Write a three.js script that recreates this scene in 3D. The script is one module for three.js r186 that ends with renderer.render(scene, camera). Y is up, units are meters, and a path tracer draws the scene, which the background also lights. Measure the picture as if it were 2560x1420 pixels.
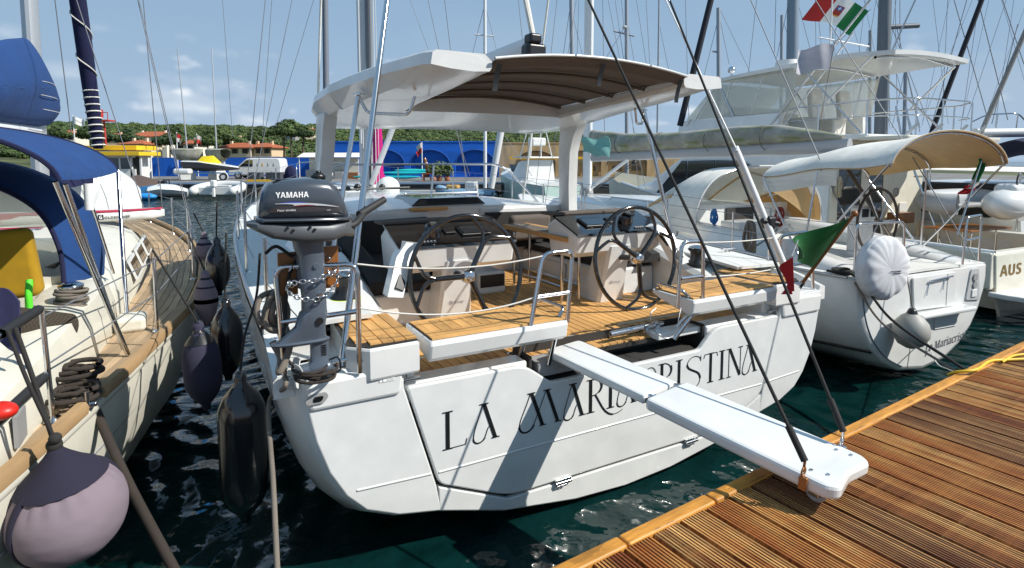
import * as THREE from 'three';
import { RoundedBoxGeometry } from 'three/addons/geometries/RoundedBoxGeometry.js';
import { mergeGeometries, mergeVertices, toCreasedNormals } from 'three/addons/utils/BufferGeometryUtils.js';

// ---------- camera, sky, sun, exposure ----------
const scene = new THREE.Scene();
const renderer = new THREE.WebGLRenderer({ antialias: true });
renderer.setSize(1024, 568);
renderer.toneMapping = THREE.LinearToneMapping;
renderer.toneMappingExposure = 1.2;
renderer.shadowMap.enabled = true;
const camera = new THREE.PerspectiveCamera(63.48, 2560 / 1800, 0.05, 4000);
camera.position.set(0, 2.3, 0);
camera.rotation.set(-Math.atan2(120, 1455), 0, 0);
camera.setViewOffset(2560, 1800, 0, 380, 2560, 1420);
camera.updateProjectionMatrix();

const SUN = new THREE.Vector3(1.071, 1.0, 0.268).normalize();
const sun = new THREE.DirectionalLight(new THREE.Color(1, 0.955, 0.88), 4.9);
sun.position.copy(SUN).multiplyScalar(120);
sun.castShadow = true;
sun.shadow.radius = 1;
sun.shadow.mapSize.set(4096, 4096);
Object.assign(sun.shadow.camera, { left: -40, right: 40, top: 40, bottom: -40, near: 1, far: 260 });
scene.add(sun, sun.target);

// seeded noise
function rng(seed) { let s = seed >>> 0; return () => { s = (s + 0x6D2B79F5) | 0; let t = Math.imul(s ^ (s >>> 15), 1 | s); t = (t + Math.imul(t ^ (t >>> 7), 61 | t)) ^ t; return ((t ^ (t >>> 14)) >>> 0) / 4294967296; }; }
const rnd = rng(20240917);
const rr = (a, b) => a + (b - a) * rnd();
function hash2(x, y) { let h = Math.imul(x | 0, 374761393) + Math.imul(y | 0, 668265263); h = Math.imul(h ^ (h >>> 13), 1274126177); return ((h ^ (h >>> 16)) >>> 0) / 4294967296; }
function vnoise(x, y, px = 0, py = 0) {   // value noise, periodic if px, py are given
  const xi = Math.floor(x), yi = Math.floor(y), fx = x - xi, fy = y - yi;
  const w = (v, p) => p ? ((v % p) + p) % p : v;
  const u = fx * fx * (3 - 2 * fx), v = fy * fy * (3 - 2 * fy);
  const a = hash2(w(xi, px), w(yi, py)), b = hash2(w(xi + 1, px), w(yi, py)), c = hash2(w(xi, px), w(yi + 1, py)), d = hash2(w(xi + 1, px), w(yi + 1, py));
  return a + (b - a) * u + (c - a) * v + (a - b - c + d) * u * v;
}
function fbm(x, y, o = 4, p = 0) { let s = 0, a = 0.5, f = 1; for (let i = 0; i < o; i++) { s += a * vnoise(x * f + i * 17, y * f + i * 31, p * f, p * f); a *= 0.5; f *= 2; } return s / (1 - Math.pow(0.5, o)); }

// sky: clear blue air, paler at the horizon, a few fair-weather clouds low down
{
  const W = 2048, Hh = 1024, data = new Float32Array(W * Hh * 4);
  for (let j = 0; j < Hh; j++) {
    const el = (j + 0.5) / Hh * Math.PI - Math.PI / 2;
    const e = Math.max(0, el), s = Math.sin(e);
    for (let i = 0; i < W; i++) {
      const az = (i + 0.5) / W * Math.PI * 2, k = (j * W + i) * 4;
      const dx = Math.cos(e) * Math.cos(az), dz = Math.cos(e) * Math.sin(az);
      const t = 1 - Math.exp(-s * 2.2);
      let r = 0.355 + (0.10 - 0.355) * t, g = 0.465 + (0.255 - 0.465) * t, b = 0.60 + (0.44 - 0.60) * t;
      // thin haze veil and cumulus
      const px = dx / (s + 0.10), pz = dz / (s + 0.10);
      let veil = Math.max(0, fbm(px * 0.55 + 7, pz * 0.55 + 3, 5) - 0.47) * 1.0;
      veil *= Math.min(1, s * 10);
      let cum = Math.max(0, fbm(az * 9 + 2.7, el * 26 + 5, 6) - 0.635) * 3.2;
      cum *= Math.max(0, 1 - Math.abs(el - 0.075) / 0.075);
      let puff = Math.max(0, fbm(az * 20 + 40.7, el * 50 + 9, 5) - 0.655) * 5 * Math.max(0, 1 - Math.abs(el - 0.10) / 0.09);
      const c = Math.min(0.85, cum + puff), v = Math.min(0.5, veil);
      r += (0.42 - r) * v * 0.8; g += (0.50 - g) * v * 0.8; b += (0.58 - b) * v * 0.8;
      r += (0.80 - r) * c; g += (0.84 - g) * c; b += (0.88 - b) * c;
      if (el < 0) { r = 0.30; g = 0.42; b = 0.52; }
      data[k] = r; data[k + 1] = g; data[k + 2] = b; data[k + 3] = 1;
    }
  }
  const sky = new THREE.DataTexture(data, W, Hh, THREE.RGBAFormat, THREE.FloatType);
  sky.mapping = THREE.EquirectangularReflectionMapping;
  sky.magFilter = THREE.LinearFilter; sky.minFilter = THREE.LinearFilter;
  sky.needsUpdate = true;
  scene.background = sky; scene.environment = sky;
}
//scene.fog = new THREE.FogExp2(new THREE.Color(0.62, 0.72, 0.82), 0.00035);

// ---------- helpers ----------
const V = (a, b, c) => Array.isArray(a) ? new THREE.Vector3(...a) : a.isVector3 ? a.clone() : new THREE.Vector3(a, b, c);
const names = new Map();
function numbered(n) { const k = names.get(n) || 0; names.set(n, k + 1); return k ? n + '_' + String(k).padStart(3, '0') : n; }
function thing(name, label, category, pos = [0, 0, 0], turn = 0, group) {
  const o = new THREE.Group(); o.name = numbered(name); o.position.set(...pos); o.rotation.y = turn;
  o.userData = { label, category }; if (group) o.userData.group = group;
  scene.add(o); return o;
}
function tag(o, label, category, group) { o.userData = { label, category }; if (group) o.userData.group = group; return o; }
function strip(g) {   // keep position, normal, uv; drop the index so that all merge
  let q = g.index ? g.toNonIndexed() : g;
  for (const k of Object.keys(q.attributes)) if (!['position', 'normal', 'uv'].includes(k)) q.deleteAttribute(k);
  if (!q.attributes.uv) q.setAttribute('uv', new THREE.BufferAttribute(new Float32Array(q.attributes.position.count * 2), 2));
  if (!q.attributes.normal) q.computeVertexNormals();
  q.morphAttributes = {}; return q;
}
const merge = gs => gs.length === 1 ? gs[0] : mergeGeometries(gs.map(strip));
function obj(name, geom, mat, parent = scene) {
  const m = new THREE.Mesh(Array.isArray(geom) ? merge(geom) : geom, mat);
  m.name = parent === scene ? numbered(name) : name;
  m.castShadow = m.receiveShadow = true; parent.add(m); return m;
}
function struct(name, geom, mat) { const m = obj(name, geom, mat); m.userData = { kind: 'structure' }; return m; }
const box = (w, h, d, x = 0, y = 0, z = 0) => new THREE.BoxGeometry(w, h, d).translate(x, y, z);
const rbox = (w, h, d, x = 0, y = 0, z = 0, r = 0.02, s = 3) => new RoundedBoxGeometry(w, h, d, s, Math.min(r, w / 2.01, h / 2.01, d / 2.01)).translate(x, y, z);
const span = (a, b, r = 0.015) => rbox(Math.abs(b[0] - a[0]), Math.abs(b[1] - a[1]), Math.abs(b[2] - a[2]), (a[0] + b[0]) / 2, (a[1] + b[1]) / 2, (a[2] + b[2]) / 2, r);
const cyl = (r0, r1, h, x = 0, y = 0, z = 0, n = 20) => new THREE.CylinderGeometry(r1, r0, h, n).translate(x, y, z);
const ball = (r, x = 0, y = 0, z = 0, n = 20) => new THREE.SphereGeometry(r, n, Math.ceil(n * 0.7)).translate(x, y, z);
const lathe = (pts, n = 28) => new THREE.LatheGeometry(pts.map(p => new THREE.Vector2(p[0], p[1])), n);
const torus = (R, r, x = 0, y = 0, z = 0, n = 48, m = 10) => new THREE.TorusGeometry(R, r, m, n).translate(x, y, z);
function tube(pts, r, o = {}) {   // smooth or straight tube through points
  const P = pts.map(p => V(p));
  const c = o.straight ? polyCurve(P, o.bend || 0) : new THREE.CatmullRomCurve3(P, !!o.closed, 'catmullrom', o.tension ?? 0.5);
  return new THREE.TubeGeometry(c, o.seg || Math.max(8, P.length * 8), r, o.n || 8, !!o.closed);
}
function polyCurve(P, bend) {   // straight legs with rounded corners
  const path = new THREE.CurvePath();
  let a = P[0];
  for (let i = 1; i < P.length - 1; i++) {
    const b = P[i], u = a.clone().sub(b), v = P[i + 1].clone().sub(b);
    const k = Math.min(bend, u.length() * 0.45, v.length() * 0.45);
    const p = b.clone().addScaledVector(u.normalize(), k), q = b.clone().addScaledVector(v.normalize(), k);
    path.add(new THREE.LineCurve3(a, p)); if (k > 0) path.add(new THREE.QuadraticBezierCurve3(p, b, q)); a = q;
  }
  path.add(new THREE.LineCurve3(a, P[P.length - 1])); return path;
}
function rod(a, b, r, r2 = r, n = 10) {   // straight round bar
  const A = V(a), B = V(b), d = B.clone().sub(A), L = d.length();
  const g = new THREE.CylinderGeometry(r2, r, L, n); g.translate(0, L / 2, 0);
  g.applyQuaternion(new THREE.Quaternion().setFromUnitVectors(new THREE.Vector3(0, 1, 0), d.normalize()));
  return g.translate(A.x, A.y, A.z);
}
function pipe(pts, r, bend = 0.06, n = 10) {   // bent metal tube
  return tube(pts, r, { straight: true, bend, seg: pts.length * 14, n });
}
function sag(a, b, drop, r, n = 6, seg = 24) {   // rope hanging between two points
  const A = V(a), B = V(b), P = [];
  for (let i = 0; i <= 8; i++) { const t = i / 8, p = A.clone().lerp(B, t); p.y -= drop * 4 * t * (1 - t); P.push(p); }
  return tube(P, r, { n, seg });
}
function grid(fn, nu, nv, o = {}) {   // parametric sheet: fn(u, v) -> [x, y, z]
  const pos = [], uv = [], idx = [];
  for (let j = 0; j <= nv; j++) for (let i = 0; i <= nu; i++) { const p = fn(i / nu, j / nv); pos.push(...p); uv.push((o.su || 1) * i / nu, (o.sv || 1) * j / nv); }
  const w = nu + 1;
  for (let j = 0; j < nv; j++) for (let i = 0; i < nu; i++) { const a = j * w + i; idx.push(a, a + 1, a + w, a + 1, a + w + 1, a + w); }
  const g = new THREE.BufferGeometry();
  g.setAttribute('position', new THREE.Float32BufferAttribute(pos, 3)); g.setAttribute('uv', new THREE.Float32BufferAttribute(uv, 2)); g.setIndex(idx);
  g.computeVertexNormals(); return g;
}
function sheet(fn, nu, nv, t = 0.01, o = {}) {   // the same with a thickness t along the normal, edges closed
  const g = grid(fn, nu, nv, o), P = g.attributes.position, N = g.attributes.normal, w = nu + 1, top = [], bot = [];
  for (let i = 0; i < P.count; i++) { const p = V(P.getX(i), P.getY(i), P.getZ(i)), n = V(N.getX(i), N.getY(i), N.getZ(i)); top.push(p.clone().addScaledVector(n, t / 2)); bot.push(p.addScaledVector(n, -t / 2)); }
  const pos = [], uv = [], idx = [], U = g.attributes.uv;
  for (const L of [top, bot]) L.forEach((p, i) => { pos.push(p.x, p.y, p.z); uv.push(U.getX(i), U.getY(i)); });
  const n0 = top.length;
  for (let j = 0; j < nv; j++) for (let i = 0; i < nu; i++) { const a = j * w + i; idx.push(a, a + 1, a + w, a + 1, a + w + 1, a + w, n0 + a, n0 + a + w, n0 + a + 1, n0 + a + 1, n0 + a + w, n0 + a + w + 1); }
  const rim = []; for (let i = 0; i < nu; i++) rim.push(i); for (let j = 0; j < nv; j++) rim.push(nu + j * w); for (let i = nu; i > 0; i--) rim.push(nv * w + i); for (let j = nv; j > 0; j--) rim.push(j * w);
  for (let i = 0; i < rim.length; i++) { const a = rim[i], b = rim[(i + 1) % rim.length]; idx.push(a, n0 + a, b, b, n0 + a, n0 + b); }
  const r = new THREE.BufferGeometry();
  r.setAttribute('position', new THREE.Float32BufferAttribute(pos, 3)); r.setAttribute('uv', new THREE.Float32BufferAttribute(uv, 2)); r.setIndex(idx);
  return toCreasedNormals(r.toNonIndexed(), 0.7);
}
function loft(rings, o = {}) {   // rings of equally many points; caps closed with fans
  const n = rings[0].length, pos = [], uv = [], idx = [], closed = o.closed !== false;
  const acc = [0]; for (let i = 1; i < n; i++) acc.push(acc[i - 1] + V(rings[0][i]).distanceTo(V(rings[0][i - 1])));
  let run = 0;
  rings.forEach((R, j) => { if (j) run += V(R[0]).distanceTo(V(rings[j - 1][0])); R.forEach((p, i) => { pos.push(...p); uv.push(acc[i], run); }); });
  for (let j = 0; j < rings.length - 1; j++) for (let i = 0; i < (closed ? n : n - 1); i++) { const a = j * n + i, b = j * n + (i + 1) % n; idx.push(a, b, a + n, b, b + n, a + n); }
  if (o.caps !== false && closed) for (const [j, flip] of [[0, true], [rings.length - 1, false]]) {
    const c = [0, 0, 0]; for (const p of rings[j]) for (let k = 0; k < 3; k++) c[k] += p[k] / n;
    const ci = pos.length / 3; pos.push(...c); uv.push(0, 0);
    for (let i = 0; i < n; i++) { const a = j * n + i, b = j * n + (i + 1) % n; if (flip) idx.push(ci, b, a); else idx.push(ci, a, b); }
  }
  const g = new THREE.BufferGeometry();
  g.setAttribute('position', new THREE.Float32BufferAttribute(pos, 3)); g.setAttribute('uv', new THREE.Float32BufferAttribute(uv, 2)); g.setIndex(idx);
  return toCreasedNormals(g.toNonIndexed(), o.crease ?? 0.6);
}
function poly(pts) { const s = new THREE.Shape(); pts.forEach((p, i) => i ? s.lineTo(p[0], p[1]) : s.moveTo(p[0], p[1])); s.closePath(); return s; }
function slab(pts, depth, bevel = 0.006, holes = []) {   // outline in x, y extruded along z from 0 to depth
  const s = poly(pts); for (const h of holes) s.holes.push(poly(h));
  const b = Math.min(bevel, depth / 2.2);
  const g = new THREE.ExtrudeGeometry(s, { depth: depth - 2 * b, bevelEnabled: b > 0, bevelThickness: b, bevelSize: b, bevelOffset: -b, bevelSegments: 2, curveSegments: 8 });
  return g.translate(0, 0, b);
}
const flat = g => g.rotateX(-Math.PI / 2);          // x, y outline -> x, -z plan, depth upwards
function round(pts, r, n = 4) {   // round the corners of an outline
  const out = [], N = pts.length;
  for (let i = 0; i < N; i++) {
    const b = new THREE.Vector2(...pts[i]), a = new THREE.Vector2(...pts[(i + N - 1) % N]).sub(b), c = new THREE.Vector2(...pts[(i + 1) % N]).sub(b);
    const k = Math.min(Array.isArray(r) ? r[i] : r, a.length() * 0.45, c.length() * 0.45), p = b.clone().addScaledVector(a.normalize(), k), q = b.clone().addScaledVector(c.normalize(), k);
    for (let t = 0; t <= n; t++) { const s = t / n; out.push([(1 - s) * (1 - s) * p.x + 2 * s * (1 - s) * b.x + s * s * q.x, (1 - s) * (1 - s) * p.y + 2 * s * (1 - s) * b.y + s * s * q.y]); }
  }
  return out;
}
function planUV(g, s = 1) {   // uv in metres from the dominant plane of each face
  const q = g.index ? g.toNonIndexed() : g, P = q.attributes.position, uv = new Float32Array(P.count * 2);
  const a = V(0, 0, 0), b = V(0, 0, 0), c = V(0, 0, 0);
  for (let i = 0; i < P.count; i += 3) {
    a.fromBufferAttribute(P, i); b.fromBufferAttribute(P, i + 1); c.fromBufferAttribute(P, i + 2);
    const n = b.clone().sub(a).cross(c.clone().sub(a)); const ax = Math.abs(n.x), ay = Math.abs(n.y), az = Math.abs(n.z);
    [a, b, c].forEach((p, k) => { const [u, v] = ay >= ax && ay >= az ? [p.x, p.z] : ax >= az ? [p.z, p.y] : [p.x, p.y]; uv[(i + k) * 2] = u * s; uv[(i + k) * 2 + 1] = v * s; });
  }
  q.setAttribute('uv', new THREE.BufferAttribute(uv, 2)); return q;
}
function mirror(g, ax = 'z') {   // reflect a geometry and keep its faces outward
  const q = g.index ? g.toNonIndexed() : g; q.scale(ax === 'x' ? -1 : 1, 1, ax === 'z' ? -1 : 1);
  for (const k of Object.keys(q.attributes)) { const a = q.attributes[k], n = a.itemSize; for (let i = 0; i < a.count; i += 3) for (let c = 0; c < n; c++) { const p = a.array[(i + 1) * n + c]; a.array[(i + 1) * n + c] = a.array[(i + 2) * n + c]; a.array[(i + 2) * n + c] = p; } }
  q.computeVertexNormals(); return q;
}
const lerp = (a, b, t) => a + (b - a) * t;
const smooth = t => t * t * (3 - 2 * t);
function interp(tab, z) {   // piecewise smooth table [[z, v...], ...] with z falling or rising
  if ((tab[0][0] - z) * (tab[0][0] - tab[tab.length - 1][0]) <= 0) return tab[0].slice(1);
  for (let i = 0; i < tab.length - 1; i++) { const a = tab[i], b = tab[i + 1]; if ((z - a[0]) * (z - b[0]) <= 0) { const t = (z - a[0]) / (b[0] - a[0]); return a.slice(1).map((v, k) => lerp(v, b[k + 1], t)); } }
  return tab[tab.length - 1].slice(1);
}
const LC = (r, g, b) => new THREE.Color().setRGB(r, g, b);   // linear
const mat = (c, rough = 0.5, metal = 0, o = {}) => new THREE.MeshPhysicalMaterial({ color: Array.isArray(c) ? LC(...c) : new THREE.Color(c), roughness: rough, metalness: metal, side: THREE.DoubleSide, ...o });

function canvasTex(w, h, draw, o = {}) {
  const c = document.createElement('canvas'); c.width = w; c.height = h; const x = c.getContext('2d'); draw(x, w, h);
  const t = new THREE.CanvasTexture(c); t.colorSpace = o.linear ? THREE.NoColorSpace : THREE.SRGBColorSpace; t.wrapS = t.wrapT = o.clamp ? THREE.ClampToEdgeWrapping : THREE.RepeatWrapping;
  if (o.rep) t.repeat.set(...o.rep); t.anisotropy = 8; return t;
}
function dataTex(w, h, fn, o = {}) {   // fn(u, v) -> [r, g, b] 0..255 in sRGB, or one number for a grey map
  const d = new Uint8Array(w * h * 4);
  for (let j = 0; j < h; j++) for (let i = 0; i < w; i++) { const v = fn(i / w, j / h), k = (j * w + i) * 4; const q = Array.isArray(v) ? v : [v, v, v]; d[k] = Math.max(0, Math.min(255, q[0])); d[k + 1] = Math.max(0, Math.min(255, q[1])); d[k + 2] = Math.max(0, Math.min(255, q[2])); d[k + 3] = 255; }
  const t = new THREE.DataTexture(d, w, h); t.wrapS = t.wrapT = THREE.RepeatWrapping; t.magFilter = THREE.LinearFilter; t.minFilter = THREE.LinearMipmapLinearFilter; t.generateMipmaps = true;
  t.colorSpace = o.linear ? THREE.NoColorSpace : THREE.SRGBColorSpace; if (o.rep) t.repeat.set(...o.rep); t.needsUpdate = true; return t;
}
// ---------- shared materials ----------
const gelDirt = dataTex(256, 256, (u, v) => { const n = fbm(u * 8, v * 8, 5, 8), m = fbm(u * 3 + 9, v * 3, 4, 3); const k = 236 + 16 * (n - 0.5) + 14 * (m - 0.5); return [k, k + 1, k]; });
const gelRough = dataTex(256, 256, (u, v) => 62 + 50 * fbm(u * 6, v * 6, 5, 6), { linear: true });
const M = {
  gel: mat([0.86, 0.86, 0.85], 0.28, 0, { map: gelDirt, clearcoat: 0.6, clearcoatRoughness: 0.08 }),
  gelMatt: mat([0.80, 0.80, 0.785], 0.5, 0, { map: gelDirt }),
  nonskid: mat([0.78, 0.78, 0.76], 0.7, 0, { map: gelDirt }),
  cream: mat([0.80, 0.765, 0.66], 0.35, 0, { map: gelDirt }),
  greyPlastic: mat([0.30, 0.30, 0.30], 0.5),
  steel: mat([0.62, 0.62, 0.63], 0.13, 1),
  alu: mat([0.55, 0.56, 0.58], 0.35, 1),
  mastGrey: mat([0.50, 0.52, 0.54], 0.42, 0.55),
  mastWhite: mat([0.72, 0.73, 0.73], 0.35),
  black: mat([0.012, 0.012, 0.013], 0.35),
  blackGloss: mat([0.008, 0.008, 0.009], 0.12, 0, { clearcoat: 1, clearcoatRoughness: 0.05 }),
  rubber: mat([0.018, 0.018, 0.019], 0.62),
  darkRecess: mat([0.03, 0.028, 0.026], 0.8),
  wire: mat([0.42, 0.42, 0.43], 0.3, 1),
  ropeGrey: null, ropeBlack: mat([0.022, 0.021, 0.02], 0.9), ropeWhite: mat([0.62, 0.60, 0.55], 0.9), ropeLime: mat([0.55, 0.78, 0.04], 0.8), ropeRed: mat([0.28, 0.035, 0.03], 0.85), ropeBeige: mat([0.50, 0.43, 0.30], 0.9), ropeBlue: mat([0.02, 0.16, 0.42], 0.7),
  glassDark: mat([0.012, 0.016, 0.02], 0.06, 0, { clearcoat: 1, clearcoatRoughness: 0.03 }),
  clear: mat([0.95, 0.96, 0.96], 0.12, 0, { transmission: 1, thickness: 0, ior: 1.3, specularIntensity: 0.6 }),
  vinyl: mat([0.86, 0.86, 0.82], 0.28, 0, { transmission: 0.72, thickness: 0, ior: 1.2 }),
  stay: mat([0.20, 0.21, 0.23], 0.5, 0.3), tableTop: mat([0.16, 0.13, 0.105], 0.6),
};
const ropeTex = (a, b) => dataTex(64, 64, (u, v) => { const k = Math.sin((u * 4 + v * 8) * Math.PI * 2) * 0.5 + 0.5, n = fbm(u * 16, v * 16, 3, 16); return a.map((c, i) => lerp(c, b[i], k) * (0.8 + 0.4 * n)); }, { rep: [1, 14] });
M.ropeGrey = mat([1, 1, 1], 0.95, 0, { map: ropeTex([150, 140, 128], [70, 64, 58]) });
M.ropeDark = mat([1, 1, 1], 0.95, 0, { map: ropeTex([70, 60, 52], [30, 26, 24]) });
const weave = (c, amt = 0.12, s = 90) => dataTex(256, 256, (u, v) => { const w = 1 - amt * (0.5 + 0.5 * Math.sin(u * s * 6.283) * Math.sin(v * s * 6.283)); const n = 0.94 + 0.12 * fbm(u * 6, v * 6, 5, 6); return c.map(q => q * w * n); });
const fabric = (c, o = {}) => mat([1, 1, 1], 0.92, 0, { map: weave(c, o.amt, o.s), sheen: 0.25, sheenRoughness: 0.6, ...(o.m || {}) });
const clothBump = dataTex(256, 256, (u, v) => 255 * fbm(u * 5, v * 5, 5, 5), { linear: true });
M.blueCanvas = fabric([20, 64, 122], { m: { bumpMap: clothBump, bumpScale: 0.014 } });
M.navyCanvas = fabric([20, 26, 66], { m: { bumpMap: clothBump, bumpScale: 0.008 } });
M.whiteCanvas = fabric([244, 241, 232], { m: { transmission: 0.14, bumpMap: clothBump, bumpScale: 0.004 } });
M.tanCanvas = fabric([222, 188, 132], { m: { transmission: 0.35, bumpMap: clothBump, bumpScale: 0.004 } });
M.greyCanvas = mat([1, 1, 1], 0.95, 0, { map: dataTex(256, 256, (u, v) => { const n = fbm(u * 5, v * 5, 5, 5), k = 150 + 50 * (n - 0.5), m = Math.max(0, fbm(u * 7 + 3, v * 4, 5, 7) - 0.52) * 3; return [k - m * 34, k - 1 - m * 24, k - 10 - m * 60]; }), bumpMap: clothBump, bumpScale: 0.008 });
M.charcoal = fabric([46, 45, 45]);
M.taupe = fabric([104, 95, 88], { m: { bumpMap: clothBump, bumpScale: 0.006 } });
M.lilacCover = fabric([136, 122, 132], { m: { bumpMap: clothBump, bumpScale: 0.004 } });
M.navyCover = fabric([34, 32, 52]);
// teak laid decks: several planks with their own grain
const teakTex = (k, seed, c = [202, 156, 94]) => dataTex(64, 256, (u, v) => {
  const g = fbm(u * 10 + seed, v * 3 + seed * 3, 4), f = fbm(u * 40 + seed, v * 8, 3), p = fbm(u * 2 + seed * 7, v * 5, 3);
  const s = k * (0.86 + 0.16 * g + 0.10 * f + 0.12 * (p - 0.5)); return [c[0] * s, c[1] * s * (0.98 + 0.02 * f), c[2] * s * (0.96 + 0.06 * f)];
});
const TEAK = [0.94, 1.0, 1.05, 0.98].map((k, i) => mat([1, 1, 1], 0.62, 0, { map: teakTex(k, i * 5.3) }));
const OLDTEAK = [0.92, 1.0, 1.06].map((k, i) => mat([1, 1, 1], 0.8, 0, { map: teakTex(k, 20 + i * 4.1, [166, 144, 114]) }));
M.varnish = mat([1, 1, 1], 0.3, 0, { map: teakTex(0.8, 33, [176, 112, 52]) });
M.caulk = mat([0.02, 0.018, 0.016], 0.7);

// ---------- water ----------
{
  const S = 1024, hgt = new Float32Array(S * S);
  const waves = []; const R = rng(5);
  for (let i = 0; i < 46; i++) { const kx = Math.round((R() - 0.5) * 44), ky = Math.round((R() - 0.5) * 44), k = Math.hypot(kx, ky); if (k < 3) continue; waves.push([kx, ky, R() * 6.283, 1 / Math.pow(k, 1.15)]); }
  for (let j = 0; j < S; j++) for (let i = 0; i < S; i++) {
    let u = i / S, v = j / S; const wx = fbm(u * 6, v * 6, 3, 6) * 0.09, wy = fbm(u * 6 + 3, v * 6 + 8, 3, 6) * 0.09; let h = 0;
    for (const [kx, ky, p, a] of waves) h += a * Math.sin((kx * (u + wx) + ky * (v + wy)) * 6.28318 + p);
    hgt[j * S + i] = h + 0.35 * (fbm(u * 48, v * 48, 3, 48) - 0.5);
  }
  let mn = 1e9, mx = -1e9; for (const h of hgt) { if (h < mn) mn = h; if (h > mx) mx = h; }
  const d = new Uint8Array(S * S * 4); for (let i = 0; i < S * S; i++) { const q = (hgt[i] - mn) / (mx - mn) * 255; d[i * 4] = d[i * 4 + 1] = d[i * 4 + 2] = q; d[i * 4 + 3] = 255; }
  const t = new THREE.DataTexture(d, S, S); t.wrapS = t.wrapT = THREE.RepeatWrapping; t.magFilter = THREE.LinearFilter; t.minFilter = THREE.LinearMipmapLinearFilter; t.generateMipmaps = true; t.needsUpdate = true;
  t.repeat.set(1 / 7.3, 1 / 7.3);
  const wm = mat([0.0018, 0.0185, 0.0185], 0.04, 0, { ior: 1.33, bumpMap: t, bumpScale: 0.115 });
  const g = new THREE.PlaneGeometry(1600, 1600, 1, 1).rotateX(-Math.PI / 2).translate(0, -0.385, -600); planUV(g, 1);
  struct('harbour_water', planUV(g, 1), wm);
}

// ---------- the wooden pontoon the photographer stands on ----------
{
  const dock = new THREE.Group(); dock.name = 'pontoon'; dock.userData = { kind: 'structure' };
  dock.position.set(0.172, 0.55, -2.369); dock.rotation.y = THREE.MathUtils.degToRad(33.3); scene.add(dock);
  const pitch = 0.187, len = 3.4, w = pitch - 0.019;
  const ribs = 9, prof = [[-w / 2, -0.028]]; prof.push([w / 2, -0.028]);
  for (let i = ribs - 1; i >= 0; i--) { const c = -w / 2 + (i + 0.5) * w / ribs, a = w / ribs * 0.25, b = w / ribs * 0.34; prof.push([c + b, -0.011], [c + a, 0], [c - a, 0], [c - b, -0.011]); }
  const bg = planUV(new THREE.ExtrudeGeometry(poly(prof), { depth: len, bevelEnabled: false }));
  const wood = (seed, base, worn) => dataTex(128, 512, (u, v) => {
    const g = fbm(u * 26 + seed, v * 2.2 + seed, 4), f = fbm(u * 70 + seed, v * 14 + seed, 3), p = fbm(u * 2.2 + seed * 1.7, v * 7 + seed, 5);
    const k = Math.max(0, Math.min(1, (p - 0.40) * 3.2)) * (0.55 + 0.7 * f);
    const s = 0.62 + 0.55 * g + 0.3 * (f - 0.5); return base.map((c, i) => lerp(c, worn[i], Math.min(1, k)) * s);
  }, { rep: [1 / 0.37, 1 / 3.4] });
  const woods = [[1, [142, 82, 34], [200, 156, 96]], [8, [122, 64, 26], [184, 132, 74]], [15, [160, 96, 40], [214, 166, 100]], [23, [112, 64, 30], [186, 140, 86]], [31, [148, 80, 30], [192, 138, 74]]]
    .map(([s, a, b]) => mat([1, 1, 1], 0.58, 0, { map: wood(s, a, b) }));
  for (let i = -16; i < 70; i++) {
    const b = obj('deck_board', bg, woods[Math.floor(hash2(i, 3) * 5)], dock);
    b.position.set(i * pitch + 0.06, (hash2(i, 9) - 0.5) * 0.003, 0.084 + (hash2(i, 5) - 0.5) * 0.006);
    b.rotation.y = (hash2(i, 6) - 0.5) * 0.0015;
  }
  const edgeM = [0, 1, 2].map(i => mat([1, 1, 1], 0.5, 0, { map: dataTex(256, 64, (u, v) => { const g = fbm(u * 5 + i * 9, v * 12, 4), f = fbm(u * 30, v * 24 + i, 3), p = fbm(u * 9 + i * 4, v * 3, 4); const s = 0.7 + 0.3 * g + 0.22 * f + (p < 0.36 ? -0.14 : 0); return [206 * s, 142 * s, 58 * s]; }, { rep: [0.5, 4] }) }));
  let x = -3.2, k = 0;
  for (const L of [2.05, 1.53, 0.62, 1.24, 2.1, 1.8, 2.0, 1.6, 2.2, 2]) {   // the rounded edge timbers
    const g = planUV(rbox(L - 0.008, 0.075, 0.078, x + L / 2, -0.028, 0.039, 0.014, 2)); obj('edge_timber', g, edgeM[k++ % 3], dock); x += L;
  }
  obj('fascia_beam', planUV(box(16, 0.16, 0.05, 4.8, -0.15, 0.05)), mat([0.10, 0.075, 0.05], 0.8), dock);
  obj('float_block', rbox(16, 0.8, 3.0, 4.8, -0.62, 1.68, 0.04), mat([0.28, 0.29, 0.28], 0.85), dock);
  for (let i = 0; i < 6; i++) obj('joist', box(16, 0.10, 0.06, 4.8, -0.085, 0.18 + i * 0.6), mat([0.05, 0.035, 0.025], 0.9), dock);
}
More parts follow.
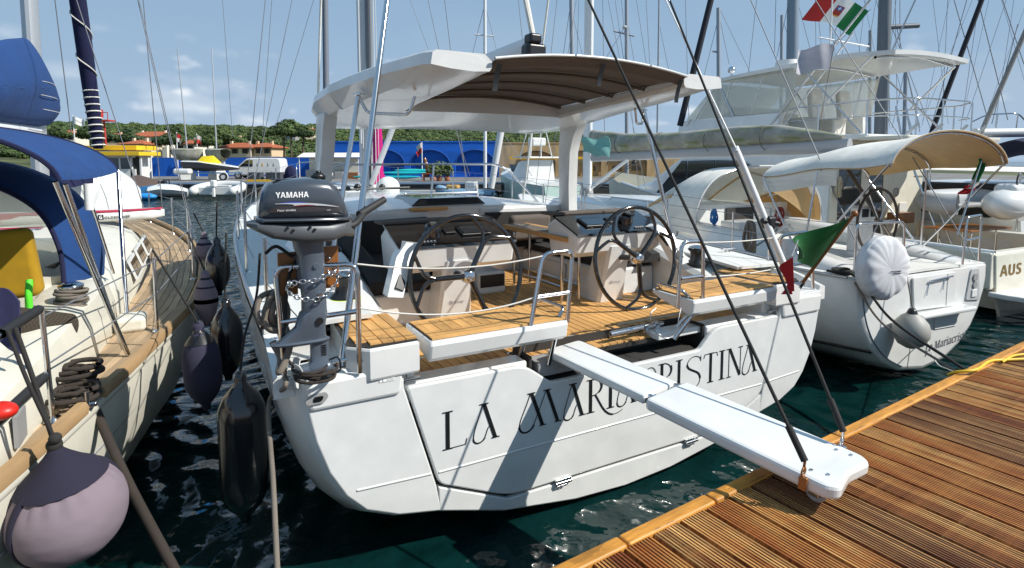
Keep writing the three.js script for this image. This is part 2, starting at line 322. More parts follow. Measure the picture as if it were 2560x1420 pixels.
// ---------- the big white yacht, seen from its stern ----------
const YAW = THREE.MathUtils.degToRad(28.75);
const yacht = thing('sailing_yacht', 'large white sailing yacht with grey canvas hardtop and two black steering wheels', 'yacht', [0.925, 0, -4.55], YAW);
const gp = (name) => { const g = new THREE.Group(); g.name = name; yacht.add(g); return g; };
{
  // hull: stations [z, half beam, sheer, keel]
  const st = [[-0.30, 2.61, 1.03, -0.46], [-0.6, 2.645, 1.15, -0.49], [-1.5, 2.66, 1.2, -0.54], [-3, 2.645, 1.26, -0.62], [-4.5, 2.58, 1.32, -0.74], [-6, 2.45, 1.37, -0.8], [-8, 2.10, 1.44, -0.78], [-10, 1.52, 1.50, -0.7], [-12, 0.78, 1.56, -0.55], [-13.2, 0.25, 1.60, -0.4], [-13.6, 0.04, 1.62, 0.1]];
  const sec = [[1, 1], [0.993, 0.86], [0.975, 0.7], [0.945, 0.54], [0.905, 0.41], [0.855, 0.315], [0.77, 0.245], [0.65, 0.20], [0.45, 0.09], [0.2, 0.02], [0, 0]];
  const ring = ([z, b, s, k], inset = 0) => { const r = []; for (const [x, y] of sec) r.push([-(b - inset) * x, k + inset * 0.8 + (s - k - inset * 0.8) * y, z]); for (let i = sec.length - 2; i >= 0; i--) { const [x, y] = sec[i]; r.push([(b - inset) * x, k + inset * 0.8 + (s - k - inset * 0.8) * y, z]); } return r; };
  const rings = [ring([-0.006, 2.60, 1.0, -0.45], 0.135), ring([-0.014, 2.60, 1.0, -0.45], 0.118), ring([-0.05, 2.60, 1.0, -0.45], 0.092), ring([-0.18, 2.60, 1.0, -0.45], 0.03), ...st.map(s => ring(s))];
  obj('hull', loft(rings, { closed: false, caps: false, crease: 0.9 }), M.gel, yacht);
  // the transom: dark gasket behind, panels in front
  const half = sec.map(([x, y]) => [(2.60 - 0.132) * x, -0.45 + 0.106 + (1.45 - 0.106) * y]);
  const outline = [...half.map(([x, y]) => [-x, y]), ...half.slice(0, -1).reverse()];   // from port top round the bottom to starboard top
  const lowAt = x => { for (let i = 0; i < half.length - 1; i++) if (x <= half[i][0] && x >= half[i + 1][0]) return lerp(half[i][1], half[i + 1][1], (half[i][0] - x) / (half[i][0] - half[i + 1][0])); return half[half.length - 1][1]; };
  obj('transom_gasket', slab([...outline.filter(p => p[1] < 0.6), [1.9, 0.6], [1.0, 0.6], [-1.0, 0.6], [-1.9, 0.6]], 0.03, 0).translate(0, 0, -0.075), M.rubber, yacht);
  const door = round([[-1.835, 0.83], [-1.62, 0.115], [-1.08, -0.125], [1.08, -0.125], [1.62, 0.115], [1.835, 0.83], [0.98, 0.825], [0.80, 0.655], [-0.72, 0.655], [-0.95, 0.825]], [0.03, 0.05, 0.12, 0.12, 0.05, 0.03, 0.10, 0.03, 0.03, 0.10]);
  const platform = obj('swim_platform', slab(door, 0.05, 0.012).translate(0, 0, -0.045), M.gel, yacht);
  for (const s of [-1, 1]) {
    const side = [[s * 1.853, 0.83], [s * 1.637, 0.11], ...(s < 0 ? outline.filter(p => p[0] < -1.6 && p[0] > -2.7).reverse() : outline.filter(p => p[0] > 1.6)), [s * 2.3, 1.0], [s * 1.853, 0.9]];
    obj('transom_side_panel', slab(side, 0.05, 0.010).translate(0, 0, -0.045), M.gel, yacht);
  }
  { const low = [[-1.62, 0.094], [-1.085, -0.144], [1.085, -0.144], [1.62, 0.094], [1.62, lowAt(1.62)], ...outline.filter(p => Math.abs(p[0]) < 1.6).reverse(), [-1.62, lowAt(1.62)]]; obj('transom_lower_strip', slab(low, 0.05, 0.008).translate(0, 0, -0.045), M.gel, yacht); }
  for (const s of [-1, 1]) obj('added_ridge', rod([s * 2.17, 0.228, 0.002], [s * 1.675, 0.205, 0.002], 0.009), M.gel, yacht);  // added ridge along the knuckle, shaped to catch a bright line of sun
  obj('added_ridge', rod([-1.62, 0.2, 0.002], [1.62, 0.2, 0.002], 0.009), M.gel, platform);  // the same added sun-catching ridge, carried across the door
  for (const x of [-0.62, 0.716]) { const h = obj('hinge', [rbox(0.15, 0.03, 0.022, x, -0.122, 0.014, 0.006), rod([x - 0.07, -0.138, 0.022], [x + 0.07, -0.138, 0.022], 0.013), rbox(0.09, 0.012, 0.03, x - 0.02, -0.155, 0.018, 0.003)], M.steel, platform); }
  for (const s of [-1, 1]) obj('latch', [rbox(0.13, 0.018, 0.04, s * 1.79, 0.87, -0.03, 0.006), rod([s * 1.83, 0.88, -0.02], [s * 1.83, 0.905, -0.02], 0.007)], M.steel, platform);
  // recess that holds the gangway
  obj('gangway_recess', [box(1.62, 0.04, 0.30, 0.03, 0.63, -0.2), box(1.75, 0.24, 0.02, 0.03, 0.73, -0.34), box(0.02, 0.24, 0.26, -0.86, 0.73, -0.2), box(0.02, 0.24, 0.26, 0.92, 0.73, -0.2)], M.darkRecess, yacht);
  obj('platform_coaming', [span([0.42, 0.765, -0.26], [0.93, 0.825, -0.10], 0.012), span([-1.84, 0.70, -0.22], [-0.90, 0.835, -0.047], 0.02), span([0.93, 0.70, -0.22], [1.84, 0.835, -0.047], 0.02)], M.gel, yacht);
  obj('gangway_socket', [span([-0.80, 0.68, -0.24], [-0.40, 0.79, -0.06], 0.01)], M.greyPlastic, yacht);
  obj('locking_bar', [rod([-0.02, 0.86, -0.2], [0.50, 0.86, -0.24], 0.024), rbox(0.05, 0.075, 0.06, 0.52, 0.85, -0.24, 0.01), rbox(0.05, 0.075, 0.06, 0.38, 0.85, -0.23, 0.01), rod([0.52, 0.86, -0.24], [0.60, 0.86, -0.245], 0.018)], M.steel, yacht);
  // stern corners above the door line
  for (const s of [-1, 1]) {
    const q = obj('stern_corner', [slab(round([[s * 1.88, 0.80], [s * 2.44, 0.80], [s * 2.46, 0.97], [s * 1.93, 0.985], [s * 1.86, 0.93]], 0.03), 0.36, 0.02).translate(0, 0, -0.335)], M.gel, yacht);
    obj('deck_pad', span([s * 1.9, 0.92, -0.85], [s * 2.56, 0.995, -0.05], 0.03), M.gel, q);
  }
  obj('through_hull_vent', [slab(round([[-2.46, 0.845], [-2.36, 0.845], [-2.33, 0.885], [-2.345, 0.915], [-2.44, 0.91], [-2.47, 0.87]], 0.02), 0.012, 0.004).translate(0, 0, 0.024), ], M.greyPlastic, yacht);
  obj('vent_lens', slab(round([[-2.425, 0.862], [-2.37, 0.862], [-2.36, 0.895], [-2.42, 0.895]], 0.015), 0.012, 0.004).translate(0, 0, 0.03), M.blackGloss, yacht);
}
// deck, cockpit, seats
{
  const sheer = [[-0.6, 2.645, 1.15], [-1.5, 2.66, 1.2], [-3, 2.645, 1.26], [-4.5, 2.58, 1.32], [-6, 2.45, 1.37], [-8, 2.10, 1.44], [-10, 1.52, 1.50], [-12, 0.78, 1.56], [-13.5, 0.06, 1.62]];
  // side decks and foredeck
  for (const s of [-1, 1]) {
    const P = []; for (let i = 0; i <= 24; i++) { const z = lerp(-0.55, -13.5, i / 24); const [b, y] = interp(sheer, z); P.push([z, b - 0.02, y + 0.015]); }
    const inner = z => z > -0.9 ? 1.9 : z > -4.6 ? lerp(1.95, 2.0, (-z - 0.9) / 3.7) : Math.max(0, lerp(2.0, 0, (-z - 4.6) / 6));
    obj('side_deck', sheet((u, v) => { const p = P[Math.round(v * 24)]; const xi = Math.min(inner(p[0]), p[1] * 0.98); return [s * lerp(p[1], xi, u), p[2] + u * 0.02, p[0]]; }, 3, 24, 0.03), M.nonskid, yacht);
    obj('toe_rail', tube(P.map(p => [s * (p[1] + 0.005), p[2] + 0.03, p[0]]), 0.018, { seg: 60, n: 6 }), M.alu, yacht);
    obj('bulwark_cap', loft([[-0.62, 1.13], [-0.3, 1.06], [-0.06, 0.985]].map(([z, y]) => [[s * 2.63, y - 0.1, z], [s * 2.63, y + 0.03, z], [s * 2.55, y + 0.04, z], [s * 2.5, y - 0.1, z]])), M.gel, yacht);
    // coaming round the cockpit, dropping towards the stern
    const cm = [[-0.72, 1.06], [-1.0, 1.13], [-1.5, 1.26], [-2.1, 1.38], [-2.8, 1.45], [-3.5, 1.52]].map(([z, t]) => { const y0 = interp(sheer, z)[1]; return [[s * 2.13, y0, z], [s * 2.0, lerp(y0, t, 0.85), z], [s * 1.93, t, z], [s * 1.74, t, z], [s * 1.69, t - 0.05, z], [s * 1.69, 0.76, z]]; });
    obj('coaming', loft(cm, { crease: 0.4 }), M.gel, yacht);
    const sb = [[-1.45, 1.20], [-2.1, 1.40], [-2.8, 1.50], [-3.42, 1.55]].map(([z, t]) => [[s * 1.68, t + 0.03, z], [s * 1.56, t + 0.035, z], [s * 1.50, t - 0.02, z], [s * 1.45, 1.14, z], [s * 1.68, 1.14, z]]);
    obj('backrest_cushion', loft(sb, { crease: 0.5 }), M.charcoal, yacht);
    obj('seat_base', span([s * 1.68, 0.77, -3.45], [s * 1.0, 1.08, -1.55], 0.03), M.gel, yacht);
    for (let i = 0; i < 2; i++) obj('seat_cushion', rbox(0.66, 0.09, 0.90, s * 1.33, 1.125, -2.02 - i * 0.93, 0.035), M.charcoal, yacht);
    obj('locker_panel', slab(round([[0, 0], [0.55, 0], [0.55, 0.16], [0, 0.16]], 0.02), 0.012, 0.003).rotateY(-s * Math.PI / 2).translate(s * 0.992, 0.86, s > 0 ? -2.9 : -2.35), M.gelMatt, yacht);
  }
  // inner sides near the stern
  for (const s of [-1, 1]) obj('cockpit_side', span([s * 1.86, 0.70, -1.5], [s * 1.74, 0.98, -0.10], 0.02), M.gel, yacht);
  // forward bulkhead, companionway, coachroof
  obj('cockpit_bulkhead', [span([-1.72, 0.76, -3.62], [-0.36, 1.66, -3.46], 0.03), span([0.36, 0.76, -3.62], [1.72, 1.66, -3.46], 0.03)], M.gel, yacht);
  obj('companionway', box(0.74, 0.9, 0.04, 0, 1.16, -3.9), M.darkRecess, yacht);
  obj('companionway_door', slab([[-0.33, 0.95], [0.33, 0.95], [0.28, 1.58], [-0.28, 1.58]], 0.02, 0.005).translate(0, 0, -3.6), M.glassDark, yacht);
  const cr = [[-3.5, 1.95, 1.62, 1.69], [-4.2, 1.95, 1.66, 1.75], [-5.5, 1.85, 1.66, 1.75], [-7, 1.6, 1.62, 1.70], [-8.5, 1.15, 1.58, 1.64], [-9.6, 0.7, 1.5, 1.54]].map(([z, b, y1, y2]) => [[-b, 1.15, z], [-b * 0.95, y1 - 0.06, z], [-b * 0.86, y1, z], [-b * 0.4, y2, z], [b * 0.4, y2, z], [b * 0.86, y1, z], [b * 0.95, y1 - 0.06, z], [b, 1.15, z]]);
  obj('coachroof', loft(cr, { crease: 0.5 }), M.gel, yacht);
  obj('hatch_garage', [slab([[-0.55, 0], [0.55, 0], [0.42, 0.11], [-0.42, 0.11]], 0.95, 0.02).translate(0, 1.69, -4.6)], M.glassDark, yacht);
  for (const s of [-1, 1]) obj('cabin_window', slab(round([[4.1, 1.42], [6.6, 1.46], [6.4, 1.56], [4.1, 1.6]], 0.03), 0.012, 0.003).rotateY(Math.PI / 2).translate(s * 1.9, 0, 0), M.glassDark, yacht);
  obj('handrail', pipe([[-0.25, 1.74, -4.75], [-0.25, 1.80, -4.8], [1.0, 1.79, -4.85], [1.0, 1.73, -4.9]], 0.013), M.steel, yacht);
  obj('teak_cap', span([-0.62, 1.66, -3.52], [-0.12, 1.70, -3.40], 0.01), TEAK[1], yacht);
  obj('sliding_hatch_cushion', loft([[-3.40, 1.10], [-3.32, 1.10]].map(([z]) => [[-1.45, 1.12, z], [-1.45, 1.56, z - 0.05], [-0.42, 1.58, z - 0.05], [-0.42, 1.12, z]])), M.charcoal, yacht);
  obj('forward_cushion', loft([[-3.40], [-3.30]].map(([z]) => [[0.42, 1.12, z], [0.42, 1.60, z - 0.05], [1.45, 1.58, z - 0.05], [1.45, 1.12, z]])), M.charcoal, yacht);
  obj('throw_cushion', rbox(0.62, 0.34, 0.14, 0.95, 1.40, -3.16, 0.06).rotateY(0), M.taupe, yacht);
  // laid teak sole: a fixed part and the folding platform aft of the seam
  const sole = gp('cockpit_sole'), pg = {};
  const base = obj('sole_base', box(3.5, 0.03, 3.35, 0, 0.753, -1.85), M.caulk, sole);
  const plank = (w, l) => { const k = w + '_' + l; return pg[k] || (pg[k] = planUV(box(w, 0.014, l)).scale(1, 1, 1)); };
  const pw = 0.079;
  for (let i = -21; i <= 21; i++) {
    const x = i * pw + 0.02; if (Math.abs(x) > 1.72) continue;
    for (const [z0, z1] of [[-0.605, -0.20], [-1.98, -0.63], [-3.42, -1.99]]) {
      const m = obj('teak_plank', plank(pw - 0.010, +(z1 - z0).toFixed(3)), TEAK[Math.floor(hash2(i + 40, z0 * 10) * 4)], sole); m.position.set(x, 0.776, (z0 + z1) / 2);
    }
  }
  obj('seam_strip', [box(1.12, 0.012, 0.022, -1.14, 0.779, -0.617), box(1.0, 0.012, 0.022, 0.9, 0.779, -0.617)], M.ropeWhite, sole);
  const drain = obj('deck_fitting', cyl(0.075, 0.07, 0.012, -0.21, 0.787, -0.45, 28), M.steel, sole); obj('fitting_ring', torus(0.045, 0.007, 0, 0, 0).rotateX(Math.PI / 2).translate(-0.21, 0.795, -0.45), M.greyPlastic, drain);
  for (const [x, z] of [[-0.87, -0.36], [0.72, -0.45]]) obj('pad_eye', [cyl(0.03, 0.028, 0.01, x, 0.787, z, 18), rod([x - 0.02, 0.79, z], [x + 0.02, 0.80, z], 0.008)], M.steel, sole);

  // helm seats: outer locker box, lifting gate seat, both with laid teak
  for (const s of [-1, 1]) {
    const bx = gp('helm_locker');
    const oct = [[1.745, -0.74], [2.15, -0.80], [2.20, -0.08], [2.08, 0.045], [1.755, 0.03]].map(([x, z]) => [s * x, -z]);
    obj('locker_body', flat(slab(oct, 0.21, 0.018)).translate(0, 0.925, 0), M.gel, bx);
    obj('caulking', flat(slab(oct.map(([x, y]) => [x * 0.985 + s * 0.028, y * 0.96 + 0.012]), 0.004, 0)).translate(0, 1.134, 0), M.caulk, bx);
    const inside = (x, z) => { let c = false; for (let i = 0, j = oct.length - 1; i < oct.length; j = i++) { const a = oct[i], b = oct[j]; if ((a[1] > -z) !== (b[1] > -z) && x < (b[0] - a[0]) * (-z - a[1]) / (b[1] - a[1]) + a[0]) c = !c; } return c; };
    for (let i = 0; i < 5; i++) { const x = s * (1.79 + i * 0.078); let z0 = -0.70, z1 = -0.02; if (i > 3) { z1 = -0.09; } const m = obj('teak_plank', plank(0.071, +(z1 - z0 - (i ? 0.16 : 0)).toFixed(3)), TEAK[i % 4], bx); m.position.set(x, 1.142, (z0 + z1) / 2 - (i ? 0.08 : 0)); if (i) { const n = obj('teak_plank', plank(0.071, 0.145), TEAK[(i + 2) % 4], bx); n.position.set(x, 1.142, z1 - 0.072); } }
    const gs = gp('gate_seat');
    const pr = [[0.075, 1.13], [0.085, 1.10], [0.07, 1.015], [0.035, 0.985], [-0.30, 1.055], [-0.42, 1.095], [-0.42, 1.13]];
    const g = mirror(slab(pr, 1.07, 0.015).rotateY(Math.PI / 2));   // profile (z, y) swept along x
    obj('seat_moulding', g.translate(s > 0 ? 0.63 : -1.70, 0, 0), M.gel, gs);
    obj('caulking', box(1.03, 0.004, 0.455, s * 1.165, 1.131, -0.175), M.caulk, gs);
    for (const [z, d] of [[-0.38, 0.045], [0.03, 0.045]]) obj('border_plank', planUV(box(1.02, 0.012, d, s * 1.165, 1.138, z)), TEAK[2], gs);
    for (const x of [0.68, 1.65]) obj('border_plank', planUV(box(0.045, 0.012, 0.355, s * x, 1.138, -0.175)), TEAK[1], gs);
    for (let i = 0; i < 12; i++) { const m = obj('teak_plank', plank(0.071, 0.25), TEAK[Math.floor(hash2(i, 77 + s) * 4)], gs); m.position.set(s * (0.745 + i * 0.077), 1.138, -0.227); }
    const lg = planUV(box(0.92, 0.012, 0.09, s * 1.165, 1.138, -0.048)); obj('border_plank', lg, TEAK[3], gs);
    for (const [x, z, k] of [[0.70, 0.02, -0.06], [0.86, -0.12, -0.10]]) obj('seat_leg', rod([s * x, 1.0, z], [s * (x + (s > 0 ? -0.16 : 0.02)), 0.78, z + k], 0.018), M.steel, gs);
    obj('seat_end_rail', pipe([[s * 0.66, 1.14, 0.0], [s * 0.60, 1.2, -0.02], [s * 0.62, 1.2, -0.34], [s * 0.68, 1.14, -0.36]], 0.014, 0.04), M.steel, gs);
  }
  // guard rails at the stern
  const rail = (name, a, r = 0.0165) => obj(name, a.map(p => pipe(p, r, 0.07)), M.steel, yacht);
  rail('stern_rail', [[[-2.562,1.012,-0.08], [-2.592,1.67,-0.1], [-2.141,1.669,0.02], [-2.143,0.992,0.03]], [[-2.577,1.339,-0.09], [-2.147,1.377,0.02]]]);
  rail('gate_rail', [[[-0.942,1.095,0.06], [-0.829,1.635,0.05], [-0.574,1.639,0.05], [-0.625,1.11,0.06]], [[-0.887,1.33,0.055], [-0.602,1.333,0.055]]]);
  rail('gate_rail', [[[0.473,1.074,0.06], [0.51,1.624,0.05], [0.757,1.621,0.05], [0.762,1.09,0.06]], [[0.506,1.322,0.055], [0.758,1.321,0.055]]]);
  rail('stern_rail', [[[2.322,0.876,-0.3], [2.209,1.53,-0.3], [2.439,1.587,-0.1], [2.466,0.947,-0.08]], [[2.272,1.203,-0.3], [2.461,1.268,-0.1]]]);
  obj('lifeline', sag([-2.141,1.669,0.02], [-0.829,1.618,0.05], 0.055, 0.006), M.ropeWhite, yacht); obj('lifeline', sag([-2.132,1.398,0.03], [-0.887,1.33,0.055], 0.08, 0.006), M.ropeWhite, yacht);
  obj('lifeline', sag([0.758,1.607,0.05], [2.21,1.521,-0.3], 0.015, 0.006), M.ropeWhite, yacht); obj('lifeline', sag([0.759,1.314,0.055], [2.272,1.203,-0.3], 0.02, 0.006), M.ropeWhite, yacht);
  obj('lifeline', [sag([0.51,1.611,0.05], [0.433,1.089,0.1], -0.0, 0.004), tube([[0.501,1.323,0.06], [0.393,1.528,0.1], [0.51,1.611,0.05]], 0.003), tube([[0.509,1.077,0.06], [0.445,0.994,0.1], [0.423,0.918,0.12], [0.307,0.866,0.12], [0.205,0.928,0.1], [0.156,1.06,0.08], [0.237,1.111,0.06]], 0.004)], M.wire, yacht);
  // stanchions and wire along both sides
  for (const s of [-1, 1]) {
    const zs = [-0.7, -2.3, -4.2, -6.2, -8.2, -10.2]; const tops = zs.map(z => { const [b, y] = interp(sheer, z); return [s * (b - 0.06), y + 0.62, z]; });
    tops.forEach((t, i) => { const q = obj('stanchion', rod([t[0], t[1] - 0.62, t[2]], t, 0.0125), M.steel, yacht); obj('stanchion_base', rbox(0.09, 0.03, 0.06, t[0], t[1] - 0.6, t[2], 0.01), M.steel, q); });
    for (const k of [0, 0.3]) obj('guard_wire', tubeLine([s < 0 ? [-2.45, 1.62 - k, -0.12] : [2.3, 1.6 - k, -0.2], ...tops.map(t => [t[0], t[1] - 0.01 - k, t[2]]), [s * 0.6, 2.2 - k, -12.6]], 0.0035), M.stay, yacht);
  }
  obj('bow_pulpit', [pipe([[-0.62, 1.58, -12.3], [-0.62, 2.22, -12.5], [0, 2.25, -13.7], [0.62, 2.22, -12.5], [0.62, 1.58, -12.3]], 0.014, 0.2)], M.steel, yacht);
  // sticker, cleats, winches
  obj('warning_sticker', slab([[-2.02, 0.905], [-1.92, 0.905], [-1.92, 0.955], [-2.02, 0.955]], 0.003, 0).translate(0, 0, 0.026), mat([1, 1, 1], 0.5, 0, { map: canvasTex(128, 64, (x, w, h) => { x.fillStyle = '#f2f2f0'; x.fillRect(0, 0, w, h); x.strokeStyle = '#444'; x.lineWidth = 3; x.strokeRect(3, 3, w - 6, h - 6); x.fillStyle = '#555'; for (let i = 0; i < 5; i++) x.fillRect(30 + (i % 2) * 4, 12 + i * 9, 80 - (i % 3) * 14, 3); x.fillStyle = '#222'; x.beginPath(); x.moveTo(17, 12); x.lineTo(25, 26); x.lineTo(9, 26); x.fill(); }, { rep: [10, 20] }) }), yacht);
  function winch(x, y, z, sc = 1, band) {
    const w = gp('winch'); w.position.set(x, y, z); w.scale.setScalar(sc);
    obj('winch_drum', lathe([[0, 0], [0.095, 0], [0.10, 0.012], [0.092, 0.03], [0.066, 0.055], [0.062, 0.10], [0.066, 0.13], [0.085, 0.15], [0.085, 0.162], [0, 0.162]]), M.black, w);
    obj('winch_top', lathe([[0, 0.162], [0.072, 0.162], [0.075, 0.178], [0.045, 0.19], [0.02, 0.19], [0.018, 0.18], [0, 0.18]]), M.steel, w);
    if (band) obj('winch_band', torus(0.103, 0.006, 0, 0, 0).rotateX(Math.PI / 2).translate(0, 0.006, 0), M.ropeLime, w);
  }
  winch([-1.983,1.206,-1.05][0], [-1.983,1.206,-1.05][1], -1.05, 1.15, true); winch(1.85, 1.14, -1.05, 1.15);
  for (const [x, z] of [[-1.9, -1.9], [1.9, -1.9]]) winch(x, 1.46, z, 0.9);
  for (const [x, y, z] of [[-2.28, 0.995, -0.10], [2.25, 0.99, -0.15], [-2.5, 1.2, -1.2], [2.5, 1.2, -1.2]]) obj('cleat', [rod([x - 0.10, y + 0.055, z], [x + 0.10, y + 0.055, z + 0.02], 0.011), cyl(0.016, 0.013, 0.06, x - 0.03, y + 0.025, z, 10), cyl(0.016, 0.013, 0.06, x + 0.03, y + 0.025, z, 10)], M.steel, yacht);
  obj('fairlead_post', [cyl(0.022, 0.02, 0.06, -2.12, 1.02, -0.02, 16), cyl(0.028, 0.028, 0.012, -2.12, 1.055, -0.02, 16)], M.steel, yacht);
}
function tubeLine(pts, r, n = 6) { const gs = []; for (let i = 0; i < pts.length - 1; i++) gs.push(rod(pts[i], pts[i + 1], r, r, n)); return merge(gs); }

// helm stations
for (const s of [-1, 1]) {
  const cx = s * 0.92, h = gp('helm_console'); h.position.set(cx, 0, 0);
  // profile of console body (z, y)
  const body = [[-1.20, 1.53], [-1.24, 1.36], [-1.34, 1.30], [-1.72, 1.30], [-1.80, 1.60], [-1.62, 1.70]];
  obj('console_body', mirror(slab(body, 1.12, 0.03).rotateY(Math.PI / 2)).translate(-0.56, 0, 0), M.gel, h);
  const dash = obj('dashboard', loft([[-0.57], [0.57]].map(([x]) => [[x, 1.535, -1.19], [x, 1.555, -1.20], [x, 1.718, -1.66], [x, 1.70, -1.67]]), { crease: 0.3 }), M.blackGloss, h);
  obj('dash_ledge', span([-0.6, 1.71, -1.86], [0.55, 1.735, -1.64], 0.008), M.taupe, h);
  const tilt = Math.atan2(0.163, 0.46), put = (g, x, d, up = 0) => g.rotateX(tilt).translate(x, 1.555 + d * 0.163 / 0.46 + up, -1.2 - d);
  const cp = obj('compass', [put(cyl(0.085, 0.075, 0.05, 0, 0.025, 0, 24), -s * -0.20, 0.2), put(new THREE.SphereGeometry(0.075, 24, 14, 0, 6.283, 0, 1.6).translate(0, 0.045, 0), -s * -0.20, 0.2)], M.blackGloss, h);
  obj('compass_card', put(cyl(0.052, 0.058, 0.02, 0, 0.112, 0.035, 18), -s * -0.2, 0.2), mat([0.4, 0.4, 0.4], 0.5, 0, { map: canvasTex(128, 16, (x, w, hh) => { x.fillStyle = '#111'; x.fillRect(0, 0, w, hh); x.fillStyle = '#eee'; x.font = '11px sans-serif'; x.fillText('27 30 N  3  6 E', 2, 12); }) }), cp);
  obj('chart_plotter', put(rbox(0.30, 0.022, 0.20, 0, 0.012, 0, 0.01), -s * 0.22 * -1 * -1, 0.22), M.black, h);
  obj('plotter_screen', put(box(0.26, 0.004, 0.15, 0, 0.0255, 0.01), -s * 0.22, 0.22), M.glassDark, h);
  obj('instrument_display', put(rbox(0.10, 0.02, 0.12, 0, 0.012, 0, 0.008), -s * -0.02, 0.24), M.black, h);
  for (let i = 0; i < 4; i++) obj('push_button', put(rbox(0.02, 0.014, 0.03, 0, 0.008, 0, 0.004), s * 0.27 - 0.05 + i * 0.032, 0.055), M.greyPlastic, h);
  // leaning pedestal leg
  obj('pedestal', loft([[1.40, -1.215, -1.45, 0.15], [1.10, -1.29, -1.56, 0.155], [0.77, -1.37, -1.80, 0.18]].map(([y, z0, z1, w]) => [[-w, y, z1], [-w, y, z0 - 0.03], [-w + 0.03, y, z0], [w - 0.03, y, z0], [w, y, z0 - 0.03], [w, y, z1]]), { crease: 0.4 }), M.gel, h);
  obj('builder_script', (() => { const g = new THREE.PlaneGeometry(0.16, 0.05); return g.rotateX(0.24).translate(0, 1.0, -1.310); })(), mat([1, 1, 1], 0.5, 0, { transparent: true, alphaTest: 0.5, map: canvasTex(256, 80, (x, w, hh) => { x.clearRect(0, 0, w, hh); x.strokeStyle = '#667'; x.lineWidth = 5; x.beginPath(); x.arc(40, 40, 28, 0, 6.28); x.stroke(); x.font = 'italic 52px serif'; x.fillStyle = '#667'; x.fillText('Jb', 22, 58); x.fillText('Group', 84, 58); }, { clamp: true }) }), h);
  // outboard wing with switch panels
  const wing = obj('switch_wing', loft([[1.60, -1.2, 0.50], [1.50, -1.1, 0.62], [1.20, -0.98, 0.74]].map(([y, z, x]) => [[s * x, y, z - 0.14], [s * x, y, z], [s * (x - 0.13), y - 0.02, z], [s * (x - 0.13), y - 0.02, z - 0.14]])), M.gel, h);
  for (const t of [0.35, 0.72]) obj('switch_panel', rbox(0.078, 0.15, 0.014, 0, 0, 0, 0.008).rotateX(-0.5).rotateZ(s * 0.5).translate(s * (lerp(0.5, 0.74, t) - 0.065), lerp(1.59, 1.19, t), lerp(-1.19, -0.97, t) + 0.004), M.black, wing);
  // wheel
  const w = gp('steering_wheel'); w.position.set(s * 0.945, 1.30, -1.0); w.rotation.x = -0.10;
  obj('wheel_rim', torus(0.522, 0.0215, 0, 0, 0, 80, 10), M.blackGloss, w);
  const spoke = (a) => { const c = Math.cos(a), q = Math.sin(a), e = (r, d) => [r * Math.cos(a + d), r * Math.sin(a + d), r < 0.1 ? 0.03 : 0.012]; return obj('spoke', [tube([e(0.03, 0), [0.16 * c, 0.16 * q, 0.02], [0.30 * c, 0.30 * q, 0.012]], 0.025), tube([[0.29 * c, 0.29 * q, 0.012], e(0.40, 0.12), e(0.52, 0.42)], 0.017), tube([[0.29 * c, 0.29 * q, 0.012], e(0.40, -0.12), e(0.52, -0.42)], 0.017)], M.blackGloss, w); };
  for (const a of s < 0 ? [3.14, 1.05, -1.12] : [2.5, 0.75, -1.5]) spoke(a);
  const hub = obj('wheel_hub', lathe([[0, 0.07], [0.035, 0.07], [0.05, 0.058], [0.054, 0.025], [0.062, 0.012], [0.062, -0.03], [0, -0.03]]).rotateX(Math.PI / 2), M.steel, w);
  obj('wheel_axle', rod([0, 0, -0.02], [0, 0.0, -0.26], 0.03), M.black, w);
}
// cockpit table on steel legs
{
  const t = gp('cockpit_table');
  for (let i = 0; i < 5; i++) obj('table_slat', planUV(rbox(0.072, 0.05, 1.35, 0.36 + i * 0.075, 1.485, -2.1, 0.008)), i === 0 || i === 4 ? TEAK[i % 4] : M.tableTop, t);
  obj('table_edge', [planUV(rbox(0.40, 0.05, 0.05, 0.51, 1.485, -1.40, 0.012))], TEAK[0], t);
  obj('table_frame', [pipe([[0.40, 0.78, -1.55], [0.40, 1.45, -1.55], [0.62, 1.45, -1.55], [0.62, 0.78, -1.55]], 0.018), pipe([[0.40, 0.78, -2.6], [0.40, 1.45, -2.6], [0.62, 1.45, -2.6], [0.62, 0.78, -2.6]], 0.018), rod([0.40, 0.95, -1.55], [0.40, 0.95, -2.6], 0.014), rod([0.62, 0.95, -1.55], [0.62, 0.95, -2.6], 0.014)], M.steel, t);
  obj('table_pod', [rbox(0.36, 0.26, 0.5, -0.05, 0.90, -2.55, 0.04)], M.gel, yacht);
  obj('pod_screen', box(0.30, 0.14, 0.01, -0.05, 0.93, -2.295), M.black, yacht);
}
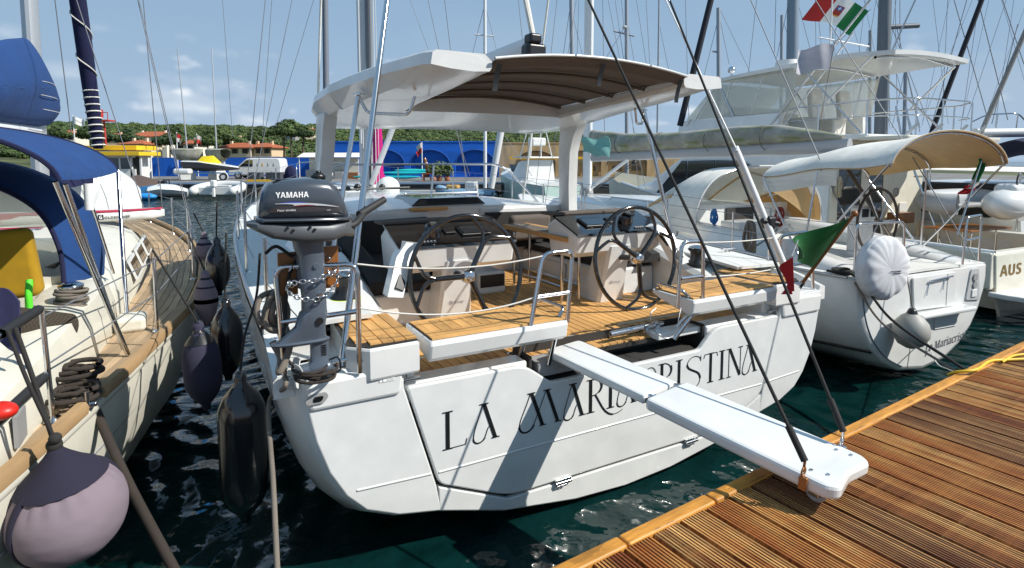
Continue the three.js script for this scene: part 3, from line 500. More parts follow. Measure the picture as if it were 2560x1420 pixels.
// hardtop, rig
{
  const ht = gp('hardtop');
  // [z, outer x, top y, underside y]
  const T = [[-0.44, 1.46, 3.09, 2.955], [-0.56, 1.49, 3.10, 2.95], [-1.2, 1.60, 3.10, 2.90], [-2.0, 1.70, 3.09, 2.85], [-2.55, 1.76, 3.07, 2.80], [-3.1, 1.80, 3.02, 2.745], [-3.5, 1.76, 2.96, 2.70], [-3.8, 1.62, 2.89, 2.675], [-3.95, 1.40, 2.82, 2.68]];
  for (const s of [-1, 1]) {
    const xi = 0.985;
    const rings = T.slice(0, 5).map(([z, xo, t, b], i) => { const z2 = i ? z : z + (s ? 0 : 0); return [[s * xi, t - 0.05, z2], [s * (xi + 0.06), t, z2], [s * (xo - 0.03), t, z2], [s * xo, t - 0.02, z2], [s * (xo + 0.015), t - 0.105, z2], [s * (xo - 0.14), b + 0.01, z2], [s * (xi + 0.15), b, z2], [s * (xi + 0.02), b + 0.01, z2], [s * xi, b + 0.04, z2]]; });
    obj('hardtop_arm', loft(s > 0 ? rings : rings.map(r => [...r].reverse()), { crease: 0.35 }), M.gel, ht);
    obj('canvas_track', rod([s * 0.962, 3.035, -0.5], [s * 0.955, 2.95, -2.5], 0.016), M.steel, ht);
  }
  const front = T.slice(4).map(([z, xo, t, b]) => { const r = []; const n = 10; for (let i = 0; i <= n; i++) { const x = lerp(-(xo - 0.03), xo - 0.03, i / n); r.push([x, t + 0.04 * (1 - (x / xo) ** 2), z]); } r.push([xo, t - 0.03, z], [xo + 0.01, t - 0.10, z], [xo - 0.10, b + 0.02, z]); for (let i = 0; i <= n; i++) { const x = lerp(xo - 0.18, -(xo - 0.18), i / n); r.push([x, b + 0.035 * (1 - (x / xo) ** 2), z]); } r.push([-(xo - 0.10), b + 0.02, z], [-(xo + 0.01), t - 0.10, z], [-xo, t - 0.03, z]); return r; });
  obj('hardtop_front', loft(front, { crease: 0.5 }), M.gel, ht);
  // canvas with bows
  const arch = (x, z) => 3.045 + 0.085 * (1 - (x / 0.98) ** 2) - (-z - 0.44) * 0.042;
  const canvas = obj('canvas_roof', sheet((u, v) => { const x = lerp(-0.97, 0.97, u), z = lerp(-0.40, -2.56, v); return [x, arch(x, z) - 0.012 * Math.sin(v * Math.PI * 4) ** 2, z]; }, 24, 32, 0.006, { su: 4, sv: 4 }), M.taupe, ht);
  obj('canvas_valance', sheet((u, v) => { const x = lerp(-0.96, 0.96, u); return [x, arch(x, -0.42) - v * 0.055, -0.40 - v * 0.10]; }, 24, 4, 0.006, { su: 4 }), M.taupe, ht);
  obj('edge_piping', tube([...Array(13)].map((_, i) => { const x = lerp(-0.98, 0.98, i / 12); return [x, arch(x, -0.4) + 0.012, -0.40]; }), 0.012, { seg: 40 }), M.gel, ht);
  for (const z of [-0.95, -1.45, -1.95, -2.45]) obj('canvas_bow', tube([...Array(9)].map((_, i) => { const x = lerp(-0.96, 0.96, i / 8); return [x, arch(x, z) - 0.035, z]; }), 0.014, { seg: 32 }), M.taupe, ht);
  for (const [x, d] of [[-0.93, 0.20], [0.05, 0.18], [0.93, 0.20]]) obj('strap', sheet((u, v) => [x + (u - 0.5) * 0.045 - v * 0.03, arch(x, -0.46) - 0.03 - v * d, -0.42 - 0.03 * Math.sin(v * 2)], 1, 6, 0.004), M.black, ht);
  for (const s of [-1, 1]) {
    const post = [[2.80, -2.95, -3.40, 1.66], [2.62, -3.08, -3.42, 1.66], [2.40, -3.16, -3.44, 1.66], [1.95, -3.24, -3.48, 1.70], [1.45, -3.28, -3.54, 1.74]].map(([y, z0, z1, x]) => [[s * (x - 0.07), y, z1], [s * (x - 0.09), y, (z0 + z1) / 2], [s * (x - 0.07), y, z0], [s * (x + 0.07), y, z0], [s * (x + 0.10), y, (z0 + z1) / 2], [s * (x + 0.07), y, z1]]);
    obj('hardtop_post', loft(post, { crease: 0.6 }), M.gel, ht);
    obj('grab_pole', [rod([s * 1.66, 2.90, -1.75], [s * 2.02, 1.2, -1.55], 0.022), pipe([[s * 1.66, 2.86, -1.75], [s * 1.60, 2.72, -1.7], [s * 1.30, 2.70, -1.45], [s * 1.25, 2.86, -1.42]], 0.014, 0.05), cyl(0.05, 0.05, 0.012, s * 1.66, 2.885, -1.75)], M.steel, ht);
  }
  obj('spotlight', [cyl(0.03, 0.03, 0.02, 0.55, 2.845, -2.60)], M.steel, ht);
  // windscreen rail ahead of the hardtop
  obj('windscreen_rail', [pipe([[-1.62, 1.6, -3.9], [-1.48, 2.24, -4.1], [1.15, 2.24, -4.3], [1.66, 1.64, -4.1]], 0.016, 0.25), rod([0.0, 2.24, -4.22], [-0.06, 1.72, -4.2], 0.016)], M.steel, yacht);
  // mast, boom, vang, rigging
  const mast = loft([1.6, 8, 14, 20].map(y => [...Array(16)].map((_, i) => { const a = i / 16 * 6.283; return [0.095 * Math.cos(a), y, -7.75 - (y - 1.6) * 0.0 + 0.16 * Math.sin(a)]; })));
  const mm = obj('mast', mast, M.mastGrey, yacht);
  obj('mast_track', rod([0, 1.8, -7.58], [0, 20, -7.58], 0.02, 0.02, 6), M.black, mm);
  obj('mainsail_furl', loft([3.6, 4.2, 9, 16].map((y, k) => [...Array(12)].map((_, i) => { const a = i / 12 * 6.283, r = [0.05, 0.12, 0.11, 0.04][k]; return [r * 0.5 * Math.cos(a), y, -7.5 + r * Math.sin(a)]; }))), mat([0.16, 0.17, 0.19], 0.8), yacht);
  const b0 = [0, 3.30, -7.55], b1 = [0, 3.42, -1.55];
  obj('boom', loft([b0, b1].map(([x, y, z]) => [...Array(12)].map((_, i) => { const a = i / 12 * 6.283; return [x + 0.07 * Math.cos(a), y + 0.11 * Math.sin(a), z]; }))), M.mastWhite, yacht);
  obj('boom_end_block', [rbox(0.22, 0.16, 0.16, 0, 3.36, -1.48, 0.04), rbox(0.14, 0.10, 0.14, -0.02, 3.48, -1.46, 0.03)], M.black, yacht);
  obj('topping_lift', [rod([0.02, 3.45, -1.5], [0.0, 20, -7.5], 0.03), rod([-0.02, 3.5, -1.46], [-0.1, 3.9, -1.5], 0.008)], M.ropeWhite, yacht);
  obj('rigid_vang', rod([0, 1.86, -7.5], [0, 3.2, -5.6], 0.05), M.mastWhite, yacht);
  obj('mast_blocks', [ball(0.07, -0.25, 1.78, -7.6), ball(0.06, 0.2, 1.78, -7.5), ball(0.05, -0.5, 1.78, -7.3), rod([-0.9, 1.76, -7.1], [0.7, 1.77, -7.35], 0.02), rod([0.2, 1.76, -7.3], [1.2, 1.76, -6.6], 0.012), rbox(0.09, 0.22, 0.08, -0.04, 2.5, -7.5, 0.02)], M.black, yacht);
  obj('halyard', [rod([0.12, 1.8, -7.6], [0.12, 8, -7.6], 0.008), rod([-0.12, 1.8, -7.6], [-0.12, 8, -7.6], 0.008), rod([0.15, 1.8, -7.5], [0.14, 8, -7.55], 0.006)], M.ropeWhite, yacht);
  obj('white_ball', [new THREE.SphereGeometry(0.245, 24, 16).scale(1, 0.97, 1).translate(...[0.558,1.72,-8.3])], M.gelMatt, yacht);  // stands for the white fender ball near the mast base, not a radar
  for (const s of [-1, 1]) obj('shroud', [rod([s * 2.2, 1.45, -7.9], [0, 19, -7.75], 0.007), rod([s * 2.15, 1.45, -7.6], [0, 11, -7.75], 0.006)], M.stay, yacht);
  obj('forestay', rod([0, 1.65, -13.3], [0, 19.6, -7.8], 0.03), M.whiteCanvas, yacht);
  obj('backstay', [rod([-2.22, 1.0, -0.12], [-1.62, 3.6, -0.95], 0.021), rod([-1.62, 3.6, -0.95], [-0.1, 19.8, -7.5], 0.008)], M.steel, yacht);
  const bt = obj('backstay', [rod([2.169,0.966,-0.05], [1.931,2.382,-0.62], 0.034), rod([1.931,2.382,-0.62], [1.952,2.444,-0.64], 0.034, 0.012), rod([1.931,2.39,-0.62], [1.708,4.286,-1.6], 0.009), rod([1.708,4.286,-1.6], [0.1, 19.8, -7.5], 0.009)], M.mastWhite, yacht);
  obj('backstay_clamp', [rbox(0.12, 0.13, 0.11, ...[2.094,1.671,-0.34], 0.03), rod([1.991,1.692,-0.34], [2.183,1.654,-0.3], 0.03)], M.black, yacht);
}
// name on the transom, drawn letter by letter
{
  const W = 2048, Hh = 256, t = canvasTex(W, Hh, (x) => {
    x.clearRect(0, 0, W, Hh); x.strokeStyle = '#16181a'; x.fillStyle = '#16181a'; x.lineCap = 'butt';
    const top = 22, bot = 190; const T = 15, t = 3.4;
    const line = (w, ...p) => { x.lineWidth = w; x.beginPath(); x.moveTo(p[0], p[1]); for (let i = 2; i < p.length; i += 2) x.lineTo(p[i], p[i + 1]); x.stroke(); };
    const crv = (w, f) => { x.lineWidth = w; x.beginPath(); f(); x.stroke(); };
    const serif = (cx, y, w = 20) => line(5, cx - w, y, cx + w, y);
    const stem = (cx, a = top, b = bot) => { line(T, cx, a, cx, b); serif(cx, a + 2); serif(cx, b - 2); };
    const A = (o) => { line(T, o + 52, top, o + 100, bot); serif(o + 52, top + 2, 19); serif(o + 100, bot - 2, 17); crv(t, () => { x.moveTo(o + 47, top); x.bezierCurveTo(o + 30, 90, o + 10, 130, o + 8, 175); }); crv(6, () => { x.moveTo(o + 8, 172); x.bezierCurveTo(o + 8, 204, o + 44, 204, o + 56, 178); }); crv(t, () => { x.moveTo(o + 54, 182); x.bezierCurveTo(o + 66, 150, o + 66, 130, o + 86, 122); }); return o + 122; };
    const L = o => { stem(o + 22); crv(t, () => { x.moveTo(o + 22, bot - 3); x.lineTo(o + 92, bot - 4); x.lineTo(o + 98, bot - 30); }); return o + 112; };
    const Mm = o => { line(T, o + 56, top, o + 108, bot); serif(o + 56, top + 2, 18); serif(o + 108, bot - 2, 16); line(T, o + 128, top, o + 180, bot); serif(o + 128, top + 2, 18); serif(o + 180, bot - 2, 16); crv(t, () => { x.moveTo(o + 51, top); x.bezierCurveTo(o + 34, 90, o + 4, 130, o + 2, 176); }); crv(8, () => { x.moveTo(o + 2, 172); x.bezierCurveTo(o + 4, 216, o + 54, 214, o + 68, 176); }); crv(t, () => { x.moveTo(o + 66, 180); x.bezierCurveTo(o + 84, 130, o + 108, 70, o + 124, top); }); return o + 202; };
    const R = (o, cut) => { stem(o + 20); crv(t + 1, () => { x.moveTo(o + 20, top + 2); x.bezierCurveTo(o + 88, top - 6, o + 92, 104, o + 24, 106); }); crv(7, () => { x.moveTo(o + 74, 40); x.bezierCurveTo(o + 84, 62, o + 76, 84, o + 62, 95); }); crv(8, () => { x.moveTo(o + 44, 104); x.bezierCurveTo(o + 70, 150, o + 90, 216, o + 138, 226); }); crv(t, () => { x.moveTo(o + 130, 225); x.bezierCurveTo(o + 152, 229, o + 172, 224, o + 190, 212); }); return o + 96; };
    const I = o => { stem(o + 22); return o + 50; };
    const C = o => { crv(12, () => { x.moveTo(o + 20, 80); x.bezierCurveTo(o + 6, 110, o + 10, 160, o + 36, 182); }); crv(t, () => { x.moveTo(o + 100, 62); x.bezierCurveTo(o + 90, 16, o + 40, 14, o + 18, 84); }); crv(t + 1, () => { x.moveTo(o + 32, 178); x.bezierCurveTo(o + 60, 204, o + 92, 184, o + 104, 150); }); return o + 116; };
    const S = o => { crv(t, () => { x.moveTo(o + 104, 50); x.bezierCurveTo(o + 100, 10, o + 20, 10, o + 18, 64); }); crv(10, () => { x.moveTo(o + 18, 60); x.bezierCurveTo(o + 22, 104, o + 100, 96, o + 102, 150); }); crv(t, () => { x.moveTo(o + 102, 144); x.bezierCurveTo(o + 104, 206, o + 40, 210, o + 8, 176); }); line(3, o + 104, 24, o + 104, 54); return o + 118; };
    const Tt = o => { stem(o + 52); crv(t, () => { x.moveTo(o + 6, top + 24); x.lineTo(o + 12, top + 3); x.lineTo(o + 92, top + 3); x.lineTo(o + 98, top + 24); }); return o + 106; };
    const N = o => { line(t, o + 18, top, o + 18, bot); serif(o + 16, top + 2, 16); serif(o + 18, bot - 2, 16); line(T, o + 22, top, o + 96, bot); line(t, o + 98, top, o + 98, bot); serif(o + 98, top + 2, 16); return o + 118; };
    let o = 8; o = L(o); o = A(o + 4); o += 80; o = Mm(o); o = A(o - 2); o = R(o); o = I(o + 6); o = A(o); o = C(o + 2); o = R(o); o = I(o + 6); o = S(o + 4); o = Tt(o); o = I(o); o = N(o + 2); o = A(o - 12); globalThis.__nameEnd = o;
  }, { clamp: true });
  const w = 3.17 * 2048 / globalThis.__nameEnd, hgt = 0.265 * 256 / 168;
  const g = new THREE.PlaneGeometry(w, hgt).translate(-1.61 + w / 2, 0.345 + hgt / 2 - hgt * (256 - 190) / 256, 0.0085);
  obj('name_lettering', g, mat([1, 1, 1], 0.45, 0, { map: t, transparent: true, alphaTest: 0.35 }), yacht);
}
// ---------- things on and around the big yacht ----------
const inYacht = (name, label, cat, group) => thing(name, label, cat, [0.925, 0, -4.55], YAW, group);
// gangway from the transom to the pontoon
{
  const p = V(-0.53, 0.878, -0.10).applyAxisAngle(V(0, 1, 0), YAW).add(V(0.925, 0, -4.55));
  const g = thing('gangway', 'white folding gangway plank reaching from the yacht transom to the wooden pontoon', 'gangway', [p.x, p.y, p.z], 0);
  g.rotation.order = 'YXZ'; g.rotation.y = YAW + 0.205; g.rotation.x = 0.083;
  const plank = (pts, name) => obj(name, flat(slab(round(pts, [0.05, 0.02, 0.02, 0.05]), 0.062, 0.018)).translate(0, -0.062, 0), M.gel, g);
  plank([[-0.185, 0.03], [-0.19, -0.885], [0.185, -0.885], [0.185, 0.03]], 'inner_section');
  const o = obj('outer_section', flat(slab(round([[-0.222, -0.915], [-0.235, -2.0], [-0.19, -2.055], [0.0, -2.03], [0.19, -2.06], [0.24, -2.0], [0.228, -0.915]].reverse(), 0.03), 0.075, 0.02)).translate(0, -0.068, 0), M.gel, g);
  for (const x of [-0.13, 0.15]) obj('hinge', [rod([x - 0.045, -0.03, 0.90], [x + 0.045, -0.03, 0.90], 0.02), rbox(0.03, 0.03, 0.07, x, -0.02, 0.90, 0.006)], M.steel, g);
  for (const [x, z] of [[-0.16, 1.90], [-0.13, 1.97], [0.16, 1.90], [0.17, 1.97]]) obj('bolt', cyl(0.009, 0.009, 0.006, x, 0.010, z, 10), M.steel, g);
  const w = obj('roller', [torus(0.035, 0.016, 0, 0, 0, 24, 10).rotateY(Math.PI / 2).translate(-0.14, -0.105, 1.93), cyl(0.03, 0.03, 0.02, 0, 0, 0, 16).rotateZ(Math.PI / 2).translate(-0.14, -0.105, 1.93)], M.greyPlastic, g);
  obj('roller', [torus(0.035, 0.016, 0, 0, 0, 24, 10).rotateY(Math.PI / 2).translate(0.14, -0.105, 1.93)], M.greyPlastic, g);
  obj('axle_bracket', [rbox(0.02, 0.07, 0.05, -0.165, -0.08, 1.93, 0.004), rbox(0.02, 0.07, 0.05, 0.165, -0.08, 1.93, 0.004)], M.steel, g);
  for (const s of [-1, 1]) obj('lifting_shackle', [rbox(0.022, 0.07, 0.04, s * 0.246, -0.03, 1.90, 0.005), torus(0.022, 0.005, s * 0.244, 0.03, 1.895, 20, 6), rod([s * 0.244, 0.03, 1.895], [s * 0.244, 0.085, 1.895], 0.007)], s < 0 ? mat([0.30, 0.14, 0.05], 0.5, 0.6) : M.steel, g);
  const rg = inYacht('gangway_rope', 'taut black rope from the gangway near the rusty shackle up to the rigging', 'rope', 'gangway lifting ropes');
  g.updateMatrixWorld(true); const tip = (x) => { const q = g.localToWorld(V(x, 0.085, 1.895)).sub(V(0.925, 0, -4.55)).applyAxisAngle(V(0, 1, 0), -YAW); return q; };
  const guy = (q, up, t) => { const a = V(up), k = q.clone().lerp(a, 0.045); obj('rope', rod(q, q.clone().lerp(a, 2.6), 0.0095), M.ropeBlack, t); obj('rope_splice', rod(q, k, 0.018), M.ropeBlack, t); };
  guy(tip(-0.244), [-0.05,3.786,-0.62], rg);
  const rg2 = inYacht('gangway_rope', 'taut black rope from the steel shackle side of the gangway up to the rigging', 'rope', 'gangway lifting ropes');
  guy(tip(0.244), [0.874,3.916,-0.62], rg2);
}
// outboard motor clamped to the stern rail
{
  const o = inYacht('outboard_motor', 'grey outboard motor hung on the yacht stern rail with a chain round it', 'outboard motor');
  o.position.copy(V(-2.40, 1.04, -0.01).applyAxisAngle(V(0, 1, 0), YAW).add(V(0.925, 0, -4.55)));
  const paint = mat([0.058, 0.068, 0.084], 0.26, 0.2, { clearcoat: 0.8, clearcoatRoughness: 0.12 }), paint2 = mat([0.10, 0.108, 0.118], 0.45, 0.25), leg = mat([0.10, 0.125, 0.16], 0.36, 0.3);
  // cowl: sections along x
  const top = x => interp([[-0.285, 1.00], [-0.27, 1.075], [-0.235, 1.13], [-0.16, 1.152], [-0.02, 1.160], [0.08, 1.150], [0.135, 1.11], [0.175, 1.03], [0.20, 0.955]], x)[0];
  const ring = (x, yb, yt, d, n = 20) => [...Array(n)].map((_, i) => { const a = i / n * 6.2832, c = Math.cos(a), s = Math.sin(a), f = v => Math.sign(v) * Math.pow(Math.abs(v), 0.55); return [x, (yb + yt) / 2 + (yt - yb) / 2 * f(s), d * f(c)]; });
  const xs = [-0.285, -0.27, -0.235, -0.16, -0.08, -0.02, 0.08, 0.135, 0.175, 0.20];
  const yb = x => 0.925 - (x + 0.28) * 0.02;
  const D = [0.06, 0.105, 0.135, 0.15, 0.155, 0.155, 0.15, 0.14, 0.115, 0.08];
  const cowl = obj('cowl', loft(xs.map((x, i) => ring(x, yb(x), top(x), D[i])), { crease: 0.8 }), paint, o);
  obj('cowl_rim', loft([-0.30, -0.27, -0.1, 0.1, 0.19, 0.222].map((x, i) => ring(x, yb(x) - 0.012, yb(x) + 0.016, [0.08, 0.14, 0.17, 0.165, 0.12, 0.08][i]))), paint, o);
  const pan = [[-0.345, 0.915, 0.89, 0.05], [-0.30, 0.92, 0.865, 0.13], [-0.22, 0.915, 0.82, 0.15], [-0.05, 0.91, 0.785, 0.155], [0.10, 0.905, 0.785, 0.145], [0.18, 0.905, 0.81, 0.11], [0.225, 0.90, 0.80, 0.06], [0.25, 0.845, 0.80, 0.03]];
  obj('lower_pan', loft(pan.map(([x, a, b, d]) => ring(x, b, a, d)), { crease: 0.7 }), paint2, o);
  for (const [x, y] of [[-0.15, 0.885], [-0.12, 0.87], [-0.03, 0.882], [-0.005, 0.868]]) obj('pan_hole', cyl(0.008, 0.008, 0.02, 0, 0, 0, 12).rotateX(Math.PI / 2).translate(x, y, 0.152), M.black, o);
  obj('fuel_cap', [lathe([[0, 0], [0.04, 0], [0.042, 0.02], [0.03, 0.028], [0.028, 0.036], [0, 0.036]]).translate(0.05, 1.148, 0), lathe([[0, 0.03], [0.018, 0.03], [0.016, 0.05], [0, 0.05]]).translate(0.05, 1.148, 0)], M.black, o);
  obj('cowl_slot', rbox(0.11, 0.006, 0.09, -0.16, 1.15, 0.03, 0.002), M.black, o);
  // print on the side of the cowl, wrapped on its skin
  const tx = canvasTex(1024, 512, (x, w, h) => {
    x.clearRect(0, 0, w, h); x.fillStyle = '#f4f4f4'; x.font = 'bold 118px sans-serif'; x.save(); x.scale(0.92, 1.1); x.fillText('YAMAHA', 90, 160); x.restore();
    x.fillStyle = '#2a3a9c'; x.beginPath(); x.moveTo(120, 262); x.bezierCurveTo(340, 222, 480, 250, 610, 300); x.bezierCurveTo(400, 268, 250, 262, 120, 262); x.fill();
    x.fillStyle = '#b7bcc2'; x.beginPath(); x.moveTo(70, 270); x.bezierCurveTo(420, 250, 760, 280, 1000, 366); x.bezierCurveTo(760, 318, 420, 300, 300, 316); x.bezierCurveTo(380, 296, 300, 276, 70, 278); x.fill();
    x.fillStyle = '#8c2030'; x.beginPath(); x.moveTo(330, 312); x.bezierCurveTo(440, 296, 560, 300, 640, 318); x.bezierCurveTo(520, 312, 420, 316, 330, 320); x.fill();
    x.fillStyle = '#e4e6e8'; x.font = 'bold 46px sans-serif'; x.fillText('Four stroke', 96, 400); x.font = 'bold 24px sans-serif'; x.fillText('4 HP', 800, 416);
  }, { clamp: true });
  obj('cowl_print', grid((u, v) => { const x = lerp(-0.235, 0.15, u), y0 = yb(x) + 0.02, y1 = top(x) - 0.05, y = lerp(0.94, 1.112, v); const d = interp(xs.map((q, i) => [q, D[i]]), x)[0]; const c = (y0 - 0.02 + top(x)) / 2, hh = (top(x) - y0 + 0.02) / 2, s = Math.min(0.98, Math.abs((y - c) / hh)); return [x, y, d * Math.pow(Math.max(0, 1 - Math.pow(s, 2 / 0.55)), 0.55 / 2) + 0.004]; }, 24, 16), mat([1, 1, 1], 0.35, 0, { map: tx, transparent: true, alphaTest: 0.3 }), o);
  // leg
  const legR = (y, x, w, d) => [...Array(16)].map((_, i) => { const a = i / 16 * 6.2832, c = Math.cos(a), s = Math.sin(a), f = v => Math.sign(v) * Math.pow(Math.abs(v), 0.7); return [x + w * f(c), y, d * f(s)]; });
  obj('mid_section', loft([[0.80, -0.02, 0.09, 0.085], [0.74, -0.015, 0.082, 0.075], [0.70, -0.005, 0.075, 0.07], [0.56, 0.0, 0.068, 0.065], [0.54, 0.0, 0.074, 0.07], [0.46, 0.005, 0.070, 0.062], [0.37, 0.005, 0.072, 0.06], [0.36, 0.0, 0.080, 0.062], [0.28, -0.02, 0.088, 0.055], [0.23, -0.05, 0.118, 0.045], [0.195, -0.07, 0.145, 0.04]].map(a => legR(...a)), { crease: 0.5 }), leg, o);
  obj('cavitation_plate', loft([[0.182, -0.075, 0.165, 0.055], [0.192, -0.075, 0.168, 0.06], [0.200, -0.07, 0.15, 0.05]].map(a => legR(...a))), leg, o);
  obj('gear_case', [loft([[0.185, 0.03, 0.055, 0.03], [0.12, 0.03, 0.055, 0.03], [0.06, 0.03, 0.055, 0.034], [0.03, 0.02, 0.075, 0.046], [-0.01, 0.02, 0.075, 0.046], [-0.05, 0.045, 0.04, 0.02], [-0.11, 0.05, 0.018, 0.01]].map(a => legR(...a)), { crease: 0.6 }), rod([-0.09, 0.01, 0], [0.06, 0.01, 0], 0.036, 0.048, 18), ball(0.048, 0.065, 0.01, 0)], leg, o);
  for (let i = 0; i < 5; i++) obj('water_intake', box(0.03, 0.006, 0.006, 0.05, 0.10 + i * 0.014, 0.032), M.black, o);
  const pr = new THREE.Group(); pr.name = 'propeller'; o.add(pr); pr.position.set(-0.10, 0.01, 0);
  obj('propeller_hub', rod([-0.03, 0, 0], [0.02, 0, 0], 0.022, 0.03, 16), M.greyPlastic, pr);
  for (let k = 0; k < 3; k++) { const bl = obj('blade', sheet((u, v) => { const r = 0.02 + 0.095 * v, w = 0.055 * Math.sin(Math.PI * (0.15 + 0.8 * v)); return [(u - 0.5) * w * 0.8, r, (u - 0.5) * w * 1.2]; }, 4, 6, 0.005), M.gelMatt, pr); bl.rotation.x = 1.5 + k * 2.094 + 1.6; }
  obj('clamp_bracket', [rbox(0.06, 0.26, 0.08, 0.055, 0.60, -0.09, 0.015), rbox(0.05, 0.22, 0.06, -0.05, 0.60, -0.085, 0.015), rod([-0.08, 0.68, -0.08], [-0.08, 0.68, -0.16], 0.012), rod([0.08, 0.68, -0.08], [0.08, 0.68, -0.16], 0.012)], paint2, o);
  for (const [x, y] of [[0.01, 0.645], [0.03, 0.47]]) obj('bolt_head', cyl(0.014, 0.014, 0.02, 0, 0, 0, 12).rotateX(Math.PI / 2).translate(x, y, 0.068), M.steel, o);
  obj('grommet', cyl(0.021, 0.021, 0.01, 0, 0, 0, 16).rotateX(Math.PI / 2).translate(0.025, 0.315, 0.062), M.black, o);
  obj('tiller_handle', [tube([[0.19, 0.86, 0.05], [0.26, 0.88, 0.02], [0.36, 0.95, -0.12]], 0.022), rod([0.30, 0.92, -0.06], [0.50, 1.0, -0.20], 0.026, 0.022, 14)], M.rubber, o);
  obj('hose', tube([[0.085, 0.06, 0.02], [0.13, 0.07, 0.04], [0.14, 0.0, 0.05], [0.09, -0.03, 0.04]], 0.006), M.black, o);
  // mounting pad on the rail
  const pad = inYacht('mounting_board', 'pair of varnished plywood pads behind the outboard motor', 'board');
  obj('pad', planUV(rbox(0.11, 0.26, 0.035, -2.52, 1.62, -0.135, 0.006)), M.varnish, pad); obj('pad', planUV(rbox(0.11, 0.26, 0.035, -2.28, 1.64, -0.125, 0.006)), M.varnish, pad);
  obj('pad_rail', rod([-2.60, 1.56, -0.16], [-2.2, 1.58, -0.14], 0.015), M.steel, pad);
  // security chain
  const ch = inYacht('security_chain', 'galvanised steel chain wrapped twice round the outboard leg', 'chain'); const link = torus(0.0135, 0.0038, 0, 0, 0, 12, 6).scale(1.35, 1, 1);
  for (const [y0, a, b, tl, n, amp] of [[1.58, 0.135, 0.115, 0.0, 30, 0.03], [1.555, 0.145, 0.12, 0.0, 32, -0.055], [1.66, 0.13, 0.10, 0.2, 12, 0.0]]) for (let i = 0; i < n; i++) { const t = i / n * 6.2832; if (tl && (t < 3.6)) continue; const l = obj('link', link, M.steel, ch); const sx = Math.cos(t), sz = Math.sin(t); l.position.set(-2.40 + a * sx, y0 + amp * Math.max(0, sz) + (sx > 0 ? 0.05 * sx : 0), -0.01 + b * sz); l.rotation.set(i % 2 ? 1.4 : 0.1, Math.atan2(-b * Math.cos(t), -a * Math.sin(t)), 0); }
}
// fenders
function fender(label, pos, len, r, m, group, o = {}) {
  const f = thing('fender', label, 'fender', pos, 0, group); const L = len / 2;
  obj('fender_body', lathe([[0, -L - 0.07], [0.028, -L - 0.07], [0.034, -L - 0.03], [0.06, -L + 0.0], [r * 0.75, -L + 0.055], [r * 0.97, -L + 0.13], [r, -L + 0.2], [r, L - 0.2], [r * 0.97, L - 0.13], [r * 0.75, L - 0.055], [0.06, L], [0.036, L + 0.03], [0.04, L + 0.06], [0.03, L + 0.09], [0, L + 0.09]], 32), m, f);
  obj('eye', torus(0.022, 0.012, 0, L + 0.075, 0, 18, 8), o.eye || m, f);
  if (o.cap) obj('cover_top', lathe([[r * 0.80, L - 0.06], [r * 0.5, L - 0.005], [0.05, L + 0.01], [0.03, L + 0.05]], 28), o.cap, f);
  if (o.rope) obj('lanyard', tube([[0, L + 0.09, 0], ...o.rope], 0.008, { n: 6 }), M.ropeBlack, f);
  f.rotation.z = o.lean || 0; return f;
}
const yl = (x, y, z) => { const p = V(x, y, z).applyAxisAngle(V(0, 1, 0), YAW).add(V(0.925, 0, -4.55)); return [p.x, p.y, p.z]; };
const shiny = mat([0.010, 0.010, 0.012], 0.22, 0, { clearcoat: 0.7, clearcoatRoughness: 0.15 });
fender('long glossy black fender hanging by the white yacht stern corner, beside the grey mooring line', yl(-2.78, 0.42, -0.50), 0.84, 0.145, shiny, null, { rope: [[0.03, 0.75, -0.02], [0.10, 1.0, -0.05], [0.13, 1.28, -0.06]] });
fender('black fender between the hulls with dull navy cloth fender in front', yl(-2.80, 0.80, -1.75), 0.52, 0.125, shiny, null, { rope: [[0, 0.5, 0], [0.03, 0.9, 0]] });
fender('black fender squeezed between the two yachts behind the lilac fender', yl(-2.80, 1.16, -3.3), 0.45, 0.12, shiny, null, { rope: [[0, 0.4, 0], [0.02, 0.7, 0]] });
const cloth = M.navyCover;
fender('navy cloth covered fender hanging from the teak decked yacht', yl(-2.99, 0.70, -1.45), 0.52, 0.135, fabric([52, 50, 72]), null, { cap: M.black, rope: [[-0.03, 0.45, 0.02], [-0.13, 0.70, 0.05], [-0.22, 0.95, 0.1]], lean: 0.06 });
fender('short lilac cloth fender behind the navy one', yl(-2.93, 0.98, -2.6), 0.36, 0.105, M.lilacCover, null, { cap: cloth, rope: [[-0.05, 0.4, 0], [-0.15, 0.65, 0]] });
fender('small lilac fender at the bow end of the teak deck', yl(-2.90, 1.12, -4.9), 0.30, 0.12, M.lilacCover, null, { cap: cloth, rope: [[-0.05, 0.35, 0], [-0.12, 0.5, 0]] });
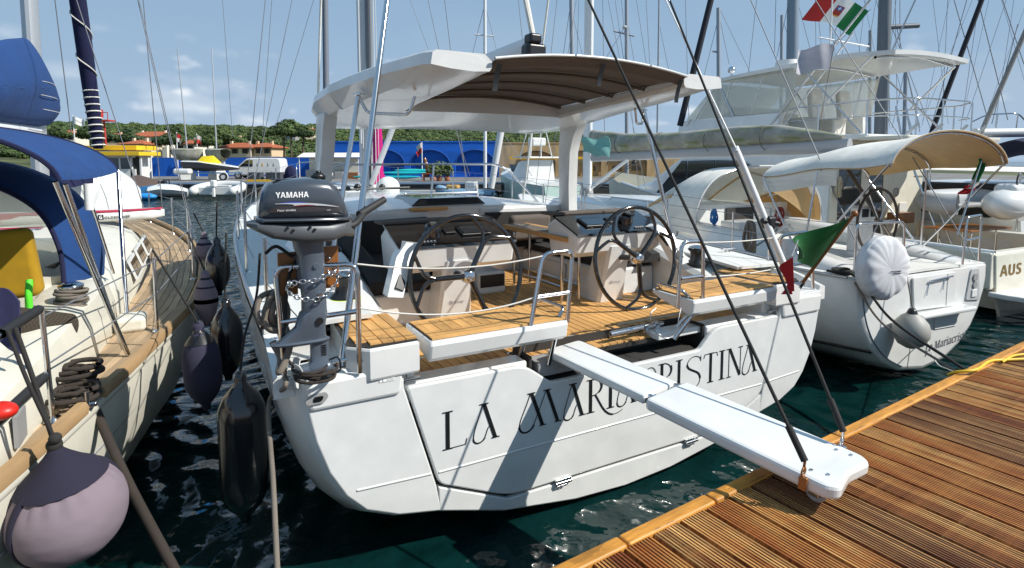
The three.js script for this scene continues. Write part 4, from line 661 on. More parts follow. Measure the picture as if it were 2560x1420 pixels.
{ // the big ball fender in a gathered cover
  const p = [-2.219,0.553,-2.78], f = thing('ball_fender', 'big round lilac cloth fender with navy gathered top hanging over the teak toe rail', 'fender', p);
  const R = 0.252;
  obj('fender_cover', (() => { const g = new THREE.SphereGeometry(R, 72, 48); const P = g.attributes.position; for (let i = 0; i < P.count; i++) { const v = V(P.getX(i), P.getY(i), P.getZ(i)); const el = Math.asin(Math.max(-1, Math.min(1, v.y / R))), az = Math.atan2(v.z, v.x); const top = smooth(Math.max(0, Math.min(1, (el - 0.15) / 0.9))); const pl = Math.pow(Math.abs(Math.sin(az * 11 + 0.8 * Math.sin(az * 3))), 3) * 0.016 * top + 0.006 * (fbm(az * 3 + 9, el * 4, 3) - 0.5); v.multiplyScalar(1 - pl / R); v.y *= v.y > 0 ? 1.0 : 1.02; P.setXYZ(i, v.x, v.y, v.z); } g.computeVertexNormals(); return g; })(), M.lilacCover, f);
  obj('cover_top', lathe([[0.195, 0.172], [0.165, 0.205], [0.11, 0.25], [0.06, 0.30], [0.035, 0.33], [0.03, 0.345], [0, 0.345]], 40), M.navyCover, f);
  obj('cover_band', torus(R * 0.992, 0.014, 0, 0, 0, 64, 8).scale(1, 1, 1.6).rotateY(1.15).rotateZ(-0.1), M.navyCover, f);
  obj('knot', [ball(0.035, 0, 0.36, 0), ball(0.028, 0.02, 0.40, 0.01)], M.ropeBlack, f);
  obj('lanyard', [tube([[0, 0.38, 0], [-0.03, 0.7, 0.0], [-0.09, 0.96, -0.03]], 0.011), tube([[0.01, 0.38, 0], [-0.03, 0.7, 0.03], [-0.10, 0.96, 0.0]], 0.009)], M.ropeBlack, f);
  f.rotation.z = 0.06; f.rotation.x = 0.1;
}
// flag on its staff at the stern
{
  const f = inYacht('ensign', 'green, white and red flag on a leaning wooden staff at the yacht stern', 'flag');
  const a = [2.08, 1.0, -0.02], b = [2.217,1.819,0.45];
  obj('staff', rod(a, b, 0.017, 0.014, 14), M.varnish, f);
  obj('staff_knob', [ball(0.03, ...b)], M.varnish, f); obj('staff_socket', [rod(a, V(a).lerp(V(b), 0.16).toArray(), 0.024), cyl(0.04, 0.035, 0.012, 2.08, 1.0, -0.02)], M.steel, f);
  const on = (t) => V(a).lerp(V(b), t); const flagM = c => fabric(c, { m: { transmission: 0.22 } });
  const quad = (A, B, C2, D2, wob, ph) => sheet((u, v) => { const p = V(A).lerp(V(B), v), q = V(D2).lerp(V(C2), v); const r = p.lerp(q, u); const w = wob * Math.sin(u * 5.5 + v * 2.2 + ph) * u; r.x += w * 0.6; r.z += w; r.y += 0.02 * Math.sin(u * 3.1) * (1 - v); return r.toArray(); }, 20, 16, 0.003);
  const A = on(0.95).toArray(), B = on(0.34).toArray(), C2 = [1.606,1.457,0.28], D2 = [1.771,1.581,0.22];
  obj('green_stripe', quad(A, B, C2, D2, 0.075, 0.2), flagM([10, 110, 46]), f);
  obj('white_stripe', quad([1.771,1.581,0.22], [1.606,1.457,0.28], [1.751,1.315,0.1], [1.795,1.536,0.05], 0.05, 1), flagM([236, 234, 232]), f);
  obj('red_stripe', quad([1.645,1.451,0.26], [1.773,1.108,0.2], [1.755,1.059,0.1], [1.721,1.213,0.06], 0.06, 2), flagM([186, 26, 40]), f);
}
// mooring and loose lines
const line = (name, label, pts, r, m, group) => tag(obj(name, tube(pts, r, { seg: pts.length * 14, n: 8 }), m), label, 'rope', group);
line('mooring_line', 'thick grey brown mooring line from the teak decked yacht bow fairlead down to the water', [[-2.638,0.78,-3.55], [-2.501,0.64,-3.45], [-2.184,0.41,-3.2], [-1.81,0.112,-2.95], [-1.714,0.001,-2.9]], 0.026, M.ropeDark);
line('mooring_line', 'taut pale grey mooring line from the white yacht stern corner down towards the camera', [yl(-2.56, 1.02, -0.10), yl(-2.575, 0.98, 0.02), [-1.561,0.739,-3.62], [-1.328,0.504,-3.1], [-1.16,0.249,-2.72]], 0.0145, M.ropeGrey);
function coil(name, label, c, R, turns, r, m, o = {}) {
  const P = [], rg = rng(o.seed || 3);
  if (o.up) { for (let k = 0; k < turns; k++) { const w = R * (0.35 + 0.75 * rg()), L = R * 2 * (o.tall || 1.3) * (0.75 + 0.4 * rg()), zo = (rg() - 0.5) * 0.07, sx = (rg() - 0.5) * 0.05; for (let i = 0; i < 12; i++) { const t = i / 12 * 6.2832; P.push([sx + w * Math.sin(t) * (0.6 + 0.4 * (1 - Math.cos(t)) / 2), L * Math.cos(t) / 2 + R * (o.tall || 1.3) - L / 2, zo + 0.015 * Math.sin(t * 2 + k)]); } } }
  else for (let i = 0; i <= turns * 14; i++) { const t = i / 14 * 6.2832, k = 1 + (rg() - 0.5) * 0.10 + (o.loose || 0.12) * Math.sin(i * 0.31 + (o.seed || 0)); const w = 0.1 * Math.sin(t * 0.37); P.push([R * k * Math.cos(t), i / (turns * 14) * (o.h || 0.06) + rg() * 0.008, R * k * Math.sin(t)]); }
  const g = tube(P, r, { seg: turns * 40, n: 7 }); if (o.turn) g.rotateY(o.turn); const e = obj(name, g, m); e.position.set(...c); return tag(e, label, 'rope coil');
}
coil('rope_coil', 'grey rope coil hung on the stern rail beside the outboard motor', yl(-2.60, 1.40, -0.16), 0.095, 5, 0.017, M.ropeGrey, { up: true, turn: YAW + 0.5, seed: 4, tall: 1.15 });
line('rope_tail', 'loose grey rope tail hanging below the coil on the stern rail', [yl(-2.56, 1.34, -0.10), yl(-2.53, 1.22, -0.06), yl(-2.56, 1.12, -0.04), yl(-2.60, 1.06, -0.02), yl(-2.58, 1.12, -0.10), yl(-2.62, 1.22, -0.12)], 0.021, M.ropeGrey);
line('rope_tail', 'thin black rope looped over the stern rail next to the outboard motor', [yl(-2.64, 1.75, -0.14), yl(-2.58, 1.79, -0.12), yl(-2.5, 1.73, -0.1), yl(-2.46, 1.72, -0.12), yl(-2.52, 1.60, -0.1), yl(-2.55, 1.35, -0.08), yl(-2.56, 1.15, -0.05), yl(-2.48, 1.05, 0.0)], 0.010, M.ropeBlack);
coil('rope_coil', 'thin dark rope heaped on the stern corner under the propeller', yl(-2.40, 1.0, 0.0), 0.09, 6, 0.0085, M.ropeDark, { h: 0.07, seed: 9, loose: 0.5 });
line('lime_rope', 'thin lime green rope hanging down the yacht stern beside the flag', [[2.175,1.647,-0.05], [2.181,1.363,-0.05], [2.154,1.057,0], [2.19,0.961,0.03], [2.076,1.032,0.03], [2.145,0.907,0.03], [2.16,0.504,0.02], [2.124,0.145,0.01]], 0.007, M.ropeLime);
line('rope_tail', 'thin grey cord hanging down the transom beside the lime rope', [[1.957,0.929,0.03], [2.004,0.686,0.02], [2.079,0.437,0.02], [2.109,0.151,0.02], [2.039,0.104,0.02]], 0.005, M.ropeGrey);
// ---------- the cream yacht on the left with teak decks and blue canvas ----------
{
  const o0 = V(-4.9, 0, 0).applyAxisAngle(V(0, 1, 0), YAW).add(V(0.925, 0, -4.55));
  const boat = thing('sailing_boat', 'cream sailing boat with teak side deck, blue bimini and blue sail cover', 'sailboat', [o0.x, 0, o0.z], YAW);
  const P = (n, g, m) => obj(n, g, m, boat), G = n => { const g = new THREE.Group(); g.name = n; boat.add(g); return g; };
  const sh = [[1.3, 0.80, 0.80], [0.6, 0.95, 0.80], [0.15, 1.07, 0.80], [-0.26, 1.19, 0.805], [-1.1, 1.42, 0.82], [-1.85, 1.62, 0.85], [-2.8, 1.85, 0.88], [-3.75, 1.95, 0.92], [-4.9, 1.98, 0.96], [-6.7, 1.86, 1.0], [-8.3, 1.62, 1.03], [-10, 1.22, 1.06], [-11.2, 0.75, 1.09], [-12, 0.28, 1.12], [-12.2, 0.05, 1.13]];
  const sec = [[1, 1], [1.0, 0.93], [0.985, 0.80], [0.955, 0.66], [0.90, 0.50], [0.80, 0.33], [0.66, 0.19], [0.42, 0.07], [0, 0]];
  const rings = sh.map(([z, b, s]) => { const k = z > -1 ? lerp(-0.1, -0.55, (1.3 - z) / 2.3) : z > -9 ? -0.7 : lerp(-0.7, 0.2, (-9 - z) / 3.2); const R = []; for (const [x, y] of sec) R.push([-b * x, k + (s - k) * y, z]); for (let i = sec.length - 2; i >= 0; i--) R.push([b * sec[i][0], k + (s - k) * sec[i][1], z]); return R; });
  P('hull', loft(rings, { closed: false, crease: 0.9 }), M.cream);
  P('transom', loft([rings[0], rings[0].map(([x, y, z]) => [x * 0.9, y, z + 0.03])], { crease: 0.3 }), M.cream);
  const along = (f, z0, z1, n = 40) => [...Array(n + 1)].map((_, i) => { const z = lerp(z0, z1, i / n), [b, y] = interp(sh, z); return f(b, y, z); });
  P('hull_stripe', tube(along((b, y, z) => [b * 0.972 + 0.005, y - 0.34, z], 0.8, -11), 0.008, { seg: 90, n: 5 }), mat([0.25, 0.26, 0.28], 0.4));
  P('sub_deck', sheet((u, v) => { const z = lerp(1.25, -12.1, v), [b, y] = interp(sh, z); return [lerp(-b, b, u) * 0.99, y - 0.012, z]; }, 4, 50, 0.02), M.caulk);
  // laid teak, planks sprung along the sheer
  for (const s of [-1, 1]) for (let k = 0; k < 8; k++) {
    const a = 0.075 + k * 0.064;
    const pl = (zA, zB) => obj('deck_plank', sheet((u, v) => { const z = lerp(zA, zB, v), [b, y] = interp(sh, z); return [s * Math.max(0.01, b - a - u * 0.058), y + 0.004, z]; }, 1, 22, 0.012, { su: 0.06, sv: 6 }), OLDTEAK[(k * 2 + (zA > -4 ? 0 : 1)) % 3], boat);
    pl(0.6 - hash2(k, 2) * 0.5, -5.2); pl(-5.205, -11.2 + k * 0.12);
  }
  // toe rail caps with gaps at the fairlead
  const capM = mat([1, 1, 1], 0.7, 0, { map: teakTex(0.95, 51, [170, 140, 100]) });
  for (const [s, z0, z1] of [[1, 0.9, -0.58], [1, -0.80, -4.2], [1, -4.21, -8.2], [1, -8.21, -11.9], [-1, 0.9, -5], [-1, -5.01, -11.9]]) P('toe_rail_cap', loft(along((b, y, z) => [[s * (b - 0.045), y + 0.005, z], [s * (b - 0.045), y + 0.05, z], [s * (b - 0.02), y + 0.072, z], [s * (b + 0.02), y + 0.068, z], [s * (b + 0.035), y + 0.035, z], [s * (b + 0.03), y - 0.005, z]], z0, z1, 24), { crease: 0.8 }), capM);
  const gun = P('gunwale', loft(along((b, y, z) => [[b - 0.03, y + 0.0, z], [b + 0.02, y + 0.0, z], [b + 0.028, y - 0.03, z], [b + 0.01, y - 0.06, z], [b - 0.03, y - 0.05, z]], 0.9, -11.9, 50), { crease: 0.8 }), M.cream);
  P('fairlead', [rbox(0.10, 0.03, 0.20, 1.30, 0.85, -0.69, 0.01), rod([1.30, 0.86, -0.60], [1.30, 0.93, -0.60], 0.014), rod([1.30, 0.86, -0.78], [1.30, 0.93, -0.78], 0.014)], M.steel);
  // coachroof and coamings
  const cr = [[-2.3, 1.28, 1.24], [-2.7, 1.30, 1.30], [-3.6, 1.34, 1.36], [-5, 1.36, 1.38], [-6.5, 1.22, 1.34], [-7.6, 1.0, 1.26], [-8.4, 0.72, 1.12]].map(([z, b, t]) => { const y0 = interp(sh, z)[1] - 0.02; const R = [[-b, y0, z], [-b * 0.97, lerp(y0, t, 0.5), z], [-b * 0.90, lerp(y0, t, 0.85), z], [-b * 0.78, t, z], [-b * 0.4, t + 0.07, z], [0, t + 0.09, z]]; return [...R, ...R.slice(0, -1).reverse().map(([x, y, q]) => [-x, y, q])]; });
  P('coachroof', loft(cr, { crease: 0.9 }), M.cream);
  const cm = [[1.0, 0.92, 0.98], [0.4, 1.0, 1.06], [-0.5, 1.1, 1.14], [-1.3, 1.2, 1.22], [-2.0, 1.27, 1.27], [-2.5, 1.28, 1.28]].map(([z, b, t]) => { const y0 = interp(sh, z)[1] - 0.02; return [[b, y0, z], [b - 0.02, lerp(y0, t, 0.6), z], [b - 0.06, t - 0.03, z], [b - 0.16, t, z], [b - 0.40, t + 0.005, z], [b - 0.46, t - 0.02, z], [b - 0.46, 0.5, z], [b - 0.1, 0.5, z]]; });
  P('cockpit_coaming', loft(cm, { crease: 0.8 }), M.cream); P('cockpit_coaming', mirror(loft(cm, { crease: 0.8 }), 'x'), M.cream);
  P('cockpit_floor', box(1.7, 0.03, 3.4, 0, 0.50, -0.7), OLDTEAK[0]); for (const s of [-1, 1]) P('cockpit_seat', span([s * 0.42, 0.50, -2.3], [s * 0.82, 0.86, 0.6], 0.02), M.cream);
  P('companion_bulkhead', box(1.9, 0.85, 0.04, 0, 0.92, -2.42), M.cream); P('companionway', box(0.6, 0.75, 0.02, 0, 0.95, -2.39), M.darkRecess);
  P('teak_strip', planUV(sheet((u, v) => [lerp(0.72, 0.80, u) + v * 0.06, 1.345 - v * 0.02 + 0.02 * u, lerp(-2.9, -4.3, v)], 2, 10, 0.02)), OLDTEAK[1]);
  for (const [z0, z1, yo] of [[-3.55, -4.15, 0], [-4.35, -5.05, 0.01], [-5.3, -5.9, 0.0]]) {
    const w = G('cabin_window'); const q = (z, h, e) => [lerp(1.345, 1.27, h) + e, lerp(1.06, 1.27, h) + yo, z];
    obj('window_frame', sheet((u, v) => q(lerp(z0, z1, u), v, 0.012), 4, 3, 0.02), M.gelMatt, w);
    for (const k of [0, 1]) obj('window_pane', sheet((u, v) => q(lerp(lerp(z0, z1, 0.06 + k * 0.46), lerp(z0, z1, 0.48 + k * 0.46), u), lerp(0.14, 0.88, v), 0.022), 3, 3, 0.012), M.glassDark, w);
  }
  P('ventilator_box', [rbox(0.22, 0.13, 0.26, 1.40, 0.93, -2.25, 0.04)], M.cream);
  P('deck_hatch', [rbox(0.5, 0.05, 0.5, 0, 1.43, -5.6, 0.02)], M.glassDark);
  // winch with its rope
  { const w = G('winch'); w.position.set(1.08, 1.215, -1.75); obj('winch_drum', lathe([[0, 0], [0.09, 0], [0.09, 0.03], [0.06, 0.06], [0.062, 0.12], [0.08, 0.15], [0.08, 0.165], [0.05, 0.18], [0, 0.18]]), M.steel, w); const T = []; for (let i = 0; i <= 80; i++) { const a = i / 80 * 6.283 * 6.5; T.push([(0.088 + 0.012 * Math.sin(a * 1.7)) * Math.cos(a), 0.0 + i / 80 * 0.13, (0.088 + 0.012 * Math.sin(a * 1.7)) * Math.sin(a)]); } obj('winch_rope', tube(T, 0.012, { seg: 240, n: 7 }), M.ropeGrey, w); }
  // stanchions, rails
  const st = (x, y, z, h, dx = 0) => { const q = P('stanchion', [rod([x, y, z], [x + dx, y + h, z], 0.0135)], M.steel); obj('stanchion_base', [cyl(0.045, 0.035, 0.02, x, y + 0.01, z)], M.steel, q); };
  st(1.155, 0.83, -0.50, 0.66, -0.02); for (const z of [-2.1, -4.0, -6.0, -8.0, -10]) { const [b, y] = interp(sh, z); st(b - 0.09, y, z, 0.63); st(-b + 0.09, y, z, 0.63); }
  const rp = z => { const [b, y] = interp(sh, z); return [b - 0.09, y, z]; };
  for (const h of [0.60, 0.32]) P('guard_wire', tubeLine([[1.135, 0.83 + h, -0.5], ...[-2.1, -4, -6, -8, -10].map(z => { const p = rp(z); return [p[0], p[1] + h, p[2]]; }), [0.25, 1.1 + h, -12]], 0.005), M.stay);
  P('stern_rail', [pipe([[1.135, 1.48, -0.5], [1.05, 1.46, 0.0], [0.85, 1.45, 0.9], [0.2, 1.45, 1.15]], 0.016, 0.2)], M.steel); P('stern_rail', [pipe([[1.14, 1.10, -0.5], [1.06, 1.08, 0.0], [0.88, 1.06, 0.9]], 0.016, 0.2)], M.steel);
  P('rail_grip', tube([[1.13, 1.48, -0.47], [1.09, 1.47, -0.25], [1.06, 1.463, -0.05]], 0.026), M.rubber); P('rail_grip', tube([[1.135, 1.10, -0.45], [1.08, 1.085, -0.12], [1.03, 1.075, 0.2]], 0.026), M.rubber);
  P('rail_post', [rod([0.98, 0.8, 0.35], [0.98, 1.46, 0.35], 0.0135)], M.steel);
  P('instrument_panel', [rbox(0.03, 0.30, 0.34, 0.99, 0.98, 0.10, 0.01)], M.greyPlastic); P('instrument_dial', [cyl(0.06, 0.06, 0.02, 0, 0, 0).rotateZ(Math.PI / 2).translate(1.012, 1.03, 0.10)], M.gelMatt);
  P('panel_cover', [box(0.02, 0.16, 0.17, 1.07, 0.93, -0.22)], M.greyPlastic);
  // bimini
  const arc = (a, w, y0, h) => [w * Math.sin(a), y0 + h * Math.cos(a)];
  const bim = (z0, z1, name, w0, y0, h0, w1, y1, h1) => { const g = G(name); const f = (u, v) => { const a = lerp(-1.50, 1.50, u), [xa, ya] = arc(a, lerp(w0, w1, v), lerp(y0, y1, v), lerp(h0, h1, v)); return [xa, ya - 0.03 * Math.sin(v * Math.PI) * (0.6 + 0.4 * Math.cos(a * 5)), lerp(z0, z1, v)]; }; obj('canvas', sheet(f, 44, 14, 0.006, { su: 5, sv: 2 }), M.blueCanvas, g); obj('canvas_hem', [tube([...Array(21)].map((_, i) => f(i / 20, 0)), 0.016, { seg: 60 }), tube([...Array(21)].map((_, i) => f(i / 20, 1)), 0.014, { seg: 60 })], M.navyCanvas, g); return f; };
  bim(-1.15, -2.95, 'bimini', 1.15, 2.14, 0.42, 1.30, 2.16, 0.44);
  P('bimini_frame', pipe([[1.43, 0.86, -1.52], [1.40, 0.98, -1.5], [1.12, 2.16, -1.18]], 0.017, 0.1)); boat.children[boat.children.length - 1].material = M.steel;
  P('bimini_frame', [pipe([[1.40, 0.90, -1.56], [1.16, 2.14, -1.26]], 0.016)], M.steel);
  P('bimini_frame', [rod([1.36, 0.92, -2.35], [1.30, 2.20, -2.93], 0.017)], M.steel); P('bimini_strut', [rod([1.24, 1.28, -2.75], [1.20, 2.0, -1.95], 0.012)], M.steel);
  P('outboard_light', [cyl(0.03, 0.03, 0.20, 1.20, 2.02, -1.9)], M.mastWhite);
  for (const z of [-1.15, -2.95]) P('bimini_frame', [rod([-1.2, 0.9, -2], [-1.18, 2.15, z], 0.014)], M.steel);
  // sprayhood: blue shell aft, clear window forward
  const hood = G('sprayhood'); const prof = [[1.08, 1.26], [1.06, 1.62], [0.92, 1.98], [0.60, 2.22], [0.25, 2.31], [0, 2.32]]; const full = [...prof, ...prof.slice(0, -1).reverse().map(([x, y]) => [-x, y])];
  const hc = new THREE.CatmullRomCurve3(full.map(([x, y]) => V(x, y, 0)));
  const hf = (u, z) => { const p = hc.getPoint(u), k = z > -3.15 ? 1 : lerp(1, 0.30, Math.min(1, (-3.15 - z) / 1.3)); const fl = z > -2.85 ? lerp(0.86, 1.07, (-z - 2.3) / 0.55) : lerp(1.07, 0.94, (-z - 2.85) / 1.6); return [p.x * fl, 1.24 + (p.y - 1.24) * k * (z > -2.85 ? lerp(0.88, 1, (-z - 2.3) / 0.55) : 1), z]; };
  obj('canvas', sheet((u, v) => hf(u, lerp(-2.35, -3.15, v)), 48, 8, 0.008, { su: 5, sv: 1 }), M.blueCanvas, hood);
  obj('window', sheet((u, v) => hf(lerp(0.16, 0.84, u), lerp(-3.16, -4.4, v)), 30, 8, 0.003), M.vinyl, hood);
  for (const [a, b] of [[0.0, 0.16], [0.84, 1.0]]) obj('side_panel', sheet((u, v) => hf(lerp(a, b, u), lerp(-3.15, -4.4, v)), 8, 8, 0.006), M.blueCanvas, hood);
  obj('hood_hem', tube([...Array(25)].map((_, i) => hf(i / 24, -2.34)), 0.018, { seg: 80 }), M.navyCanvas, hood);
  // mast, boom, sail cover, jib, rigging
  P('mast', [loft([1.4, 7, 13].map(y => [...Array(14)].map((_, i) => { const a = i / 14 * 6.283; return [0.10 * Math.cos(a), y, -7.0 + 0.17 * Math.sin(a)]; })))], M.mastGrey);
  P('boom', [rod([0, 2.70, -6.8], [0, 2.60, -2.2], 0.09, 0.085, 14)], M.mastWhite);
  P('sail_cover', loft([[-7.34, 0.06, 2.84, 3.06], [-7.30, 0.16, 2.80, 3.26], [-7.16, 0.24, 2.78, 3.55], [-6.9, 0.28, 2.77, 3.80], [-6.5, 0.29, 2.76, 3.92], [-5.8, 0.27, 2.74, 3.78], [-5, 0.25, 2.72, 3.6], [-3.6, 0.19, 2.68, 3.3], [-2.2, 0.12, 2.64, 2.9]].map(([z, w, a, b], k) => [...Array(44)].map((_, i) => { const t = i / 44 * 6.283, c = Math.cos(t), s = Math.sin(t); const sag = 1 + 0.06 * Math.sin(t * 3 + k * 1.3) + 0.16 * (fbm(t * 2.2 + 5, z * 1.1 + 40, 3) - 0.5); return [w * Math.sign(c) * Math.pow(Math.abs(c), 0.8) * sag * (s > 0 ? 1 - 0.5 * s : 1), (a + b) / 2 + (b - a) / 2 * s, z]; })), { crease: 1.2 }), M.blueCanvas);
  for (let i = 0; i < 3; i++) P('cover_seam', [tube([[0.262 - i * 0.012, 2.98 + i * 0.17, -7.05], [0.302 - i * 0.014, 2.96 + i * 0.19, -6.6], [0.285 - i * 0.014, 2.94 + i * 0.18, -5.8]], 0.004)], M.ropeWhite);
  const js = [0.205,2.533,-11.3], je = [0.104,5.751,-10.3];
  P('furled_jib', loft([0, 0.15, 0.3, 0.6, 1, 3].map((t, k) => [...Array(14)].map((_, i) => { const a = i / 14 * 6.283, r = [0.085, 0.115, 0.13, 0.14, 0.14, 0.1][k]; return [lerp(js[0], je[0], t) + r * Math.cos(a), lerp(js[1], je[1], t), lerp(js[2], je[2], t) + r * Math.sin(a)]; }))), M.navyCanvas);
  for (let i = 0; i < 9; i++) { const t = 0.02 + i * 0.042; P('jib_lashing', torus(0.128, 0.016, 0, 0, 0, 20, 6).rotateX(Math.PI / 2 - 0.12).rotateZ(0.12).translate(lerp(js[0], je[0], t), lerp(js[1], je[1], t), lerp(js[2], je[2], t)), M.whiteCanvas); }
  P('jib_sheet', tube([...Array(30)].map((_, i) => { const t = 0.45 + i / 29 * 0.6, a = i * 0.55; return [lerp(js[0], je[0], t) + 0.15 * Math.cos(a), lerp(js[1], je[1], t), lerp(js[2], je[2], t) + 0.15 * Math.sin(a)]; }), 0.013, { seg: 120 }), M.ropeWhite);
  for (const [a, b] of [[[1.452,1.346,-7.6], [1.342,4.863,-7.2]], [[1.219,1.492,-7.3], [0.527,4.648,-7]], [[0.239,2.744,-8], [0.224,4.762,-7.4]]]) P('shroud', [rod(a, b, 0.007)], M.stay);
  for (const [x, z] of [[1.9, -7.0], [1.88, -6.8]]) P('shroud', [rod([x, 0.98, z], [0.05, 12.5, -7.0], 0.006)], M.stay);
  // loose things aboard
  const put = (x, y, z) => V(x, y, z).applyAxisAngle(V(0, 1, 0), YAW).add(o0).toArray();
  const bag = tag(obj('yellow_bag', (() => { const g = rbox(0.42, 0.52, 0.16, 0, 0.26, 0, 0.05, 4); const p = g.attributes.position; for (let i = 0; i < p.count; i++) { const y = p.getY(i); p.setX(i, p.getX(i) * (1 + 0.12 * (y - 0.2)) + 0.02 * Math.sin(y * 9)); p.setZ(i, p.getZ(i) + 0.02 * Math.sin(y * 11 + p.getX(i) * 8)); } g.computeVertexNormals(); return g; })(), fabric([170, 132, 14])), 'mustard yellow bag leaning under the blue sprayhood', 'bag'); bag.position.set(...put(0.66, 1.26, -2.05)); bag.rotation.y = YAW; bag.rotation.z = 0.08;
  const tow = tag(obj('navy_cloth', sheet((u, v) => [lerp(0, 0.42, u), 0.22 * Math.sin(u * 2.4) - v * 0.24 + 0.04 * Math.sin(u * 9 + v * 3), v * 0.06 + 0.05 * Math.sin(u * 7)], 16, 10, 0.012), fabric([52, 50, 86])), 'crumpled navy cloth draped by the winch on the cream boat', 'cloth'); tow.position.set(...put(0.62, 1.36, -0.55)); tow.rotation.y = YAW;
  const wb = thing('shopping_bag', 'white paper bag with a red rim in the cream boat cockpit', 'bag', put(0.70, 1.14, -0.95), YAW); obj('bag_body', rbox(0.30, 0.24, 0.14, 0, 0.12, 0, 0.02), M.gelMatt, wb); obj('bag_rim', box(0.24, 0.018, 0.15, 0, 0.25, 0), mat([0.4, 0.04, 0.05], 0.6), wb); obj('bag_handle', [tube([[-0.06, 0.25, 0], [-0.05, 0.36, 0], [0.05, 0.36, 0], [0.06, 0.25, 0]], 0.008)], M.ropeGrey, wb);
  const bk = thing('black_backpack', 'black padded bag behind the white paper bag', 'bag', put(0.50, 1.2, -1.45), YAW); obj('bag_body', rbox(0.5, 0.22, 0.28, 0, 0.14, 0, 0.06), M.charcoal, bk); obj('bag_flap', rbox(0.44, 0.06, 0.25, 0, 0.26, 0.02, 0.03), M.black, bk);
  const mt = tag(obj('mat_roll', cyl(0.11, 0.11, 0.5, 0, 0, 0).rotateZ(1.2), mat([0.20, 0.18, 0.15], 0.9, 0, { map: weave([150, 140, 125], 0.4, 20) })), 'rolled grey mat on the cream coaming by the winch', 'mat'); mt.position.set(...put(0.92, 1.22, -1.25)); mt.rotation.y = YAW + 0.7;
  const gr = tag(obj('lime_strap', tube([[0, 0, 0], [0.02, 0.12, 0.02], [0, 0.22, -0.02]], 0.022), mat([0.10, 0.75, 0.03], 0.6)), 'bright green strap hanging beside the yellow bag', 'strap'); gr.position.set(...put(0.86, 1.24, -1.6));
  const rc = tag(obj('red_buoy', ball(0.06).scale(1.3, 0.7, 1), mat([0.6, 0.02, 0.01], 0.4)), 'small red float at the cream boat stern rail', 'float'); rc.position.set(...[-2.385,1.136,-2.62]);
  coil('rope_coil', 'dark rope coiled in a figure over the fairlead of the cream boat', put(1.20, 0.90, -0.95), 0.10, 7, 0.0155, M.ropeDark, { h: 0.10, seed: 21, loose: 0.5 });
  coil('rope_coil', 'dark rope loops lying against the teak toe rail below the coil', put(1.22, 0.86, -0.70), 0.085, 4, 0.0155, M.ropeDark, { h: 0.06, seed: 23, loose: 0.6 });
  // inflatable board lying across the foredeck
  const sup = thing('paddle_board', 'white paddle board with red stripe and black lettering across the foredeck', 'paddle board', put(-0.08, 1.475, -7.0), YAW - 0.02);
  const bp = (t) => { const w = 0.38 * Math.pow(Math.sin(Math.PI * Math.min(1, 0.5 + Math.abs(t) * 0.5)), 0.45); return Math.max(0.02, w); };
  obj('board_body', loft([...Array(23)].map((_, k) => { const t = lerp(-1, 1, k / 22), w = bp(t) * (Math.abs(t) > 0.97 ? 0.5 : 1); return [...Array(16)].map((_, i) => { const a = i / 16 * 6.283, f = v => Math.sign(v) * Math.pow(Math.abs(v), 0.6); return [t * 1.58, 0.085 * f(Math.sin(a)) * (Math.abs(t) > 0.97 ? 0.6 : 1) + 0.06 * Math.max(0, t - 0.6) ** 2, w * f(Math.cos(a))]; }); }), { crease: 1 }), M.gelMatt, sup);
  obj('red_stripe', sheet((u, v) => { const t = lerp(-0.98, 0.985, u), w = bp(t); return [t * 1.58, 0.088 + 0.06 * Math.max(0, t - 0.6) ** 2 - v * v * 0.02, w * lerp(0.55, 0.93, v)]; }, 30, 4, 0.006), mat([0.45, 0.02, 0.05], 0.4), sup);
  obj('red_flash', sheet((u, v) => [lerp(-1.1, lerp(-0.1, -0.4, v), u), lerp(0.065, -0.06, v), bp(-0.3) + 0.004], 6, 2, 0.006), mat([0.45, 0.02, 0.05], 0.4), sup);
  obj('board_lettering', grid((u, v) => { const x = lerp(0.76, 1.36, u); return [x, lerp(-0.05, 0.05, v), bp(x / 1.58) + 0.012]; }, 12, 2), mat([1, 1, 1], 0.5, 0, { transparent: true, alphaTest: 0.4, map: canvasTex(1024, 140, (x, w, h) => { x.clearRect(0, 0, w, h); x.fillStyle = '#1c1a1a'; x.fillRect(20, 18, 110, 104); x.fillStyle = '#eee'; x.font = 'bold 96px sans-serif'; x.fillText('G', 38, 106); x.fillStyle = '#1c1a1a'; x.font = 'bold 74px sans-serif'; x.save(); x.scale(1.28, 1); x.fillText('OLDENSHIP', 112, 110); x.restore(); }, { clamp: true }) }), sup);
  // small white tender leaning on the foredeck
  const td = thing('upturned_tender', 'white tender hull with black rubber edge stowed on the foredeck behind the paddle board', 'tender', put(0.42, 1.30, -8.6), YAW + 0.3);
  obj('tender_hull', loft([[-0.55, 0.28, 0.75], [-0.40, 0.44, 0.95], [-0.05, 0.5, 1.0], [0.3, 0.44, 0.92], [0.55, 0.26, 0.7], [0.68, 0.08, 0.5]].map(([x, w, h]) => [...Array(13)].map((_, i) => { const a = i / 12 * Math.PI; return [x, h * Math.pow(Math.sin(a), 0.7) * 0.95 + 0.02, w * Math.cos(a)]; })), { closed: false, crease: 1 }), M.gel, td);
  obj('rubbing_strake', tube([[-0.55, 0.04, 0.30], [-0.3, 0.03, 0.47], [0.1, 0.03, 0.5], [0.45, 0.04, 0.36], [0.70, 0.10, 0.05], [0.45, 0.04, -0.36]], 0.03), M.rubber, td);
